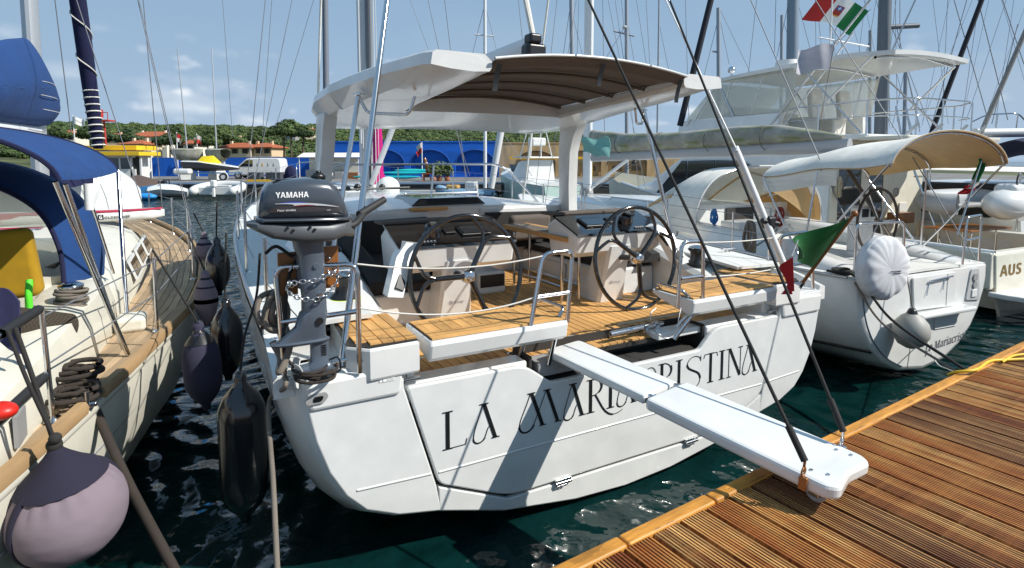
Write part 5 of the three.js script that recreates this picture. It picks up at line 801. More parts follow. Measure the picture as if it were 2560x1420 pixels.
  const cov = tag(obj('navy_cover', sheet((u, v) => [lerp(-0.5, 0.2, u), 0.35 - 0.3 * v + 0.03 * Math.sin(u * 8), 0.1 * Math.sin(u * 5) + v * 0.1], 12, 8, 0.01), M.navyCanvas), 'dark navy cloth bunched under the blue bimini on the foredeck', 'cloth'); cov.position.set(...put(0.3, 1.85, -7.9)); cov.rotation.y = YAW;
}
// ---------- the older white yacht to starboard with the beige sprayhood ----------
{
  const yaw = THREE.MathUtils.degToRad(26), o0 = V(5.07, 0, -7.04);
  const boat = thing('sailing_boat', 'white sailing boat with beige sprayhood and bimini and a small script name on its stern', 'sailboat', o0.toArray(), yaw);
  const P = (n, g, m) => obj(n, g, m, boat), G = n => { const g = new THREE.Group(); g.name = n; boat.add(g); return g; };
  const sh = [[0, 1.34, 0.93], [-0.6, 1.48, 0.95], [-1.5, 1.62, 0.98], [-3, 1.76, 1.03], [-5, 1.78, 1.10], [-7, 1.55, 1.16], [-9, 1.02, 1.22], [-10.6, 0.30, 1.28], [-11, 0.05, 1.3]];
  const sec = [[1, 1], [1.0, 0.86], [0.97, 0.70], [0.90, 0.52], [0.78, 0.34], [0.60, 0.18], [0.35, 0.05], [0, 0]];
  const ring = (z, b, s, k, q = 0) => { const R = []; for (const [x, y] of sec) R.push([-(b - q) * x, k + q + (s - k - q) * y, z]); for (let i = sec.length - 2; i >= 0; i--) R.push([(b - q) * sec[i][0], k + q + (s - k - q) * sec[i][1], z]); return R; };
  const kel = z => z > -4 ? lerp(-0.29, -0.62, -z / 4) : z > -8 ? -0.62 : lerp(-0.62, 0.3, (-8 - z) / 3);
  P('hull', loft([ring(0.028, 1.34, 0.93, -0.29, 0.05), ring(0.015, 1.34, 0.93, -0.29, 0.015), ...sh.map(([z, b, s]) => ring(z, b, s, kel(z)))], { closed: false, crease: 0.9 }), M.gel);
  const half = sec.map(([x, y]) => [(1.34 - 0.045) * x, -0.245 + (0.93 + 0.245) * y]), out = [...half.map(([x, y]) => [-x, y]), ...half.slice(0, -1).reverse()];
  P('transom', slab(out, 0.05, 0.012).translate(0, 0, -0.02), M.gel);
  P('boot_stripe', tube([...Array(20)].map((_, i) => { const z = lerp(0.0, -9, i / 19), [b] = interp(sh, z); const k = kel(z), s = interp(sh, z)[1]; return [-b * 0.745, k + (s - k) * 0.30, z]; }), 0.022, { seg: 60, n: 5 }), M.black);
  P('transom_edge_line', tube(half.slice(1, 7).map(([x, y]) => [-x * 0.965 + 0.0, y + 0.01, 0.034]), 0.007, { n: 5 }), mat([0.12, 0.15, 0.2], 0.5));
  const door = P('transom_door', slab(round([[-0.30, 0.50], [0.55, 0.46], [0.55, 0.90], [-0.36, 0.90]], 0.03), 0.025, 0.008).translate(0, 0, 0.034), M.gel);
  obj('door_seam', box(0.008, 0.40, 0.006, 0.36, 0.69, 0.060), M.greyPlastic, door); obj('door_handle', [rod([-0.05, 0.84, 0.085], [0.42, 0.86, 0.085], 0.011), rod([-0.02, 0.84, 0.06], [-0.10, 0.66, 0.075], 0.006), rod([0.3, 0.85, 0.06], [0.24, 0.70, 0.075], 0.006)], M.steel, door);
  P('transom_step', slab(round([[-0.35, 0.42], [0.80, 0.40], [0.82, 0.455], [-0.35, 0.475]], 0.02), 0.16, 0.02).translate(0, 0, 0.03), M.gel);
  P('transom_hatch', slab(round([[0.18, 0.20], [0.66, 0.19], [0.68, 0.36], [0.16, 0.37]], 0.02), 0.014, 0.004).translate(0, 0, 0.03), M.gelMatt);
  { const s = P('shower_panel', slab(round([[0.83, 0.50], [1.16, 0.47], [1.10, 0.90], [0.92, 0.90]], 0.04), 0.018, 0.006).translate(0, 0, 0.03), M.greyPlastic); s.material = mat([0.45, 0.45, 0.45], 0.5); for (const [y, r] of [[0.79, 0.05], [0.69, 0.045]]) obj('panel_knob', cyl(r, r, 0.02, 0, 0, 0, 18).rotateX(Math.PI / 2).translate(1.0, y, 0.055), M.greyPlastic, s); obj('panel_lid', rbox(0.12, 0.10, 0.015, 1.0, 0.58, 0.055, 0.01), M.gelMatt, s); }
  P('name_lettering', new THREE.PlaneGeometry(0.92, 0.24).rotateZ(0.07).translate(0.46, -0.01, 0.0345), mat([1, 1, 1], 0.5, 0, { transparent: true, alphaTest: 0.3, map: canvasTex(1024, 256, (x, w, h) => { x.clearRect(0, 0, w, h); x.font = 'italic 148px serif'; x.fillStyle = '#55525c'; x.fillText('La Mariacristina', 14, 160); x.strokeStyle = '#55525c'; x.lineWidth = 7; x.beginPath(); x.moveTo(60, 190); x.bezierCurveTo(20, 240, 0, 200, 60, 170); x.stroke(); }, { clamp: true }) }));
  // deck, coamings, cockpit
  P('deck', sheet((u, v) => { const z = lerp(-0.0, -10.9, v), [b, y] = interp(sh, z); const w = (b - 0.01) * lerp(-1, 1, u); return [w, y + 0.03 * (1 - (w / b) ** 2), z]; }, 6, 40, 0.03), M.nonskid);
  P('toe_rail', tube([...Array(30)].map((_, i) => { const z = lerp(-0.1, -10.8, i / 29), [b, y] = interp(sh, z); return [-b + 0.02, y + 0.03, z]; }), 0.018, { seg: 80, n: 6 }), M.alu);
  for (const s of [-1, 1]) { const cm = [[-0.05, 1.16, 1.0], [-0.8, 1.22, 1.14], [-1.8, 1.30, 1.26], [-2.9, 1.36, 1.34]].map(([z, b, t]) => { const y0 = interp(sh, z)[1]; const r = [[s * b, y0, z], [s * (b - 0.06), lerp(y0, t, 0.8), z], [s * (b - 0.14), t, z], [s * (b - 0.40), t, z], [s * (b - 0.46), t - 0.05, z], [s * (b - 0.46), y0, z]]; return s > 0 ? r : r.reverse(); }); P('coaming', loft(cm, { crease: 0.8 }), M.gel); }
  P('cockpit_bulkhead', box(2.3, 0.75, 0.05, 0, 1.2, -2.95), M.gel); P('companionway', box(0.62, 0.62, 0.02, 0, 1.2, -2.91), M.darkRecess); P('locker_front', span([-0.75, 1.0, -2.6], [-0.15, 1.36, -2.2], 0.02), M.gel);
  P('coachroof', loft([[-2.95, 1.36, 1.46], [-3.6, 1.38, 1.52], [-5.5, 1.26, 1.52], [-7.2, 0.95, 1.46], [-8.4, 0.5, 1.36]].map(([z, b, t]) => [[-b, 1.0, z], [-b * 0.94, t - 0.08, z], [-b * 0.8, t, z], [0, t + 0.06, z], [b * 0.8, t, z], [b * 0.94, t - 0.08, z], [b, 1.0, z]]), { crease: 0.7 }), M.gel);
  P('grab_rail', [pipe([[-1.02, 1.5, -3.3], [-1.02, 1.58, -3.4], [-0.95, 1.58, -5.2], [-0.95, 1.5, -5.3]], 0.014)], M.steel);
  P('winch', [cyl(0.08, 0.06, 0.16, -1.08, 1.34, -1.7)], M.steel);
  // sprayhood
  const hood = G('sprayhood'); const pr = [[1.42, 1.20], [1.36, 1.62], [1.08, 1.98], [0.6, 2.16], [0, 2.20]], full = [...pr, ...pr.slice(0, -1).reverse().map(([x, y]) => [-x, y])].reverse(), hc = new THREE.CatmullRomCurve3(full.map(([x, y]) => V(x, y, 0)));
  const hf = (u, v) => { const p = hc.getPoint(u), z = lerp(-2.45, -4.2, v), k = v < 0.35 ? 1 - v * 0.08 : lerp(0.972, 0.28, Math.pow((v - 0.35) / 0.65, 1.25)); return [p.x * lerp(1, 0.86, v), 1.18 + (p.y - 1.18) * k + 0.012 * Math.sin(u * 20) * Math.sin(v * 6), z]; };
  obj('canvas', sheet((u, v) => hf(lerp(0.16, 0.84, u), v * 0.42), 40, 8, 0.008, { su: 4, sv: 1 }), M.whiteCanvas, hood);
  obj('side_panel', sheet((u, v) => hf(lerp(0, 0.16, u), v * 0.98), 8, 16, 0.008, { su: 1, sv: 2 }), M.whiteCanvas, hood); obj('side_panel', sheet((u, v) => hf(lerp(0.84, 1.0, u), v * 0.98), 8, 16, 0.008, { su: 1, sv: 2 }), M.tanCanvas, hood);
  obj('front_window', sheet((u, v) => hf(lerp(0.18, 0.82, u), lerp(0.43, 0.92, v)), 30, 8, 0.004), M.vinyl, hood);
  for (const u of [0.17, 0.39, 0.61, 0.83]) obj('window_seam', tube([...Array(9)].map((_, i) => { const p = hf(u, lerp(0.42, 0.98, i / 8)); return [p[0], p[1] + 0.01, p[2]]; }), 0.028, { n: 6 }), M.tanCanvas, hood);
  for (const v of [0.0, 0.42]) obj('hood_bow', tube([...Array(21)].map((_, i) => { const p = hf(i / 20, v); return [p[0], p[1] - 0.012, p[2]]; }), 0.014, { seg: 60 }), M.steel, hood);
  obj('aft_trim', tube([...Array(21)].map((_, i) => { const p = hf(i / 20, 0); return [p[0], p[1] + 0.006, p[2]]; }), 0.012, { seg: 60 }), M.whiteCanvas, hood);
  obj('inner_flap', sheet((u, v) => { const a = hf(lerp(0.55, 0.96, u), 0.05); return [a[0] * 0.98, lerp(a[1] - 0.02, 1.22, v * (0.35 + 0.65 * u)), a[2] - 0.02 - 0.06 * v]; }, 14, 8, 0.006), M.tanCanvas, hood);
  // bimini
  const bm = G('bimini'); const bf = (u, v) => { const a = lerp(-1.45, 1.45, u), z = lerp(0.22, -1.55, v), w = 1.20 - 0.08 * v, h = 0.44 - 0.14 * v; return [w * Math.sin(a) + 0.05, 2.20 + h * Math.cos(a) - 0.16 * v - 0.02 * Math.sin(v * 9), z]; };
  obj('canvas', sheet(bf, 36, 20, 0.006, { su: 4, sv: 3 }), M.tanCanvas, bm); obj('canvas_top', sheet((u, v) => { const p = bf(u, v); return [p[0] * 1.005, p[1] + 0.012, p[2]]; }, 36, 20, 0.005, { su: 4, sv: 3 }), M.whiteCanvas, bm);
  obj('side_skirt', sheet((u, v) => { const p = bf(0, lerp(0.38, 1, u)); return [p[0] + 0.01, p[1] - v * 0.20, p[2]]; }, 12, 3, 0.006), M.whiteCanvas, bm);
  for (const v of [0.02, 0.5, 0.98]) obj('bimini_bow', tube([...Array(17)].map((_, i) => { const p = bf(i / 16, v); return [p[0] * 0.995, p[1] - 0.016, p[2]]; }), 0.013, { seg: 48 }), M.steel, bm);
  for (const s of [-1, 1]) { obj('bimini_leg', [rod([s * 1.25, 1.05, -0.75], [s * 1.18, 2.25, 0.20], 0.013)], M.steel, bm); obj('bimini_leg', [rod([s * 1.25, 1.05, -0.78], [s * 1.10, 2.06, -1.52], 0.013)], M.steel, bm); obj('bimini_leg', [rod([s * 1.25, 1.05, -0.76], [s * 1.15, 2.16, -0.68], 0.013)], M.steel, bm); }
  // wheel and pedestal
  const w = G('steering_wheel'); w.position.set(0.0, 1.50, -0.62); obj('wheel_rim', torus(0.42, 0.018, 0, 0, 0, 60, 8), mat([0.06, 0.045, 0.035], 0.7), w); for (let i = 0; i < 6; i++) obj('spoke', rod([0, 0, 0.02], [0.42 * Math.cos(i * 1.047), 0.42 * Math.sin(i * 1.047), 0], 0.008), M.steel, w); obj('wheel_hub', cyl(0.035, 0.035, 0.06, 0, 0, 0).rotateX(Math.PI / 2), M.steel, w);
  P('steering_pedestal', [rbox(0.26, 0.55, 0.24, 0, 1.24, -0.85, 0.06), rbox(0.34, 0.22, 0.16, 0, 1.58, -0.82, 0.04)], M.gel); for (const x of [-0.09, 0.09]) P('instrument', [rbox(0.11, 0.11, 0.03, x, 1.60, -0.73, 0.01)], M.black);
  // stern rails
  P('stern_rail', [pipe([[-1.30, 0.97, -0.05], [-1.30, 1.58, -0.05], [-0.55, 1.58, 0.03], [-0.50, 0.97, 0.02]], 0.014), pipe([[-1.30, 1.28, -0.05], [-0.53, 1.28, 0.03]], 0.013)], M.steel); P('stern_rail', [pipe([[0.75, 0.97, 0.02], [0.78, 1.58, 0.03], [1.28, 1.58, -0.05], [1.28, 0.97, -0.05]], 0.014), pipe([[0.76, 1.28, 0.03], [1.28, 1.28, -0.05]], 0.013)], M.steel);
  for (const z of [-1.6, -3.2, -5, -7, -9]) { const [b, y] = interp(sh, z); P('stanchion', [rod([-b + 0.08, y, z], [-b + 0.08, y + 0.62, z], 0.0125)], M.steel); }
  for (const h of [0.60, 0.30]) P('guard_wire', tubeLine([[-1.30, 0.97 + h, -0.05], ...[-1.6, -3.2, -5, -7, -9].map(z => { const [b, y] = interp(sh, z); return [-b + 0.08, y + h, z]; })], 0.004), M.stay);
  P('diagonal_brace', [rod([-1.55, 1.0, -1.5], [-1.38, 1.5, -0.85], 0.014)], M.steel);
  // rig
  P('mast', [loft([1.5, 7, 13.5].map(y => [...Array(14)].map((_, i) => { const a = i / 14 * 6.283; return [0.09 * Math.cos(a), y, -7.5 + 0.14 * Math.sin(a)]; })))], M.mastWhite);
  P('mast_boot', [cyl(0.15, 0.13, 0.16, 0, 1.56, -7.5)], M.greyPlastic);
  P('boom', [loft([[0, 2.36, -7.3], [0.0, 2.50, -1.05]].map(([x, y, z]) => [...Array(12)].map((_, i) => { const a = i / 12 * 6.283; return [x + 0.06 * Math.cos(a), y + 0.10 * Math.sin(a), z]; })))], mat([0.40, 0.40, 0.41], 0.45, 0.3));
  P('sail_cover', loft([[-7.3, 0.10, 2.46, 3.0], [-7.0, 0.16, 2.45, 2.96], [-6, 0.17, 2.47, 2.86], [-4.5, 0.17, 2.50, 2.82], [-3, 0.16, 2.53, 2.86], [-2.2, 0.14, 2.55, 2.84], [-1.5, 0.09, 2.57, 2.72], [-1.15, 0.04, 2.58, 2.64]].map(([z, ww, a, b], k) => [...Array(20)].map((_, i) => { const t = i / 20 * 6.283, c = Math.cos(t), s = Math.sin(t); return [ww * c * (1 + 0.14 * Math.sin(t * 3 + k * 2)), (a + b) / 2 + (b - a) / 2 * s, z]; })), { crease: 1.2 }), M.greyCanvas);
  for (const z of [-6.2, -4.9, -3.6, -2.4]) P('cover_tie', torus(0.185, 0.007, 0, 0, 0, 24, 5).scale(1, 1.05, 1).translate(0, 2.64, z), M.ropeGrey);
  P('boom_vang', [rod([0, 1.66, -7.3], [0, 2.34, -5.9], 0.04)], M.mastWhite); P('vang_tackle', [rod([0, 1.62, -7.2], [0, 2.28, -5.7], 0.008), rod([0.03, 1.62, -7.2], [0.03, 2.28, -5.6], 0.008), ball(0.05, 0, 2.24, -5.75)], M.black);
  P('boom_tackle', [rbox(0.06, 0.12, 0.08, 0, 2.40, -1.2, 0.02), rod([0, 2.36, -1.2], [0.0, 1.1, -0.3], 0.012), rod([0.03, 2.36, -1.2], [0.05, 1.1, -0.3], 0.010), rod([-0.03, 2.36, -1.2], [-0.04, 1.1, -0.28], 0.010)], M.ropeGrey);
  for (const s of [-1, 1]) P('backstay', [rod([s * 1.1, 1.0, 0.0], [0.0, 13.4, -7.3], 0.007)], M.stay);
  for (const s of [-1, 1]) P('shroud', [rod([s * 1.5, 1.16, -7.4], [0, 12.8, -7.5], 0.006), rod([s * 1.45, 1.16, -7.0], [0, 8, -7.5], 0.006)], M.stay);
  P('forestay', [rod([0, 1.3, -10.8], [0, 13.2, -7.6], 0.03)], M.whiteCanvas);
  // things on it
  const put = (x, y, z) => V(x, y, z).applyAxisAngle(V(0, 1, 0), yaw).add(o0).toArray();
  { const c = thing('round_cover', 'round white cloth cover on the stern rail above the grey ball fender', 'cover', put(-1.16, 1.11, 0.17), yaw - 0.12);
    obj('cover_cloth', (() => { const g = lathe([[0, 0.118], [0.14, 0.125], [0.24, 0.118], [0.305, 0.095], [0.338, 0.05], [0.345, 0.0], [0.335, -0.05], [0.30, -0.09], [0.2, -0.10], [0, -0.10]], 72).rotateX(Math.PI / 2); const p = g.attributes.position; for (let i = 0; i < p.count; i++) { const x = p.getX(i), y = p.getY(i), z = p.getZ(i), r = Math.hypot(x, y) / 0.345, a = Math.atan2(y, x); const f = r * r * r * (0.006 * Math.sin(a * 17 + 2 * Math.sin(a * 3)) + 0.005 * Math.sin(a * 7)); p.setXYZ(i, x * (1 + f * 0.5), y * 1.04 * (1 + f * 0.5), z + (z > 0 ? f * 1.6 - 0.02 * Math.max(0, 0.25 - Math.abs(x + 0.1) ) * (y > 0 ? 1 : 0) : 0)); } g.computeVertexNormals(); return g; })(), M.gelMatt, c); c.children[0].material = fabric([214, 216, 220], { m: { bumpMap: clothBump, bumpScale: 0.005 } });
    obj('cover_seam', torus(0.335, 0.008, 0, 0, 0.03, 60, 5).scale(1, 1.05, 1), M.gelMatt, c);
    obj('cover_print', [box(0.16, 0.008, 0.002, 0.05, -0.02, 0.129), box(0.12, 0.008, 0.002, 0.07, -0.045, 0.129)], M.black, c); }
  { const f = thing('ball_fender', 'grey ball fender hanging on the small script transom', 'fender', put(-0.66, 0.36, 0.235), yaw); obj('fender_body', lathe([[0, -0.215], [0.05, -0.21], [0.13, -0.165], [0.185, -0.07], [0.19, 0.0], [0.17, 0.08], [0.11, 0.155], [0.05, 0.195], [0.04, 0.215], [0, 0.215]], 36), mat([0.33, 0.325, 0.30], 0.55), f); obj('fender_neck', lathe([[0.06, 0.185], [0.045, 0.225], [0.03, 0.25], [0.0, 0.25]], 20), M.black, f); obj('lanyard', [tube([[0, 0.25, 0], [-0.01, 0.5, -0.05], [-0.02, 0.9, -0.14]], 0.007), rod([0.0, -0.21, 0], [0.0, -0.46, -0.02], 0.004)], M.ropeGrey, f); }
  line('mooring_line', 'upper of two black mooring lines from the beige canopied boat to the pontoon', [put(-1.42, 1.02, -0.3), put(-1.36, 0.99, 0.02), [4.028,0.61,-6.05], [4.046,0.431,-5.05]], 0.015, M.ropeBlack);
  line('mooring_line', 'lower grey of two mooring lines from the beige canopied boat to the pontoon', [put(-1.36, 0.93, 0.0), [3.978,0.544,-6.1], [4.018,0.391,-5.08]], 0.012, M.ropeGrey);
  line('shore_cable', 'thin pale cable hanging from the script transom to the pontoon edge', [put(0.0, 0.12, 0.05), [4.409,0.207,-5.9], [4.162,0.31,-5.4], [4.052,0.376,-5.1]], 0.006, M.ropeWhite);
  coil('rope_coil', 'pale grey rope hank hung on the beige canopied boat side rail', put(-1.62, 1.30, -1.25), 0.10, 7, 0.016, M.ropeGrey, { up: true, turn: yaw + 1.2, seed: 31, tall: 2.1 });
  coil('rope_coil', 'red rope hank hung in the beige canopied boat cockpit', put(-0.72, 1.52, -1.55), 0.07, 7, 0.010, M.ropeRed, { up: true, turn: yaw, seed: 33, tall: 1.7 });
  coil('rope_coil', 'bright blue hose coiled under the beige sprayhood', put(-1.0, 1.42, -2.5), 0.13, 5, 0.013, M.ropeBlue, { up: true, turn: yaw + 0.5, seed: 35, tall: 1.0 });
  coil('rope_coil', 'black rope heap on the stern deck corner by the round white cover', put(-1.22, 0.97, -0.25), 0.09, 4, 0.012, M.ropeBlack, { h: 0.05, seed: 36 });
  const tw = tag(obj('towel', sheet((u, v) => [0.05 * Math.sin(u * 5 + v * 4) - 0.04, -v * (0.42 - 0.12 * u) + 0.03 * Math.sin(u * 9), lerp(0.32, -0.32, u) + v * 0.03], 16, 10, 0.01), fabric([120, 172, 166])), 'pale turquoise towel hung over the boom beside the mast', 'towel'); tw.position.set(...[1.764,2.76,-12.3]); tw.rotation.y = yaw + 0.5;
}
// ---------- the flybridge motor yacht behind ----------
{
  const yaw = THREE.MathUtils.degToRad(26), o0 = V(8.02, 0, -9.66);
  const boat = thing('motor_yacht', 'cream flybridge motor yacht with dark side windows and a white hardtop', 'motor yacht', o0.toArray(), yaw);
  const P = (n, g, m) => obj(n, g, m, boat), G = n => { const g = new THREE.Group(); g.name = n; boat.add(g); return g; };
  const put = (x, y, z) => V(x, y, z).applyAxisAngle(V(0, 1, 0), yaw).add(o0).toArray();
  const B = 4.0, cx = 2.0;
  // hull: [z, half beam, sheer]
  const sh = [[0, 1.9, 0.70], [-1.5, 1.98, 0.74], [-3, 2.0, 0.80], [-5, 2.0, 0.92], [-7, 1.98, 1.08], [-9, 1.85, 1.28], [-11, 1.45, 1.5], [-12.6, 0.8, 1.7], [-13.5, 0.12, 1.85]];
  const sec = [[1, 1], [0.985, 0.8], [0.95, 0.55], [0.90, 0.38], [0.84, 0.25], [0, 0]];
  P('hull', loft(sh.map(([z, b, s]) => { const k = z > -9 ? -0.6 : lerp(-0.6, 0.6, (-9 - z) / 4.5); const R = []; for (const [x, y] of sec) R.push([cx - b * x, k + (s - k) * y, z]); for (let i = sec.length - 2; i >= 0; i--) R.push([cx + b * sec[i][0], k + (s - k) * sec[i][1], z]); return R; }), { closed: false, crease: 0.5 }), M.cream);
  P('transom', slab([[0.12, 0.70], [0.2, 0.05], [0.4, -0.4], [3.6, -0.4], [3.8, 0.05], [3.88, 0.70]], 0.06, 0.015).translate(0, 0, -0.03), M.cream);
  P('swim_platform', flat(slab(round([[0.05, 0.05], [0.10, -0.65], [0.4, -0.80], [3.6, -0.80], [3.9, -0.65], [3.95, 0.05]].reverse(), 0.1), 0.09, 0.02)).translate(0, -0.02, 0), M.gel);
  P('gunwale_cap', [tube(sh.slice(0, 7).map(([z, b, s]) => [cx - b + 0.04, s + 0.03, z]), 0.05, { seg: 50 })], M.gel);
  P('transom_lettering', new THREE.PlaneGeometry(1.9, 0.34).translate(1.15, 0.42, 0.036), mat([1, 1, 1], 0.35, 0.4, { transparent: true, alphaTest: 0.4, map: canvasTex(1024, 192, (x, w, h) => { x.clearRect(0, 0, w, h); x.fillStyle = '#8a6a22'; x.font = 'bold 150px sans-serif'; x.save(); x.scale(1.35, 1); x.fillText('AUS', 30, 150); x.restore(); }, { clamp: true }) }));
  for (const x of [0.9, 1.08, 1.2]) P('deck_cleat', [cyl(0.035, 0.025, 0.10, x, 0.12, 0.25)], M.steel);
  line('mooring_line', 'black line coiled on the motor yacht swim platform edge', [put(0.3, 0.10, 0.45), put(0.5, 0.12, 0.5), put(0.75, 0.09, 0.45), put(0.55, 0.11, 0.38), put(0.35, 0.12, 0.46)], 0.014, M.ropeBlack);
  // cockpit
  P('cockpit_sole', planUV(box(3.7, 0.04, 3.2, cx, 0.12, -1.6)), OLDTEAK[1]);
  for (const s of [-1, 1]) P('cockpit_side', span([cx + s * 1.96, 0.1, -3.2], [cx + s * 1.66, 0.74, 0], 0.04), M.cream); P('cockpit_aft_wall', span([0.1, 0.1, -0.24], [3.9, 0.72, -0.04], 0.04), M.cream);
  for (const z of [-0.7, -1.6, -2.4]) P('side_locker_door', [rbox(0.015, 0.3, 0.6, 3.655, 0.42, z, 0.01)], M.gelMatt);
  // cabin: walls, aft bulkhead with doors, side windows
  const cab = [[-3.2, 0.30, 2.75], [-5, 0.30, 2.8], [-6.6, 0.32, 2.82], [-7.6, 0.36, 2.6], [-9.6, 0.60, 1.62], [-10.6, 0.9, 1.45]].map(([z, x, t]) => [[x - 0.08, 0.7, z], [x, 1.1, z], [x + 0.06, t - 0.1, z], [x + 0.16, t, z], [4 - x - 0.16, t, z], [4 - x - 0.06, t - 0.1, z], [4 - x, 1.1, z], [4 - x + 0.08, 0.7, z]]);
  P('cabin', loft(cab, { crease: 0.4 }), M.gel);
  const wp = (z, y) => 0.30 + 0.06 * (y - 1.1) / 1.6 - 0.022 - (z < -6.6 ? 0 : 0);
  const win = (name, pts) => { const w = P(name, slab(pts.map(([z, y]) => [-z, y]), 0.03, 0.008).rotateY(Math.PI / 2).translate(0.27, 0, 0), M.glassDark); return w; };
  win('side_window', [[-9.0, 1.16], [-7.75, 2.28], [-7.55, 2.28], [-7.55, 1.16]]); win('side_window', [[-7.5, 1.16], [-7.5, 2.28], [-6.5, 2.30], [-6.5, 1.18]]); win('side_window', [[-6.45, 1.18], [-6.45, 2.30], [-5.6, 2.28], [-5.0, 2.05], [-4.75, 1.75], [-4.8, 1.2]]);
  P('hull_window_band', slab([[3.4, 0.30], [6.8, 0.42], [8.9, 0.56], [8.9, 0.72], [6.8, 0.60], [3.4, 0.48]], 0.02, 0.005).rotateY(Math.PI / 2).translate(-0.01, 0.1, 0), M.glassDark);
  const aft = P('aft_bulkhead', slab([[0.30, 0.1], [3.7, 0.1], [3.64, 2.72], [0.36, 2.72]], 0.06, 0.01, [[[0.55, 0.35], [1.35, 0.35], [1.35, 2.25], [0.55, 2.25]], [[1.62, 0.35], [2.15, 0.35], [2.15, 2.25], [1.62, 2.25]]]).translate(0, 0, -3.2), M.cream);
  obj('door_pane', box(0.8, 1.9, 0.02, 0.95, 1.30, -3.17), M.glassDark, aft); obj('door_pane', box(0.53, 1.9, 0.02, 1.885, 1.30, -3.17), M.glassDark, aft);
  obj('round_emblem', [torus(0.085, 0.02, 2.62, 1.55, -3.13, 28, 8), box(0.16, 0.03, 0.01, 2.62, 1.55, -3.13)], M.greyPlastic, aft); obj('bulkhead_locker', rbox(0.3, 0.36, 0.02, 2.9, 1.12, -3.12, 0.02), M.gelMatt, aft);
  P('bench', [rbox(0.9, 0.36, 0.5, 2.6, 0.33, -2.9, 0.04)], M.gelMatt); const bx = tag(obj('wooden_box', planUV(rbox(0.55, 0.24, 0.3, 0, 0.12, 0, 0.01)), M.varnish), 'varnished wooden box on the motor yacht bench', 'box'); bx.position.set(...put(2.45, 0.86, -2.9)); bx.rotation.y = yaw;
  coil('rope_coil', 'beige rope hank in front of the varnished box on the motor yacht', put(2.55, 0.78, -2.55), 0.15, 8, 0.016, M.ropeBeige, { up: true, turn: yaw + 0.3, seed: 51, tall: 0.95 });
  coil('rope_coil', 'long beige rope hank hung beside the motor yacht cabin door', put(0.42, 1.72, -3.05), 0.085, 8, 0.014, M.ropeBeige, { up: true, turn: yaw + 0.3, seed: 52, tall: 2.4 });
  { const t = G('cockpit_table'); for (let i = 0; i < 5; i++) obj('table_slat', planUV(rbox(0.30, 0.035, 0.85, 1.55 + i * 0.305, 0.92, -1.4, 0.008)), M.varnish, t); obj('table_leg', [pipe([[1.7, 0.14, -1.1], [1.7, 0.9, -1.1], [2.6, 0.9, -1.1], [2.6, 0.14, -1.1]], 0.018), rod([1.7, 0.4, -1.1], [2.6, 0.4, -1.1], 0.014)], M.steel, t); obj('table_leg', [pipe([[1.7, 0.14, -1.7], [1.7, 0.9, -1.7], [2.6, 0.9, -1.7], [2.6, 0.14, -1.7]], 0.018)], M.steel, t); }
  { const l = G('flybridge_ladder'); for (const x of [2.05, 2.42]) obj('ladder_rail', pipe([[x, 0.14, -1.75], [x, 0.5, -1.8], [x, 2.85, -2.75], [x, 3.5, -2.9]], 0.022), M.steel, l); for (let i = 0; i < 7; i++) obj('ladder_step', rbox(0.37, 0.035, 0.13, 2.235, 0.5 + i * 0.36, -1.8 - i * 0.145, 0.01), M.cream, l); }
  // flybridge
  P('flybridge_deck', flat(slab(round([[0.35, 2.45], [0.25, 5.5], [0.4, 8.0], [1.3, 8.7], [2.7, 8.7], [3.6, 8.0], [3.75, 5.5], [3.65, 2.45]].reverse(), 0.2), 0.12, 0.03)).translate(0, 2.72, 0), M.gel);
  P('flybridge_overhang', flat(slab(round([[0.30, 1.6], [0.28, 2.6], [3.72, 2.6], [3.70, 1.6]].reverse(), 0.1), 0.08, 0.02)).translate(0, 2.70, 0), M.cream);
  const fb = z => [[0.30, 2.84, z], [0.38, 3.30, z], [0.46, 3.30, z], [0.42, 2.84, z]];
  P('flybridge_coaming', loft([[-4.6], [-6.5], [-8.0]].map(([z]) => [[0.28, 2.84, z], [0.40, 3.42, z], [0.50, 3.42, z], [0.44, 2.84, z]])), M.gel); P('flybridge_coaming', loft([[-4.6], [-6.5], [-8.0]].map(([z]) => [[3.56, 2.84, z], [3.50, 3.42, z], [3.60, 3.42, z], [3.72, 2.84, z]])), M.gel); P('flybridge_coaming', loft([0.36, 1.3, 2.7, 3.64].map((x, i) => { const z = i === 0 || i === 3 ? -8.0 : -8.6; return [[x, 2.84, z], [x, 3.45, z + 0.35], [x, 3.45, z + 0.45], [x, 2.84, z + 0.1]]; })), M.gel);
  P('flybridge_rail', [pipe([[0.42, 2.84, -4.6], [0.42, 3.5, -4.5], [0.42, 3.52, -2.4], [1.0, 3.54, -1.85], [3.0, 3.54, -1.85], [3.58, 3.52, -2.4], [3.58, 3.5, -4.5]], 0.018, 0.3), pipe([[0.42, 3.2, -4.5], [0.42, 3.2, -2.4], [1.0, 3.2, -1.85], [3.0, 3.2, -1.85], [3.58, 3.2, -2.4]], 0.014, 0.3)], M.steel);
  for (const [x, z] of [[0.42, -3.6], [0.42, -2.5], [1.0, -1.86], [1.9, -1.86], [3.0, -1.86], [3.58, -2.5]]) P('rail_post', [rod([x, 2.80, z], [x, 3.53, z], 0.016)], M.steel);
  for (const [x, z] of [[1.5, -4.6], [2.55, -4.6]]) { const s = G('helm_seat'); obj('seat_back', slab(round([[-0.24, 0], [0.24, 0], [0.20, 0.72], [-0.20, 0.72]], 0.08), 0.14, 0.04).rotateX(-0.15).translate(x, 3.30, z + 0.1), M.whiteCanvas, s); obj('seat_base', rbox(0.5, 0.5, 0.5, x, 3.10, z - 0.2, 0.06), M.whiteCanvas, s); }
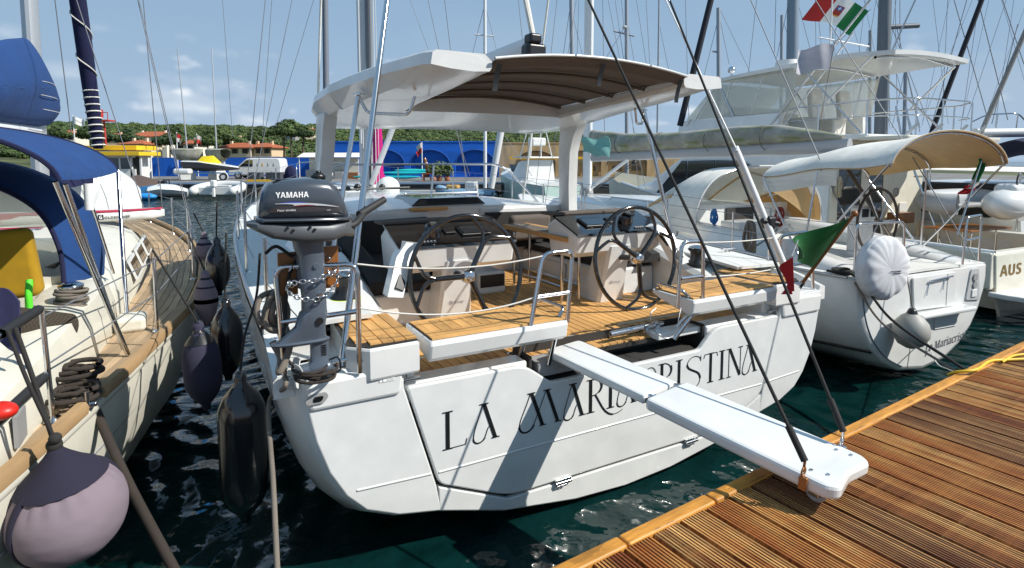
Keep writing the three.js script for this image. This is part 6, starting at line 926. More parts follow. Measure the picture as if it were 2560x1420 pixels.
  P('helm_station', [loft([[-6.0, 2.84, 3.55], [-6.6, 2.84, 3.75], [-7.2, 2.84, 3.4]].map(([z, a, b]) => [[1.0, a, z], [1.0, b, z], [3.0, b, z], [3.0, a, z]]))], M.gel);
  // hardtop on its frame with clear curtains
  const ht = G('flybridge_hardtop'); const hy = (x, z) => 4.40 + 0.16 * Math.cos((x - 2) / 2 * 1.35) + 0.02 * (z + 4.5) - (z > -3 ? (z + 3) * 0.10 : 0);
  obj('hardtop_shell', sheet((u, v) => { const t = lerp(-1, 1, u), z = lerp(-2.15, -6.9, v), w = 1.62 - 0.30 * Math.pow(Math.abs(v - 0.5) * 2, 3); const x = 2 + t * w; return [x, hy(x, z), z]; }, 24, 24, 0.09), M.gel, ht);
  obj('hardtop_rib', [tube([[0.6, 4.40, -2.5], [2, 4.52, -2.5], [3.4, 4.40, -2.5]], 0.03), tube([[0.6, 4.40, -4.3], [2, 4.50, -4.3], [3.4, 4.40, -4.3]], 0.03)], M.steel, ht);
  for (const s of [-1, 1]) for (const [a, b] of [[[1.58, 3.5, -3.5], [1.5, 4.42, -2.5]], [[1.58, 2.85, -2.6], [1.5, 4.40, -4.1]], [[1.60, 3.4, -6.0], [1.48, 4.40, -6.7]], [[1.60, 3.4, -7.4], [1.48, 4.36, -6.75]]]) obj('hardtop_pole', rod([2 + s * a[0], a[1], a[2]], [2 + s * b[0], b[1], b[2]], 0.024), M.steel, ht);
  const curt = (a, b, c, d, n) => obj(n, sheet((u, v) => { const p = V(a).lerp(V(b), u), q = V(d).lerp(V(c), u); return p.lerp(q, v).toArray(); }, 6, 4, 0.004), M.vinyl, ht);
  curt([0.45, 3.44, -4.4], [0.45, 3.44, -7.3], [0.52, 4.36, -6.75], [0.50, 4.38, -4.2], 'clear_curtain'); curt([0.55, 3.46, -7.9], [3.45, 3.46, -7.9], [3.40, 4.36, -6.85], [0.60, 4.36, -6.85], 'windscreen'); curt([3.55, 3.44, -4.4], [3.55, 3.44, -7.3], [3.48, 4.36, -6.75], [3.5, 4.38, -4.2], 'clear_curtain');
  for (const z of [-5.3, -6.3]) obj('curtain_seam', [rod([0.445, 3.44, z - 0.2], [0.505, 4.37, z + 0.1], 0.018)], M.gelMatt, ht);
  obj('search_light', [ball(0.10, 0.9, 4.72, -6.6), cyl(0.03, 0.03, 0.2, 0.9, 4.58, -6.6)], M.steel, ht); obj('radar', [cyl(0.32, 0.28, 0.18, 1.6, 4.75, -5.4, 28)], M.gelMatt, ht);
  obj('antenna', [rod([0.7, 4.5, -3.6], [0.2, 8.5, -3.2], 0.02, 0.008)], M.mastWhite, ht);
  P('outrigger', [rod([0.30, 2.9, -5.0], [0.9, 7.4, -1.2], 0.028, 0.018), rod([0.35, 2.9, -4.6], [0.6, 5.0, -3.0], 0.02)], M.alu); P('outrigger', [rod([3.7, 2.9, -5.0], [4.3, 8.4, -3.0], 0.028, 0.014)], M.alu);
  P('spreader_arm', [rod([0.2, 4.95, -3.5], [1.15, 4.75, -3.0], 0.016)], M.alu);
  for (const x of [0.5, 1.3, 2.2, 2.9]) P('rod_holder', rod([x, 2.8, -1.75], [x + 0.12, 3.02, -1.6], 0.03), M.gelMatt);
  // flags above the flybridge
  const wave = (w, h, ph, amp) => sheet((u, v) => [u * w, -v * h + 0.10 * Math.sin(u * 4 + ph) * u - 0.2 * u * u * h, amp * Math.sin(u * 7 + v * 2 + ph) * u], 24, 14, 0.003);
  const fl = thing('ensign', 'green, white and red flag with a crest waving above the flybridge hardtop', 'flag', [7.9,5.583,-13.2], 0); fl.rotation.y = Math.PI - 0.35; fl.rotation.z = 0.62;
  obj('flag_cloth', wave(1.05, 0.62, 0.4, 0.11), mat([1, 1, 1], 0.85, 0, { transmission: 0.25, map: canvasTex(256, 160, (x, w, h) => { x.fillStyle = '#0f7a3c'; x.fillRect(0, 0, w / 3, h); x.fillStyle = '#efefec'; x.fillRect(w / 3, 0, w / 3, h); x.fillStyle = '#c8322c'; x.fillRect(2 * w / 3, 0, w / 3 + 1, h); x.fillStyle = '#b8412c'; x.fillRect(108, 52, 40, 56); x.fillStyle = '#2e66b8'; x.fillRect(114, 80, 28, 24); x.fillStyle = '#efefec'; x.fillRect(126, 82, 5, 20); x.fillRect(118, 90, 20, 5); x.fillStyle = '#d9a93a'; x.fillRect(110, 44, 36, 8); }) }), fl);
  obj('flag_halyard', [rod([0.0, 0.05, 0], [0.1, -0.9, 0.1], 0.006)], M.ropeGrey, fl);
  const f2 = thing('club_flag', 'faded white flag waving in front of the flybridge hardtop', 'flag', [6.294,4.544,-11.6], 0); f2.rotation.y = Math.PI - 0.15; f2.rotation.z = 0.15;
  obj('flag_cloth', wave(0.62, 0.50, 1.7, 0.10), fabric([206, 206, 216], { m: { transmission: 0.2 } }), f2); obj('flag_halyard', [rod([0, 0.06, 0], [-0.08, -2.0, 0.1], 0.006)], M.ropeGrey, f2);
}
// ---------- more boats at the right edge ----------
{
  const yaw = THREE.MathUtils.degToRad(26);
  { // open boat with beige awning and steel frame
    const b = thing('awning_boat', 'white motor boat with a flat cream awning on a steel frame beyond the motor yacht', 'boat', [12.386,0.757,-14], yaw);
    obj('hull', loft([[0.6, 1.6, 0.2], [-1.5, 1.7, 0.25], [-4, 1.6, 0.4], [-6, 1.0, 0.6], [-7, 0.1, 0.8]].map(([z, w, s]) => [[-w, s, z], [-w * 0.9, -0.5, z], [-w * 0.6, -1.3, z], [w * 0.6, -1.3, z], [w * 0.9, -0.5, z], [w, s, z]])), M.gel, b);
    obj('awning', sheet((u, v) => [lerp(-1.9, 1.9, u), 1.25 + 0.10 * Math.cos((u - 0.5) * 2.6) + v * 0.06, lerp(0.7, -3.2, v)], 12, 8, 0.02), M.whiteCanvas, b);
    for (const [x, z] of [[-1.75, 0.6], [-1.75, -3.1], [1.75, 0.6], [1.75, -3.1]]) obj('awning_post', rod([x, 0.0, z], [x, 1.28, z], 0.02), M.steel, b);
    for (const y of [1.16, 0.95]) obj('awning_rail', rod([-1.8, y, 0.62], [1.8, y, 0.62], 0.018), M.steel, b);
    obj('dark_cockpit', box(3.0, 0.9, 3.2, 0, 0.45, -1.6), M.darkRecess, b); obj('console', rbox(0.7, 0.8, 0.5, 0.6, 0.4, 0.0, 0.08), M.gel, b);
    for (const x of [-0.9, -0.2, 0.5]) obj('steering_hoop', torus(0.28, 0.014, x, 0.62, 0.4, 36, 6), M.steel, b);
    const name = 'inflatable_dinghy'; const d = thing(name, 'grey inflatable dinghy hung on the stern of the cream awning boat', 'dinghy', [10.054,1.377,-12.8], yaw); obj('tube', tube([[-1.0, 0, 0.3], [-1.1, 0.0, 0.0], [-0.9, 0.05, -0.3], [0, 0.06, -0.35], [0.9, 0.05, -0.3], [1.1, 0, 0], [1.0, 0, 0.3]], 0.22, { n: 14 }), mat([0.42, 0.44, 0.46], 0.5), d); obj('floor', rbox(1.7, 0.1, 0.5, 0, -0.05, 0, 0.04), M.greyPlastic, d);
    const j = thing('white_dinghy', 'rounded white tender with a steering wheel behind the grey inflatable', 'dinghy', [9.914,1.424,-11.6], yaw); obj('hull', new THREE.SphereGeometry(0.62, 28, 16).scale(1, 0.52, 0.6), M.gel, j); obj('seat_hump', rbox(0.5, 0.25, 0.4, 0.05, 0.28, 0, 0.1), M.gel, j); obj('wheel', torus(0.17, 0.014, 0.1, 0.46, 0.15, 30, 6), M.black, j);
  }
  { // sailing boat far right: boom under a blue cover
    const b = thing('sailing_boat', 'grey boomed sailing boat with a navy blue sun cover behind the beige bimini', 'sailboat', [15.71,0.898,-17], yaw);
    obj('hull', loft([[1, 1.5, 0.0], [-3, 1.8, 0.1], [-7, 1.2, 0.3], [-9, 0.1, 0.5]].map(([z, w, s]) => [[-w, s, z], [-w * 0.9, -0.8, z], [0, -1.6, z], [w * 0.9, -0.8, z], [w, s, z]])), M.gel, b);
    obj('boom', rod([-2.9, 2.15, -0.6], [2.2, 2.25, 0.3], 0.13, 0.13, 16), M.mastGrey, b);
    obj('sun_cover', sheet((u, v) => [lerp(-2.2, 1.8, u), 1.95 - 0.45 * Math.pow(Math.abs(v - 0.5) * 2, 1.2) + 0.06 * Math.sin(u * 9), lerp(-1.2, 1.2, v)], 24, 14, 0.01), M.navyCanvas, b); obj('cabin', rbox(2.6, 0.7, 3, 0.2, 0.4, -1.4, 0.2), M.gel, b); obj('cabin_window', rbox(1.6, 0.22, 0.05, 0.2, 0.5, 0.1, 0.04), M.glassDark, b);
    const p = thing('bow_rail_boat', 'steel bow rail of a boat behind the navy blue cover', 'boat rail', [15.799,3.436,-19], 0); obj('rail', [pipe([[-0.9, 0.1, 0], [-0.6, 0.32, 0.2], [0.3, 0.35, 0.3], [0.9, 0.05, 0]], 0.022, 0.2)], M.steel, p); obj('rail_leg', [rod([-0.3, 0.33, 0.25], [-0.3, -0.3, 0.2], 0.018), rod([0.3, 0.33, 0.3], [0.35, -0.3, 0.2], 0.018)], M.steel, p);
  }
  const fl = thing('ensign', 'small furled green, white and red flag under the beige bimini edge', 'flag', [6.115,2.326,-7.6], 0); const cl = (x0, y0, x1, y1, w, c, n) => obj(n, sheet((u, v) => [lerp(x0, x1, v) + (u - 0.5) * w, lerp(y0, y1, v), 0.03 * Math.sin(u * 6 + v * 5)], 6, 8, 0.01), fabric(c), fl); cl(0.0, 0.0, -0.05, -0.30, 0.09, [14, 110, 50], 'green_part'); cl(-0.06, -0.28, -0.12, -0.40, 0.10, [230, 228, 222], 'white_part'); cl(-0.13, -0.36, -0.20, -0.47, 0.14, [190, 26, 34], 'red_part'); obj('staff', rod([0.02, 0.05, 0], [-0.34, -1.0, 0.1], 0.012), M.steel, fl);
  // yellow hose lying on the pontoon
  line('yellow_hose', 'yellow hose trailing over the pontoon edge and across the boards', [[3.68,0.5,-4.771], [3.636,0.57,-4.639], [3.776,0.6,-4.612], [4.067,0.58,-4.847], [4.231,0.572,-4.92], [4.596,0.572,-4.941], [4.875,0.572,-4.87]], 0.012, mat([0.75, 0.48, 0.02], 0.5));
  line('yellow_hose', 'second yellow hose length running straight along the pontoon boards', [[4.206,0.572,-4.87], [4.477,0.572,-5.045], [4.8,0.572,-5.088], [5.137,0.572,-5.066]], 0.011, mat([0.75, 0.48, 0.02], 0.5));
}
// ---------- the far quay ----------
{
  const concrete = mat([1, 1, 1], 0.9, 0, { map: dataTex(256, 256, (u, v) => { const k = 120 + 50 * (fbm(u * 8, v * 8, 5, 8) - 0.5); return [k, k * 0.98, k * 0.95]; }, { rep: [0.15, 0.15] }) });
  const darkWall = mat([0.05, 0.048, 0.044], 0.9);
  struct('quay', planUV(box(140, 1.4, 60, -14, -0.1, -75)), concrete);
  struct('quay_wall', [box(140, 0.72, 0.3, -14, -0.12, -44.86), ], darkWall);
  struct('quay_edge', [box(52, 0.14, 0.34, -12, 0.52, -44.80)], mat([0.22, 0.32, 0.46], 0.7));
  struct('yellow_kerb', [box(4.0, 0.16, 0.3, -18.7, 0.70, -45.4)], mat([0.70, 0.42, 0.03], 0.6));
  struct('floating_pontoon', [rbox(9, 0.34, 1.6, -8.5, 0.02, -40.5, 0.05)], mat([0.30, 0.31, 0.31], 0.85));
}
// ---------- buildings on the quay ----------
const blueM = mat([1, 1, 1], 0.8, 0, { map: dataTex(256, 256, (u, v) => { const n = fbm(u * 5, v * 9, 5, 5), s = 0.86 + 0.28 * n; return [4 * s, 92 * s, 190 * s]; }, { rep: [0.2, 0.2] }) });
const blueDark = mat([0.003, 0.055, 0.26], 0.85), beigeM = mat([1, 1, 1], 0.85, 0, { map: dataTex(256, 256, (u, v) => { const s = 0.84 + 0.3 * fbm(u * 24, v * 3, 5, 8); return [186 * s, 158 * s, 116 * s]; }, { rep: [0.2, 0.2] }) });
function arcade(name, label, x0, x1, yTop, z, m, dark, first, pitch, w, y0 = 0.6) {
  const b = thing(name, label, 'building', [0, 0, 0]); const holes = []; const arcs = [];
  for (let c = first; c + w / 2 < x1; c += pitch) { if (c - w / 2 < x0) continue; const h = []; const r = w / 2, sp = y0 + 1.3, ht = (yTop - 0.75 - sp); h.push([c - r, y0 + 0.02], [c + r, y0 + 0.02]); for (let i = 0; i <= 16; i++) { const a = i / 16 * Math.PI; h.push([c + r * Math.cos(a), sp + ht * Math.sin(a)]); } holes.push(h); arcs.push([c, r, sp, ht]); }
  obj('facade', planUV(slab([[x0, y0], [x1, y0], [x1, yTop], [x0, yTop]], 0.3, 0, holes).translate(0, 0, z - 0.3)), m, b);
  obj('parapet', box(x1 - x0 + 0.2, 0.12, 0.5, (x0 + x1) / 2, yTop + 0.055, z - 0.2), m, b);
  for (const [c, r, sp, ht] of arcs) { const bay = obj('arch_infill', planUV(slab([[c - r - 0.1, y0], [c + r + 0.1, y0], [c + r + 0.1, yTop - 0.3], [c - r - 0.1, yTop - 0.3]], 0.1, 0).translate(0, 0, z - 0.62)), m, b); obj('arch_trim', tube([...Array(17)].map((_, i) => { const a = i / 16 * Math.PI; return [c + r * Math.cos(a), sp + ht * Math.sin(a), z - 0.02]; }), 0.07, { n: 5, seg: 40 }), dark, bay); obj('arch_beam', [box(2 * r, 0.12, 0.14, c, sp + 0.02, z - 0.45), box(0.14, 1.3, 0.14, c, y0 + 0.65, z - 0.45)], m, bay); for (const k of [-0.5, 0.5]) obj('window', box(r * 0.5, 0.5, 0.06, c + k * r, y0 + 0.85, z - 0.50), dark, bay); }
  obj('side_wall', [box(0.3, yTop - y0, 8, x0 + 0.15, (yTop + y0) / 2, z - 4.3), box(0.3, yTop - y0, 8, x1 - 0.15, (yTop + y0) / 2, z - 4.3)], m, b); obj('roof', box(x1 - x0 - 0.6, 0.12, 7.6, (x0 + x1) / 2, yTop - 0.2, z - 4.2), m, b);
}
arcade('blue_arcade', 'long bright blue building with shallow arches on the far quay', [-19.112,0.713,-58][0], [-1.354,0.713,-58][0], 4.05, -58, blueM, blueDark, [-8.163,0.713,-58][0] - 13.5, 4.5, 3.9);
arcade('beige_arcade', 'long beige building with arches beyond the blue one', [-1.318,0.658,-60][0], [17.3,0.658,-60][0], 4.0, -60, beigeM, mat([0.16, 0.12, 0.08], 0.9), [2.471,0.658,-60][0], 4.7, 4.0);
tag(obj('yellow_canopy', [box(16, 0.26, 1.2, [7.807,2.456,-57][0], 2.5, -57.5), box(0.2, 1.8, 0.2, [1.171,2.456,-57][0], 1.5, -57.2), box(0.2, 1.8, 0.2, [7.807,2.456,-57][0], 1.5, -57.2)], mat([0.75, 0.42, 0.02], 0.6)), 'yellow orange canopy in front of the beige arcade', 'canopy');
tag(obj('blue_wall', planUV(box(19.5, 1.95, 0.25, [-29.055,1.883,-61][0], 1.58, -61)), blueM), 'low bright blue wall behind the white van and the boats ashore', 'wall');
tag(obj('rock_wall', planUV(box(12, 1.3, 0.4, [-25.994,2.3,-66][0], 2.0, -66)), mat([0.16, 0.13, 0.10], 0.95)), 'dark stone wall behind the low blue wall', 'wall');
{ // harbour kiosk
  const p = [-32.878,1.034,-50], k = thing('kiosk', 'white quay kiosk with dark windows and a flat yellow roof', 'kiosk', [p[0], 0.6, -50]);
  obj('wall', [box(2.6, 0.95, 2.2, 0, 0.47, 0), box(2.6, 0.2, 2.2, 0, 2.0, 0), box(0.12, 2.0, 2.2, -1.3, 1.0, 0), box(0.14, 2.0, 2.2, 0.95, 1.0, 0), box(0.12, 1.0, 0.1, 0.0, 1.45, 1.05)], M.gelMatt, k); obj('window', box(1.2, 1.0, 0.06, -0.65, 1.45, 1.04), M.glassDark, k); obj('window', box(0.85, 1.0, 0.06, 0.5, 1.45, 1.04), M.glassDark, k); obj('doorway', box(0.7, 2.0, 0.1, 1.3, 1.0, 0.9), M.darkRecess, k); obj('door_jamb', box(0.14, 2.0, 0.14, 1.72, 1.0, 1.0), M.gelMatt, k);
  obj('roof', rbox(4.0, 0.32, 3.0, 0.05, 2.22, 0.2, 0.03), mat([0.78, 0.50, 0.02], 0.55), k);
  const k2 = thing('kiosk', 'kiosk whose yellow roof rises behind the blue bimini of the cream boat', 'kiosk', [[-35.015,2.3,-48][0], 0.6, -52]); obj('wall', box(4.4, 2.5, 2.4, 0, 1.25, 0), M.gelMatt, k2); obj('roof', rbox(5.2, 0.4, 3, 0, 2.75, 0, 0.03), mat([0.78, 0.50, 0.02], 0.55), k2);
}
{ // van
  const v = thing('parked_van', 'white panel van parked on the far quay with a roof rack', 'van', [-23.004,0.595,-53], 0); v.position.y = 0.6; const W = 4.7;
  const side = round([[-2.35, 0.35], [2.3, 0.32], [2.35, 1.1], [2.25, 1.75], [2.05, 1.88], [-0.45, 1.88], [-0.75, 1.80], [-1.55, 1.12], [-2.2, 0.95], [-2.38, 0.75]], 0.12);
  obj('body', slab(side, 1.75, 0.08).translate(0, 0, -0.87), M.gel, v); obj('front_window', slab(round([[-1.38, 1.12], [-0.72, 1.68], [-0.15, 1.70], [-0.15, 1.12]], 0.06), 0.03, 0.005).translate(0, 0, 0.87), M.glassDark, v); obj('windscreen', slab([[-1.6, 1.13], [-0.8, 1.78], [-0.72, 1.78], [-1.48, 1.13]], 1.5, 0.01).translate(0, 0, -0.75), M.glassDark, v);
  for (const x of [-1.5, 1.5]) { const w = obj('wheel', [cyl(0.33, 0.33, 0.2, 0, 0, 0, 24).rotateX(Math.PI / 2).translate(x, 0.33, 0.80)], M.rubber, v); obj('rim', cyl(0.2, 0.2, 0.05, 0, 0, 0, 18).rotateX(Math.PI / 2).translate(x, 0.33, 0.90), M.alu, w); }
  for (const x of [-1.5, 1.5]) obj('wheel', [cyl(0.33, 0.33, 0.2, 0, 0, 0, 20).rotateX(Math.PI / 2).translate(x, 0.33, -0.75)], M.rubber, v); obj('roof_rack', [box(1.9, 0.05, 1.3, 0.7, 1.98, 0), box(0.05, 0.12, 1.2, 0, 1.93, 0), box(0.05, 0.12, 1.2, 1.4, 1.93, 0)], M.alu, v); obj('sill', box(3.6, 0.12, 0.06, 0, 0.40, 0.87), M.greyPlastic, v);
  for (const [x, c] of [[0.15, 0], [0.6, 1], [1.1, 0], [1.6, 0]]) obj('side_emblem', slab([[x, 1.15], [x + 0.2, 1.15], [x + 0.1, 1.5]], 0.01, 0).translate(0, 0, 0.88), c ? mat([0.7, 0.35, 0.05], 0.6) : M.greyPlastic, v);
}
// boats standing ashore
for (const [x, lab, turn] of [[-28.32, 'grey covered sailing dinghy on a white stand, beside the red and white flag', 0.5], [-25.76, 'grey covered sailing dinghy on a white stand, next to the white van', -0.5]]) {
  const d = thing('sailing_dinghy', lab, 'dinghy', [x, 0.6, -51], turn, null);
  obj('hull', loft([[-1.25, 0.12, 2.22, 2.62], [-0.9, 0.5, 1.75, 2.60], [0, 0.75, 1.55, 2.55], [0.8, 0.7, 1.62, 2.5], [1.2, 0.5, 1.85, 2.48]].map(([x, w, k, s]) => [...Array(13)].map((_, i) => { const a = i / 12 * Math.PI; return [x, lerp(s, k, Math.pow(Math.sin(a), 0.8)), w * Math.cos(a)]; })), { closed: false, crease: 1 }), M.greyCanvas, d); obj('cover', sheet((u, v) => { const x = lerp(-1.25, 1.2, u), w = 0.75 * Math.pow(Math.sin(Math.PI * lerp(0.04, 0.8, u)), 0.6); return [x, 2.58 - 0.05 * u + 0.14 * (1 - Math.pow((v - 0.5) * 2, 2)), lerp(-w, w, v)]; }, 14, 8, 0.02), M.greyCanvas, d);
  obj('stand', [box(0.9, 1.1, 0.9, 0, 1.1, 0), box(1.2, 0.6, 1.0, 0, 0.3, 0)], M.gelMatt, d); obj('mast', rod([0, 2.4, 0], [-0.45 * Math.cos(turn), 11.3, 0.45 * Math.sin(turn)], 0.06, 0.045), M.mastGrey, d);
}
{ const s = thing('ski_boat', 'white ski boat with a yellow cover on a road trailer', 'boat on trailer', [-25.243,0.623,-49], 0); s.position.y = 0.6;
  obj('hull', loft([[-2.2, 0.75, 0.85, 1.55], [-0.6, 0.85, 0.75, 1.5], [1.0, 0.7, 0.8, 1.25], [2.3, 0.15, 0.9, 1.05]].map(([x, w, a, b]) => [[x, b, -w], [x, lerp(a, b, 0.45), -w * 0.95], [x, a, 0], [x, lerp(a, b, 0.45), w * 0.95], [x, b, w]])), mat([0.05, 0.05, 0.055], 0.3), s); obj('deck', loft([[-2.2, 0.74, 1.56], [-0.6, 0.84, 1.52], [1.0, 0.68, 1.27], [2.25, 0.12, 1.06]].map(([x, w, y]) => [[x, y, -w], [x, y + 0.10, -w * 0.5], [x, y + 0.10, w * 0.5], [x, y, w]])), M.gel, s);
  obj('cover', loft([[-1.1, 0.5, 1.55], [-0.6, 0.6, 2.0], [0.1, 0.55, 2.05], [0.7, 0.4, 1.5]].map(([x, w, y]) => [[x, 1.4, -w], [x, y, -w * 0.5], [x, y, w * 0.5], [x, 1.4, w]])), mat([0.78, 0.60, 0.01], 0.6), s); obj('trailer_frame', [box(4.4, 0.1, 0.1, 0.2, 0.62, 0.5), box(4.4, 0.1, 0.1, 0.2, 0.62, -0.5)], mat([0.20, 0.35, 0.55], 0.5), s); const w = obj('wheel', cyl(0.3, 0.3, 0.2, 0, 0, 0, 20).rotateX(Math.PI / 2).translate(1.35, 0.3, 0.75), M.rubber, s); obj('rim', cyl(0.18, 0.18, 0.06, 0, 0, 0, 16).rotateX(Math.PI / 2).translate(1.35, 0.3, 0.84), M.gelMatt, w); obj('mudguard', torus(0.36, 0.05, 1.35, 0.32, 0.75, 20, 6), M.gelMatt, s); obj('jet_ski', [rbox(1.4, 0.5, 0.7, -1.9, 0.75, 0.9, 0.2)], M.gel, s); }
for (const [x, w] of [[-20.42, 0.95], [-18.92, 1.2]]) { const b = thing('storage_box', w > 1 ? 'wide dark grey storage box on the quay below the van' : 'narrow dark grey storage box on the quay below the van', 'box', [x, 0.6, -46.5]); obj('box_body', rbox(w, 0.62, 0.7, 0, 0.31, 0, 0.04), mat([0.07, 0.08, 0.10], 0.6), b); obj('box_lid', rbox(w + 0.06, 0.12, 0.76, 0, 0.68, 0, 0.03), mat([0.10, 0.11, 0.13], 0.5), b); for (const k of [-0.25, 0.25]) obj('box_panel', box(w * 0.36, 0.40, 0.03, k * w, 0.32, 0.36), mat([0.045, 0.05, 0.06], 0.7), b); }
{ const c = tag(obj('covered_scooter', (() => { const g = new THREE.SphereGeometry(0.6, 24, 18); const p = g.attributes.position; for (let i = 0; i < p.count; i++) { const a = Math.atan2(p.getZ(i), p.getX(i)); const y = p.getY(i); const k = 1 + 0.08 * Math.sin(a * 9) * (y < 0 ? 1 : 0.3); p.setXYZ(i, p.getX(i) * k * (y < 0 ? 1.15 : 0.8), y * 1.1, p.getZ(i) * k * 0.7); } g.computeVertexNormals(); return g; })(), M.navyCanvas), 'navy cloth covered scooter on the quay beside the storage boxes', 'scooter'); c.position.set([-17.833,1.336,-47][0], 1.2, -47);
  const st = thing('market_stall', 'quay stall with a flat white awning against the blue arcade', 'stall', [-16.682,0.822,-54], 0); st.position.y = 0.6; obj('awning', sheet((u, v) => [lerp(-2.9, 2.9, u), 1.95 + 0.42 * v, lerp(0.9, -0.9, v)], 6, 4, 0.03), M.whiteCanvas, st); for (const x of [-2.7, 0, 2.7]) obj('post', rod([x, 0, 0.8], [x, 1.95, 0.8], 0.04), M.mastWhite, st); obj('counter', rbox(3.4, 0.8, 0.8, -0.6, 0.4, 0, 0.03), M.greyPlastic, st); obj('back_panel', box(4.6, 1.9, 0.1, 0, 0.95, -0.7), M.cream, st);
  for (let i = 0; i < 5; i++) { const o = tag(obj('quay_crate', rbox(0.5 + hash2(i, 1) * 0.4, 0.35 + hash2(i, 2) * 0.5, 0.5, 0, 0.25, 0, 0.03), [M.gelMatt, M.greyPlastic, M.varnish, M.gelMatt, mat([0.05, 0.2, 0.4], 0.6)][i]), ['white crate by the stall posts', 'grey crate under the stall awning', 'brown crate under the stall awning', 'small white crate in front of the stall', 'blue crate in front of the stall'][i], 'crate'); o.position.set(-16.6 + i * 1.1, 0.6, -52 - hash2(i, 3)); }
}
for (const [x, top, h, c1, c2, l, d] of [[-34.35, 4.42, 1.2, [190, 40, 40], [225, 220, 215], 'red and white flag on a pole beside the covered dinghy mast', 60], [-32.29, 4.26, 1.3, [225, 215, 205], [205, 60, 40], 'white over red flag on a pole between the two dinghy masts', 60], [-7.7, 3.14, 1.8, [225, 220, 215], [200, 40, 40], 'small white and red flag on a white pole before the blue arcade', 50]]) {
  const f = thing('pole_flag', l, 'flag', [x, 0.6, -d]); obj('pole', rod([0, 0, 0], [0, top + 0.1, 0], 0.045), M.mastWhite, f); const dir = d < 55 ? -1 : 1;
  for (let k = 0; k < 2; k++) obj('flag_cloth', sheet((u, v) => [dir * lerp(0, 0.5, u) * (1 - 0.3 * v), top - 0.42 * k - 0.4 * v - 0.35 * u * u, 0.1 * Math.sin(u * 6 + k)], 8, 5, 0.01), fabric(k ? c2 : c1, { m: { transmission: 0.2 } }), f);
}
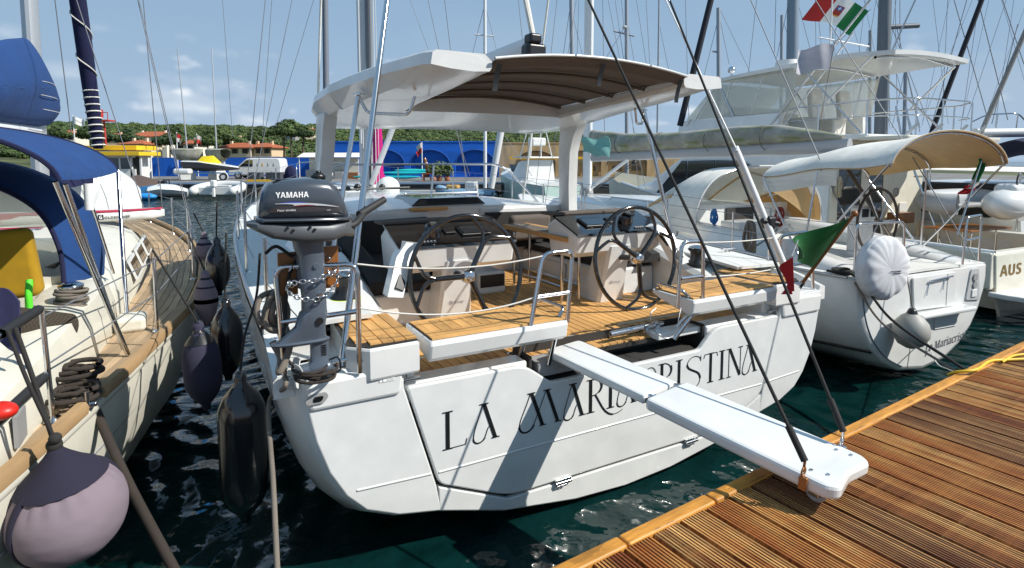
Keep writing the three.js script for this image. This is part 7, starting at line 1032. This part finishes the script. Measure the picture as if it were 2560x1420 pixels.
// craft lying off the quay
{
  const jet = thing('water_scooter', 'white water scooter afloat by the far quay', 'water scooter', [-24.282,-0.373,-41], 0.2); jet.position.y = -0.1; obj('hull', loft([[-1.2, 0.4, 0.5], [-0.4, 0.5, 0.75], [0.5, 0.5, 0.65], [1.3, 0.15, 0.35]].map(([x, w, h]) => [[x, h * 0.5, -w], [x, h, -w * 0.4], [x, h, w * 0.4], [x, h * 0.5, w], [x, -0.2, 0]])), M.gel, jet); obj('handlebar', [rod([0, 0.7, -0.4], [0, 1.0, -0.35], 0.04), rod([-0.1, 1.0, -0.6], [-0.1, 1.0, 0.5], 0.035), rbox(0.5, 0.2, 0.4, -0.3, 0.85, 0, 0.08)], M.black, jet); obj('keel_pad', rbox(2.2, 0.22, 0.8, 0, -0.1, 0, 0.08), M.black, jet);
  const rib = thing('inflatable_boat', 'white inflatable boat with a white outboard moored below the storage boxes', 'dinghy', [-20.246,-0.308,-40], 0); rib.position.y = -0.05; obj('tube', tube([[-1.35, 0.25, 0.6], [-1.45, 0.35, 0], [-1.2, 0.5, -1.0], [0, 0.6, -1.4], [1.2, 0.5, -1.0], [1.45, 0.35, 0], [1.35, 0.25, 0.6]], 0.30, { n: 14, seg: 60 }), M.gelMatt, rib); for (const s of [-1, 1]) obj('tube_end', ball(0.30, s * 1.35, 0.25, 0.6).scale(1, 1, 1), M.gelMatt, rib); obj('transom', rbox(2.2, 0.5, 0.1, 0, 0.25, 0.4, 0.03), M.gelMatt, rib); obj('outboard', [rbox(0.34, 0.5, 0.4, 0.05, 0.75, 0.6, 0.1), rbox(0.18, 0.7, 0.2, 0.05, 0.2, 0.65, 0.05)], M.gel, rib); obj('bench', rbox(1.6, 0.12, 0.4, 0, 0.55, -0.2, 0.04), M.gel, rib);
  const br = thing('covered_boat', 'small boat under a brown black cover moored by the kiosk', 'boat', [-26.31,-0.288,-41], 0.3); br.position.y = -0.1; obj('hull', loft([[-1.6, 0.7, 0.5], [0, 0.9, 0.5], [1.6, 0.3, 0.7]].map(([x, w, h]) => [[x, h, -w], [x, -0.3, -w * 0.6], [x, -0.3, w * 0.6], [x, h, w]])), mat([0.05, 0.25, 0.55], 0.5), br); obj('cover', loft([[-1.5, 0.7, 0.95], [0, 0.85, 1.35], [1.3, 0.4, 0.95]].map(([x, w, h]) => [[x, 0.4, -w], [x, h, -w * 0.3], [x, h, w * 0.3], [x, 0.4, w]])), mat([0.10, 0.07, 0.06], 0.85), br);
  const b3 = thing('work_boat', 'small boat with a brown tarpaulin beside the covered boat', 'boat', [-29.008,-0.296,-43], 0); b3.position.y = -0.1; obj('hull', rbox(2.2, 0.6, 1.0, 0, 0.1, 0, 0.2), M.gelMatt, b3); obj('tarpaulin', rbox(1.5, 0.7, 0.9, 0.1, 0.7, 0, 0.2), mat([0.22, 0.13, 0.10], 0.9), b3);
  for (const [x, l] of [[-26.27, 'blue float beside the boat with the brown tarpaulin'], [-24.53, 'blue float between the covered boat and the water scooter']]) { const f = tag(obj('blue_float', ball(0.42).scale(1.6, 0.6, 1), mat([0.02, 0.25, 0.62], 0.5)), l, 'float'); f.position.set(x, -0.15, -39); }
  const rb = thing('inflatable_boat', 'blue grey inflatable boat with a black outboard seen under the hardtop', 'dinghy', [-2.851,0.27,-37], -0.25); rb.position.y = 0.0; obj('tube', tube([[1.9, 0.1, 0.8], [-0.8, 0.2, 0.85], [-1.9, 0.45, 0.0], [-0.8, 0.2, -0.85], [1.9, 0.1, -0.8]], 0.26, { n: 12, seg: 60 }), mat([0.16, 0.27, 0.38], 0.5), rb); obj('hull', loft([[1.9, 0.7], [-0.6, 0.75], [-1.7, 0.2]].map(([x, w]) => [[x, 0.15, -w], [x, -0.45, 0], [x, 0.15, w]])), M.gelMatt, rb); obj('tube_stripe', tube([[1.9, 0.12, 1.07], [-0.8, 0.22, 1.12], [-1.75, 0.45, 0.5]], 0.05), mat([0.02, 0.05, 0.14], 0.5), rb); obj('console', rbox(0.7, 0.8, 0.7, 0.3, 0.55, 0, 0.1), M.gel, rb); obj('cushion', rbox(0.8, 0.25, 0.6, -0.9, 0.6, 0.1, 0.1), mat([0.55, 0.32, 0.10], 0.7), rb); obj('outboard', [rbox(0.6, 0.75, 0.5, 2.15, 0.55, 0, 0.15), rbox(0.3, 0.9, 0.25, 2.2, 0.0, 0, 0.05)], M.blackGloss, rb);
  const fb = thing('fishing_boat', 'white sport fishing boat with hull shade coloured pale green and a tuna tower', 'boat', [1.363,0.201,-36], 0.55); fb.position.y = 0; obj('hull', loft([[-3, 1.3, 0.8, -0.4], [0, 1.5, 1.0, -0.4], [2.4, 1.0, 1.35, -0.3], [3.6, 0.1, 1.6, 0.2]].map(([z, w, s, k]) => [[-w, s, -z], [-w * 0.85, k, -z], [w * 0.85, k, -z], [w, s, -z]])), mat([0.45, 0.60, 0.56], 0.4), fb); obj('deck', loft([[-3, 1.3, 0.82], [0, 1.5, 1.02], [2.4, 1.0, 1.37], [3.5, 0.1, 1.6]].map(([z, w, s]) => [[-w, s, -z], [-w * 0.6, s + 0.2, -z], [w * 0.6, s + 0.2, -z], [w, s, -z]])), M.gel, fb); obj('cabin', loft([[-0.8, 1.0, 1.0, 2.3], [0.4, 1.0, 1.0, 2.2], [1.4, 0.85, 1.1, 1.4]].map(([z, w, a, b]) => [[-w, a, -z], [-w * 0.85, b, -z], [w * 0.85, b, -z], [w, a, -z]])), M.gel, fb); for (const x of [-0.5, 0.5]) obj('windscreen_pane', slab([[-0.4, 0], [0.4, 0], [0.34, 0.62], [-0.34, 0.62]], 0.04, 0).rotateX(-0.75).translate(x * 0.9, 1.55, -1.25), M.glassDark, fb); obj('roof', rbox(2.2, 0.1, 2.0, 0, 2.45, 0.2, 0.04), M.gel, fb); obj('tower', [pipe([[-0.8, 2.4, 0.8], [-0.45, 4.3, 0.5], [0.45, 4.3, 0.5], [0.8, 2.4, 0.8]], 0.035, 0.1), pipe([[-0.8, 2.4, -0.4], [-0.45, 4.3, 0.0], [0.45, 4.3, 0.0], [0.8, 2.4, -0.4]], 0.035, 0.1), rbox(1.0, 0.5, 0.6, 0, 3.4, 0.3, 0.1), rod([0.3, 4.2, 0.3], [0.5, 6.5, 0.6], 0.02)], M.gel, fb);  // the shade on the hull is put into its colour as pale green
  // small yacht beyond the bow with a magenta sail cover
  const mg = thing('sailing_boat', 'sailing boat with a magenta sail cover beyond the white yacht bow', 'sailboat', [-6.84,0.633,-27], 0.4); mg.position.y = -0.6; mg.scale.setScalar(1.35); obj('hull', loft([[1.5, 1.0, 0.75], [-1.5, 1.4, 0.85], [-4, 1.0, 1.0], [-5.5, 0.1, 1.1]].map(([z, w, s]) => [[-w, s, z], [-w * 0.9, -0.1, z], [0, -0.6, z], [w * 0.9, -0.1, z], [w, s, z]])), M.gel, mg); obj('cabin', rbox(1.5, 0.5, 2.6, 0, 1.05, -1.2, 0.15), M.gel, mg); obj('mast', rod([0.15, 1.0, -1.5], [0.15, 12, -1.5], 0.08), M.mastWhite, mg);
  obj('magenta_cover', loft([[0.95, 0.36], [1.3, 0.30], [1.7, 0.19], [2.6, 0.19], [3.3, 0.16]].map(([y, r], k) => [...Array(18)].map((_, i) => { const a = i / 18 * 6.283; const q = r * (1 + (k < 2 ? 0.18 * Math.sin(a * 6) : 0.04 * Math.sin(a * 4))); return [0.62 + q * Math.cos(a), y, -0.9 + q * Math.sin(a)]; }))), fabric([196, 16, 122]), mg);
}
// life on the quay under the arcade: kayaks, plants, chairs
{
  for (let i = 0; i < 4; i++) { const k = tag(obj('kayak', loft([-1, -0.9, -0.4, 0.4, 0.9, 1].map(t => [...Array(10)].map((_, q) => { const a = q / 10 * 6.283, r = Math.sqrt(Math.max(0.004, 1 - t * t)); return [t * 1.9, 0.16 * r * Math.sin(a) + 0.05 * t * t, 0.3 * r * Math.cos(a)]; }))), mat([0.01, 0.36 + 0.04 * i, 0.45], 0.4)), ['turquoise kayak lowest on the rack before the blue arcade', 'turquoise kayak second up on the rack before the blue arcade', 'turquoise kayak set apart from the others on the quay', 'turquoise kayak topmost on the rack'][i], 'kayak'); k.position.set(i === 2 ? -11.6 : -9.6 + i * 0.5, 0.85 + (i % 2) * 0.34 + (i === 3 ? 0.2 : 0), -49 - i * 0.2); }
  const ch = thing('orange_table', 'small orange table on the quay pontoon edge', 'table', [-6.672,1.027,-46.5], 0); ch.position.y = 0.6; obj('top', rbox(0.9, 0.1, 0.6, 0, 0.62, 0, 0.02), mat([0.55, 0.12, 0.04], 0.6), ch); for (const x of [-0.36, 0.36]) obj('leg', box(0.08, 0.6, 0.5, x, 0.3, 0), mat([0.50, 0.11, 0.04], 0.6), ch);
  const sc = tag(obj('wooden_figure', loft([[0, 0.2], [0.4, 0.16], [0.8, 0.2], [1.05, 0.22], [1.25, 0.12], [1.45, 0.13], [1.6, 0.04]].map(([y, r], k) => [...Array(10)].map((_, i) => { const a = i / 10 * 6.283; return [r * Math.cos(a) + 0.12 * Math.sin(y * 3), y, r * 0.7 * Math.sin(a)]; }))), M.varnish), 'carved orange wood post among the quay plants', 'ornament'); sc.position.set([-6.897,1.658,-47][0], 0.9, -47);
}
function leafBall(n, R, sq, leaf, seed) {   // a crown of small leaf faces
  const r = rng(seed), pos = [], nor = []; const v = V(0, 0, 0);
  for (let i = 0; i < n; i++) {
    const a = r() * 6.283, c = r() * 2 - 1, q = Math.pow(r(), 0.4) * (0.8 + 0.35 * vnoise(Math.cos(a) * 3 + 9, c * 3 + Math.sin(a) * 3)), s = Math.sqrt(1 - c * c); v.set(q * R * s * Math.cos(a), q * R * sq * c, q * R * s * Math.sin(a));
    const n1 = V(v.x / R + (r() - 0.5) * 1.2, v.y / R / sq + 0.35 + (r() - 0.5), v.z / R + (r() - 0.5) * 1.2).normalize(), t = V(r() - 0.5, r() - 0.5, r() - 0.5).cross(n1).normalize(), b = n1.clone().cross(t), l = leaf * (0.6 + 0.8 * r());
    for (const [x, y] of [[-1, -0.5], [1, -0.5], [0, 1]]) { pos.push(v.x + (t.x * x + b.x * y) * l, v.y + (t.y * x + b.y * y) * l, v.z + (t.z * x + b.z * y) * l); nor.push(n1.x, n1.y, n1.z); }
  }
  const g = new THREE.BufferGeometry(); g.setAttribute('position', new THREE.Float32BufferAttribute(pos, 3)); g.setAttribute('normal', new THREE.Float32BufferAttribute(nor, 3)); g.setAttribute('uv', new THREE.Float32BufferAttribute(new Float32Array(pos.length / 3 * 2), 2)); return g;
}
const leafM = [[0.045, 0.075, 0.018], [0.06, 0.095, 0.022], [0.035, 0.062, 0.02], [0.085, 0.12, 0.03]].map(c => mat(c, 0.8));
for (const [x, d, R, l] of [[-5.88, 47, 0.75, 'bushy potted plant on the quay before the blue arcade'], [-6.33, 46.5, 0.5, 'smaller leafy potted plant beside the orange table'], [-5.29, 47.5, 0.6, 'middle sized potted plant behind the bushy one']]) { const p = thing('potted_plant', l, 'plant', [x, 0.6, -d]); obj('pot', lathe([[0, 0], [0.18, 0], [0.25, 0.35], [0, 0.35]], 16), mat([0.35, 0.13, 0.07], 0.8), p); obj('foliage', leafBall(260, R, 1.0, 0.11, Math.round(R * 100)).translate(0, 0.95, 0), leafM[3], p); obj('stem', rod([0, 0.3, 0], [0, 0.9, 0], 0.03), M.varnish, p); }
// ---------- wooded hills, houses, trees ----------
{
  // ridge height by bearing: [x/z slope, height over distance]
  const prof = [[-1.3, 0.052], [-0.95, 0.062], [-0.80, 0.066], [-0.70, 0.067], [-0.63, 0.0635], [-0.575, 0.058], [-0.545, 0.0555], [-0.50, 0.059], [-0.44, 0.061], [-0.41, 0.0575], [-0.37, 0.060], [-0.31, 0.064], [-0.15, 0.062], [0.0, 0.052], [0.1, 0.045], [0.25, 0.036], [0.40, 0.02], [0.6, 0.004], [1.0, 0.0]];
  const ridge = s => interp(prof, s)[0];
  const D0 = 95, D1 = 520;
  const height = (s, d) => { const t = Math.max(0, Math.min(1, (d - D0) / (D1 - D0))); const top = 2.3 + ridge(s) * D1; const bump = (fbm(s * 9 + 30, d * 0.012, 4) - 0.5) * 16 * t * (1 - t * 0.6) * Math.min(1, ridge(s) * 30); return 0.5 + (top - 3.5) * Math.pow(t, 1.55) + bump - 2; };
  const soil = mat([1, 1, 1], 1, 0, { map: dataTex(256, 256, (u, v) => { const n = fbm(u * 10, v * 10, 5, 10), k = n > 0.5 ? 1 : 0.8; return [(66 + 40 * n) * k, (76 + 34 * n) * k, 38 * k + 20 * n]; }, { rep: [0.01, 0.01] }) });
  struct('wooded_hill', planUV(grid((u, v) => { const s = lerp(-1.35, 0.62, u), d = lerp(D0, D1 + 120, v); let y = d > D1 ? height(s, D1) - (d - D1) * 0.12 : height(s, d); return [s * d, y, -d]; }, 90, 36)), soil);
  struct('shore_ground', planUV(box(420, 0.6, 120, -60, 0.15, -120)), soil);
  // wood: crowns of many leaf faces, drawn as one mass
  const geos = [0].map(k => { const g = mergeGeometries([leafBall(170, 1, 0.62, 0.20, 70 + k), leafBall(80, 0.6, 0.7, 0.18, 90 + k).translate(0.55, 0.25, 0.2 * k - 0.2), leafBall(80, 0.55, 0.7, 0.18, 95 + k).translate(-0.5, 0.1, 0.3)]); return g; });
  const r = rng(99); const lists = [[], [], []];
  let n = 0;
  for (let i = 0; i < 40000 && n < 15000; i++) { const s = lerp(-1.25, 0.55, r()), d = lerp(212, D1 + 6, Math.pow(r(), 0.8)); if (ridge(s) < 0.006) continue; lists[0].push([s, d, r(), r(), r()]); n++; }
  lists.slice(0, 1).forEach((L, k) => {
    const im = new THREE.InstancedMesh(geos[k], mat([1, 1, 1], 0.85), L.length); im.name = numbered('woodland'); im.userData = { kind: 'stuff', label: 'dense dark green pine wood covering the hills', category: 'wood' };
    const m = new THREE.Matrix4(), q = new THREE.Quaternion(), c = new THREE.Color();
    L.forEach(([s, d, a, b, e], i) => { const R = (1.9 + 2.0 * a) * (0.75 + 0.3 * d / 300); q.setFromAxisAngle(V(0, 1, 0), b * 6.283); m.compose(V(s * d, height(s, d) + R * 0.5, -d), q, V(R, R * (0.75 + 0.5 * e), R)); im.setMatrixAt(i, m); const p = fbm(s * 40, d * 0.03, 3), t = 0.75 + 0.7 * e; const w = p > 0.55 ? 1.35 : 1; c.setRGB(0.048 * t * w, 0.078 * t * (w * 0.5 + 0.5), 0.022 * t); im.setColorAt(i, c); });
    im.castShadow = im.receiveShadow = true; scene.add(im);
  });
  // houses with tiled roofs
  const tile = mat([1, 1, 1], 0.85, 0, { map: dataTex(128, 128, (u, v) => { const k = 0.72 + 0.3 * fbm(u * 20, v * 8, 4) + 0.12 * Math.sin(u * 128 * 0.8); return [190 * k, 104 * k, 66 * k]; }, { rep: [0.4, 0.4] }) });
  const walls = [mat([0.68, 0.58, 0.42], 0.9), mat([0.72, 0.68, 0.58], 0.9), mat([0.62, 0.46, 0.30], 0.9)];
  const house = (x, y, d, w, h, dep, m, label) => {
    const b = thing('hillside_house', label, 'house', [x, y, -d], (hash2(Math.round(x * 10), 1) - 0.5) * 0.4);
    obj('wall', box(w, h + 4, dep, 0, h / 2 - 2, 0), m, b); const e = 0.7, rh = w * 0.09 + 0.5; const R = [[-w / 2 - e, h, dep / 2 + e], [w / 2 + e, h, dep / 2 + e], [w / 2 + e, h, -dep / 2 - e], [-w / 2 - e, h, -dep / 2 - e]], k = Math.min(w, dep) * 0.45;
    const T = [[-w / 2 + k, h + rh, 0.05], [w / 2 - k, h + rh, 0.05], [w / 2 - k, h + rh, -0.05], [-w / 2 + k, h + rh, -0.05]]; const roof = obj('roof', planUV(loft([R.map(([a, c, q]) => [a, c - 0.18, q]), R, T], { crease: 0.2 })), tile, b);
    for (const s of [-0.3, 0.28]) obj('chimney', box(0.6, 1.0, 0.6, s * w, h + rh * 0.7 + 0.3, 0.3), m, roof);
    const nw = Math.max(2, Math.round(w / 2.6)); for (let i = 0; i < nw; i++) { const xx = -w / 2 + (i + 0.5) * w / nw; const wd = obj('window', box(1.0, 1.2, 0.14, xx, h * 0.52, dep / 2 + 0.02), M.darkRecess, b); obj('shutter', [box(0.3, 1.25, 0.08, xx - 0.7, h * 0.52, dep / 2 + 0.08), box(0.3, 1.25, 0.08, xx + 0.7, h * 0.52, dep / 2 + 0.08)], mat([0.12, 0.10, 0.07], 0.8), wd); }
    if (w > 12) obj('balcony', [box(w * 0.9, 0.9, 0.12, 0, h * 0.1, dep / 2 + 1.2), box(w * 0.9, 0.15, 1.3, 0, h * 0.1 - 0.4, dep / 2 + 0.6)], walls[1], b);
  };
  house(-112.65, 6.37, 185, 13.2, 3.2, 8, walls[1], 'long pale house with terracotta roof and balconies on the hillside');
  house(-94.85, 3.95, 150, 6.5, 2.4, 6, walls[0], 'low house with terracotta roof below the long balconied house');
  house(-76.59, 3.94, 140, 5, 2.2, 5, walls[1], 'white house with terracotta roof between the dinghies');
  house(-69.28, 3.54, 150, 8.5, 1.9, 6, walls[0], 'wide low house with terracotta roof above the white van');
  house(-63.09, 3.54, 150, 7.0, 2.0, 6, walls[2], 'ochre house with terracotta roof beside the blue arcade');
  house(-89.84, 6.48, 190, 6.5, 2.2, 6, walls[2], 'ochre house among the pines above the white van');
  house(-143.64, 8.05, 190, 8, 2.6, 7, walls[1], 'pale house with terracotta roof behind the club flag');
  house(-129.28, 7.26, 190, 9, 2.4, 7, walls[2], 'ochre house with terracotta roof beside the striped furled jib');
  house(-113.86, 16.82, 330, 6, 2.5, 6, walls[0], 'small sandy house high on the hill near the hardtop');
  house(-112.37, 13.85, 300, 5, 2.0, 5, mat([0.3, 0.3, 0.28], 0.9), 'small grey domed house among the hillside pines');
  house(-110.85, 7.21, 210, 5, 1.6, 5, walls[1], 'pale roofed house half hidden in pines behind the second flag');
  // single trees between the houses: trunk, limbs, crowns of leaves
  const bark = mat([0.10, 0.07, 0.05], 0.95); const crown = [leafBall(900, 1, 0.5, 0.13, 7), leafBall(900, 1, 0.62, 0.13, 8)];
  const tl = ['umbrella pine with a spreading crown beside the hillside houses'];
  for (const [x, y, d, h, R] of [[-76.12, 3.55, 130, 3.2, 2.6], [-85.05, 3.95, 150, 3.4, 2.8], [-67.73, 3.37, 130, 3.0, 2.6], [-72.95, 3.7, 145, 4.5, 3.0], [-76.43, 3.95, 160, 3.6, 2.8], [-72.58, 4.57, 165, 3.4, 2.6], [-46.85, 3.54, 120, 4.6, 2.6], [-49.14, 4.09, 130, 5.2, 2.8], [-104.47, 4.5, 160, 3.6, 3.0], [-111.29, 4.72, 160, 4, 3], [-81.62, 7, 190, 4, 3.2], [-114.09, 6.97, 200, 4.4, 3.4], [-137.11, 7.21, 210, 4, 3.4], [-132.03, 5.81, 170, 4, 3.2], [-108.25, 5.19, 150, 3.6, 3], [-42.89, 4.44, 120, 3.4, 2.2]]) {
    const t = thing('pine_tree', tl[0], 'tree', [x, y, -d], 0, 'umbrella pines between the hillside houses');
    const tk = obj('trunk', [rod([0, -2, 0], [0.15, h * 0.75, 0], 0.22, 0.12)], bark, t); obj('limb', [rod([0.1, h * 0.55, 0], [R * 0.5, h * 0.95, 0.2], 0.09, 0.04), rod([0.1, h * 0.6, 0], [-R * 0.5, h, -0.2], 0.09, 0.04), rod([0.1, h * 0.6, 0], [0, h, R * 0.4], 0.08, 0.04)], bark, tk);
    for (let k = 0; k < 3; k++) { const c = obj('crown', crown[k % 2], leafM[(k + Math.floor(hash2(Math.round(x * 10), k) * 3)) % 3], t); c.position.set((k - 1) * R * 0.55, h + (k === 1 ? R * 0.18 : -0.1), (hash2(Math.round(x * 10), k + 5) - 0.5) * R * 0.6); c.scale.setScalar(R * (0.62 + 0.25 * hash2(Math.round(x * 10), k + 9))); c.rotation.y = k * 2; }
  }
  // red lattice beacon and club flag
  const bc = thing('red_beacon', 'red lattice harbour beacon behind the striped furled jib', 'beacon', [-52.502,2.3,-75], 0); bc.position.y = 0.6; const red = mat([0.42, 0.03, 0.02], 0.6); for (const x of [-0.55, 0.55]) obj('tower_leg', rod([x, 0, 0], [x * 0.7, 6.6, 0], 0.12), red, bc); for (let i = 0; i < 6; i++) obj('tower_brace', [rod([-0.55, i * 1.1, 0], [0.5, i * 1.1 + 1.1, 0], 0.06), rod([-0.55, i * 1.1, 0], [0.55, i * 1.1, 0], 0.06)], red, bc); obj('gallery', [rbox(2.2, 0.2, 1.4, 0.3, 6.7, 0, 0.03), rod([-0.7, 6.7, 0.6], [-0.7, 7.7, 0.6], 0.05), rod([1.3, 6.7, 0.6], [1.3, 7.7, 0.6], 0.05), rod([-0.7, 7.7, 0.6], [1.3, 7.7, 0.6], 0.05)], red, bc); obj('lantern', cyl(0.3, 0.3, 1.0, 0, 7.6, 0), red, bc);
  const cf = thing('club_flag', 'white club flag with a dark bird mark above the blue bimini', 'flag', [-11.961,3.472,-16], 0); obj('staff', rod([0, 0.05, 0], [0.02, -1.2, 0], 0.012), M.mastWhite, cf); obj('flag_cloth', sheet((u, v) => [u * 0.30, -v * 0.20 - 0.05 * u + 0.02 * Math.sin(u * 7), 0.04 * Math.sin(u * 6)], 12, 6, 0.003), mat([1, 1, 1], 0.9, 0, { map: canvasTex(128, 96, (x, w, h) => { x.fillStyle = '#eceae4'; x.fillRect(0, 0, w, h); x.strokeStyle = '#444'; x.lineWidth = 6; x.beginPath(); x.moveTo(30, 60); x.quadraticCurveTo(50, 40, 62, 55); x.quadraticCurveTo(80, 36, 100, 44); x.stroke(); }) }), cf);
}
// ---------- masts and rigging of boats moored farther off ----------
{
  const far = (top2, bot2, d, r, m, stays, extra = {}) => {   // points are [x, y] in metres in the plane d metres away
    const at = q => [q[0], q[1], -d], top = at(top2), bot = at(bot2), t = thing('yacht_mast', extra.label || 'tall grey yacht mast with thin stays standing behind the moored boats', 'mast', [0, 0, 0], 0, extra.label ? null : 'masts of boats moored farther off');
    obj('spar', rod(bot, top, r, r * 0.92, 12), m, t);
    for (const [a, b] of stays || []) obj('stay', rod(at(a), at(b), Math.max(0.010, d * 0.00042), Math.max(0.010, d * 0.00042), 5), M.stay, t);
    for (const [a, b] of extra.arms || []) obj('spreader', rod(at(a), at(b), r * 0.4), m, t);
    if (extra.dome) obj('white_ball', new THREE.SphereGeometry(d * 0.0042, 16, 10).scale(1, 0.7, 1).translate(...at(extra.dome)), M.gelMatt, t);  // small radar dome on the far mast
  };
  const gm = mat([0.33, 0.36, 0.40], 0.45, 0.3), navy = mat([0.006, 0.008, 0.016], 0.8);
  far([2.96, 11.48], [3.18, 0.86], 30, 0.12, gm, [[[3.06, 9.53], [3.75, 6.95]], [[2.97, 10.31], [2.53, 7.15]], [[3.37, 10.7], [3.28, 7.15]]]);
  far([5.35, 10.87], [5.53, 0.96], 28, 0.095, gm, [[[4.78, 10.14], [5.4, 6.27]], [[5.77, 10.14], [6.44, 6.36]], [[6.26, 10.14], [6.56, 6.27]], [[5.38, 8.68], [4.17, 6.64]], [[5.38, 9.04], [5.87, 6.45]]], { arms: [[[4.78, 8.35], [5.77, 8.12]]], dome: [5.31, 8.53], label: 'grey yacht mast carrying a small white dome and one long spreader' });
  far([7.39, 11.48], [7.45, 0.86], 30, 0.05, gm, [[[7.42, 9.13], [8.02, 6.55]]]);
  far([11.07, 10.43], [11.4, 0.76], 32, 0.115, gm, [[[11.13, 10.01], [11.74, 7.47]], [[11.11, 10.01], [10.4, 6.83]], [[11.12, 10.43], [13, 6.83]]], { arms: [[[10.82, 8.15], [11.16, 8.09]]], label: 'grey yacht mast whose top shows in the sky behind the flybridge searchlight' });
  far([10.34, 9.03], [10.53, 1.24], 22, 0.22, mat([0.20, 0.26, 0.32], 0.5, 0.2), [[[10.42, 8.46], [11.14, 6.15]], [[10.24, 8.32], [9.81, 6]], [[9.72, 8.46], [9.74, 6.15]]], { label: 'very thick blue grey mast rising behind the flybridge windscreen' });
  far([13.59, 9.57], [13.86, 0.86], 30, 0.085, gm, [[[13.6, 9.43], [14.39, 7.35]]]);
  far([11.86, 8.12], [11.99, 1.39], 19, 0.20, mat([0.13, 0.15, 0.17], 0.5, 0.2), [[[11.89, 7.5], [12.23, 3.59]], [[12.26, 6.63], [13.22, 3.2]], [[11.92, 7], [13.61, 3.2]], [[12.33, 7.62], [12.47, 5.12]]], { arms: [[[12.03, 6.53], [12.98, 6.58]]], label: 'thick dark grey mast with one long spreader beside the flybridge crest flag' });
  far([19.97, 7.11], [20.18, 0.86], 30, 0.10, gm, [[[19.96, 7.05], [20.87, 3.93]], [[19.96, 7.05], [19.43, 3.93]]]);
  far([18.08, 8.82], [18.44, 0.86], 30, 0.09, gm, [[[18.1, 8.54], [17.49, 5.95]]]);
  far([-1.54, 12.71], [-1.57, 0.67], 34, 0.10, M.mastWhite, [[[-1.55, 11.16], [-0.8, 8.25]], [[-1.55, 11.16], [-2.3, 8.25]]], { arms: [[[-2.13, 9.46], [-1.03, 9.37]]], label: 'slim white mast with a crossed spreader behind the white yacht hardtop' });
  far([-7.5, 9.65], [-7.62, 1.15], 24, 0.13, mat([0.16, 0.18, 0.22], 0.6), [[[-7.87, 9.02], [-9.65, 3.69]], [[-4.15, 8.87], [-3.32, 6.58]]], { label: 'dark grey mast standing between the outboard motor and the white yacht mast' });
  far([-0.79, 1.24], [-0.42, 3.35], 22, 0.13, M.mastWhite, [[[-2.1, 3.35], [-1.59, 1.7]], [[-0.27, 3.2], [0.76, 1.7]]], { label: 'leaning white spar seen under the hardtop before the arcades' });
  far([6.38, 11.26], [4.58, 3.23], 16, 0.085, navy, [], { label: 'thick black furled sail slanting behind the hardtop corner' });
  far([12.5, 10.64], [9.87, 2.49], 14, 0.055, navy, [[[10.87, 6.22], [11.82, 3.25]], [[11.43, 6.22], [12.11, 4.56]], [[10.3, 6.22], [11.35, 3.25]]], { label: 'thin black furled sail slanting down to the beige bimini' });
  far([15.45, 10.11], [12.61, 2.52], 16, 0.06, mat([0.22, 0.21, 0.20], 0.7), [[[12.21, 6.68], [11.45, 3.28]], [[13.6, 5.94], [13.08, 3.28]]], { label: 'grey furled sail slanting above the navy blue cover' });
  far([3.37, 3.54], [3.54, 1.05], 26, 0.06, gm, [[[7.45, 3.54], [7.13, 1.94]], [[5.5, 3.54], [5.71, 1.94]]]);
  // fan of fine stays over the right-hand boats
  const fan = thing('rigging_wires', 'fan of fine rigging wires crossing the sky above the motor yacht', 'rigging'); const R = rng(12);
  for (let i = 0; i < 26; i++) { const d = 18 + R() * 14, a = (0.50 + R() * 0.385) * d, b = a + (R() - 0.5) * 0.18 * d; obj('wire', rod([a, 2.3 + 0.302 * d, -d], [b, 2.3 + (0.048 + R() * 0.02) * d, -d], 0.0085, 0.0085, 4), M.stay, fan); }
  for (const [a, b] of [[-9.72, -9.54], [8.25, 7.83], [5.77, 6.05], [3.02, 3.16], [0.14, 0.69], [-7.97, -8.52]]) obj('wire', rod([a, 8.35, -20], [b, 3.12, -20], 0.009, 0.009, 4), M.stay, fan);
}
renderer.render(scene, camera);
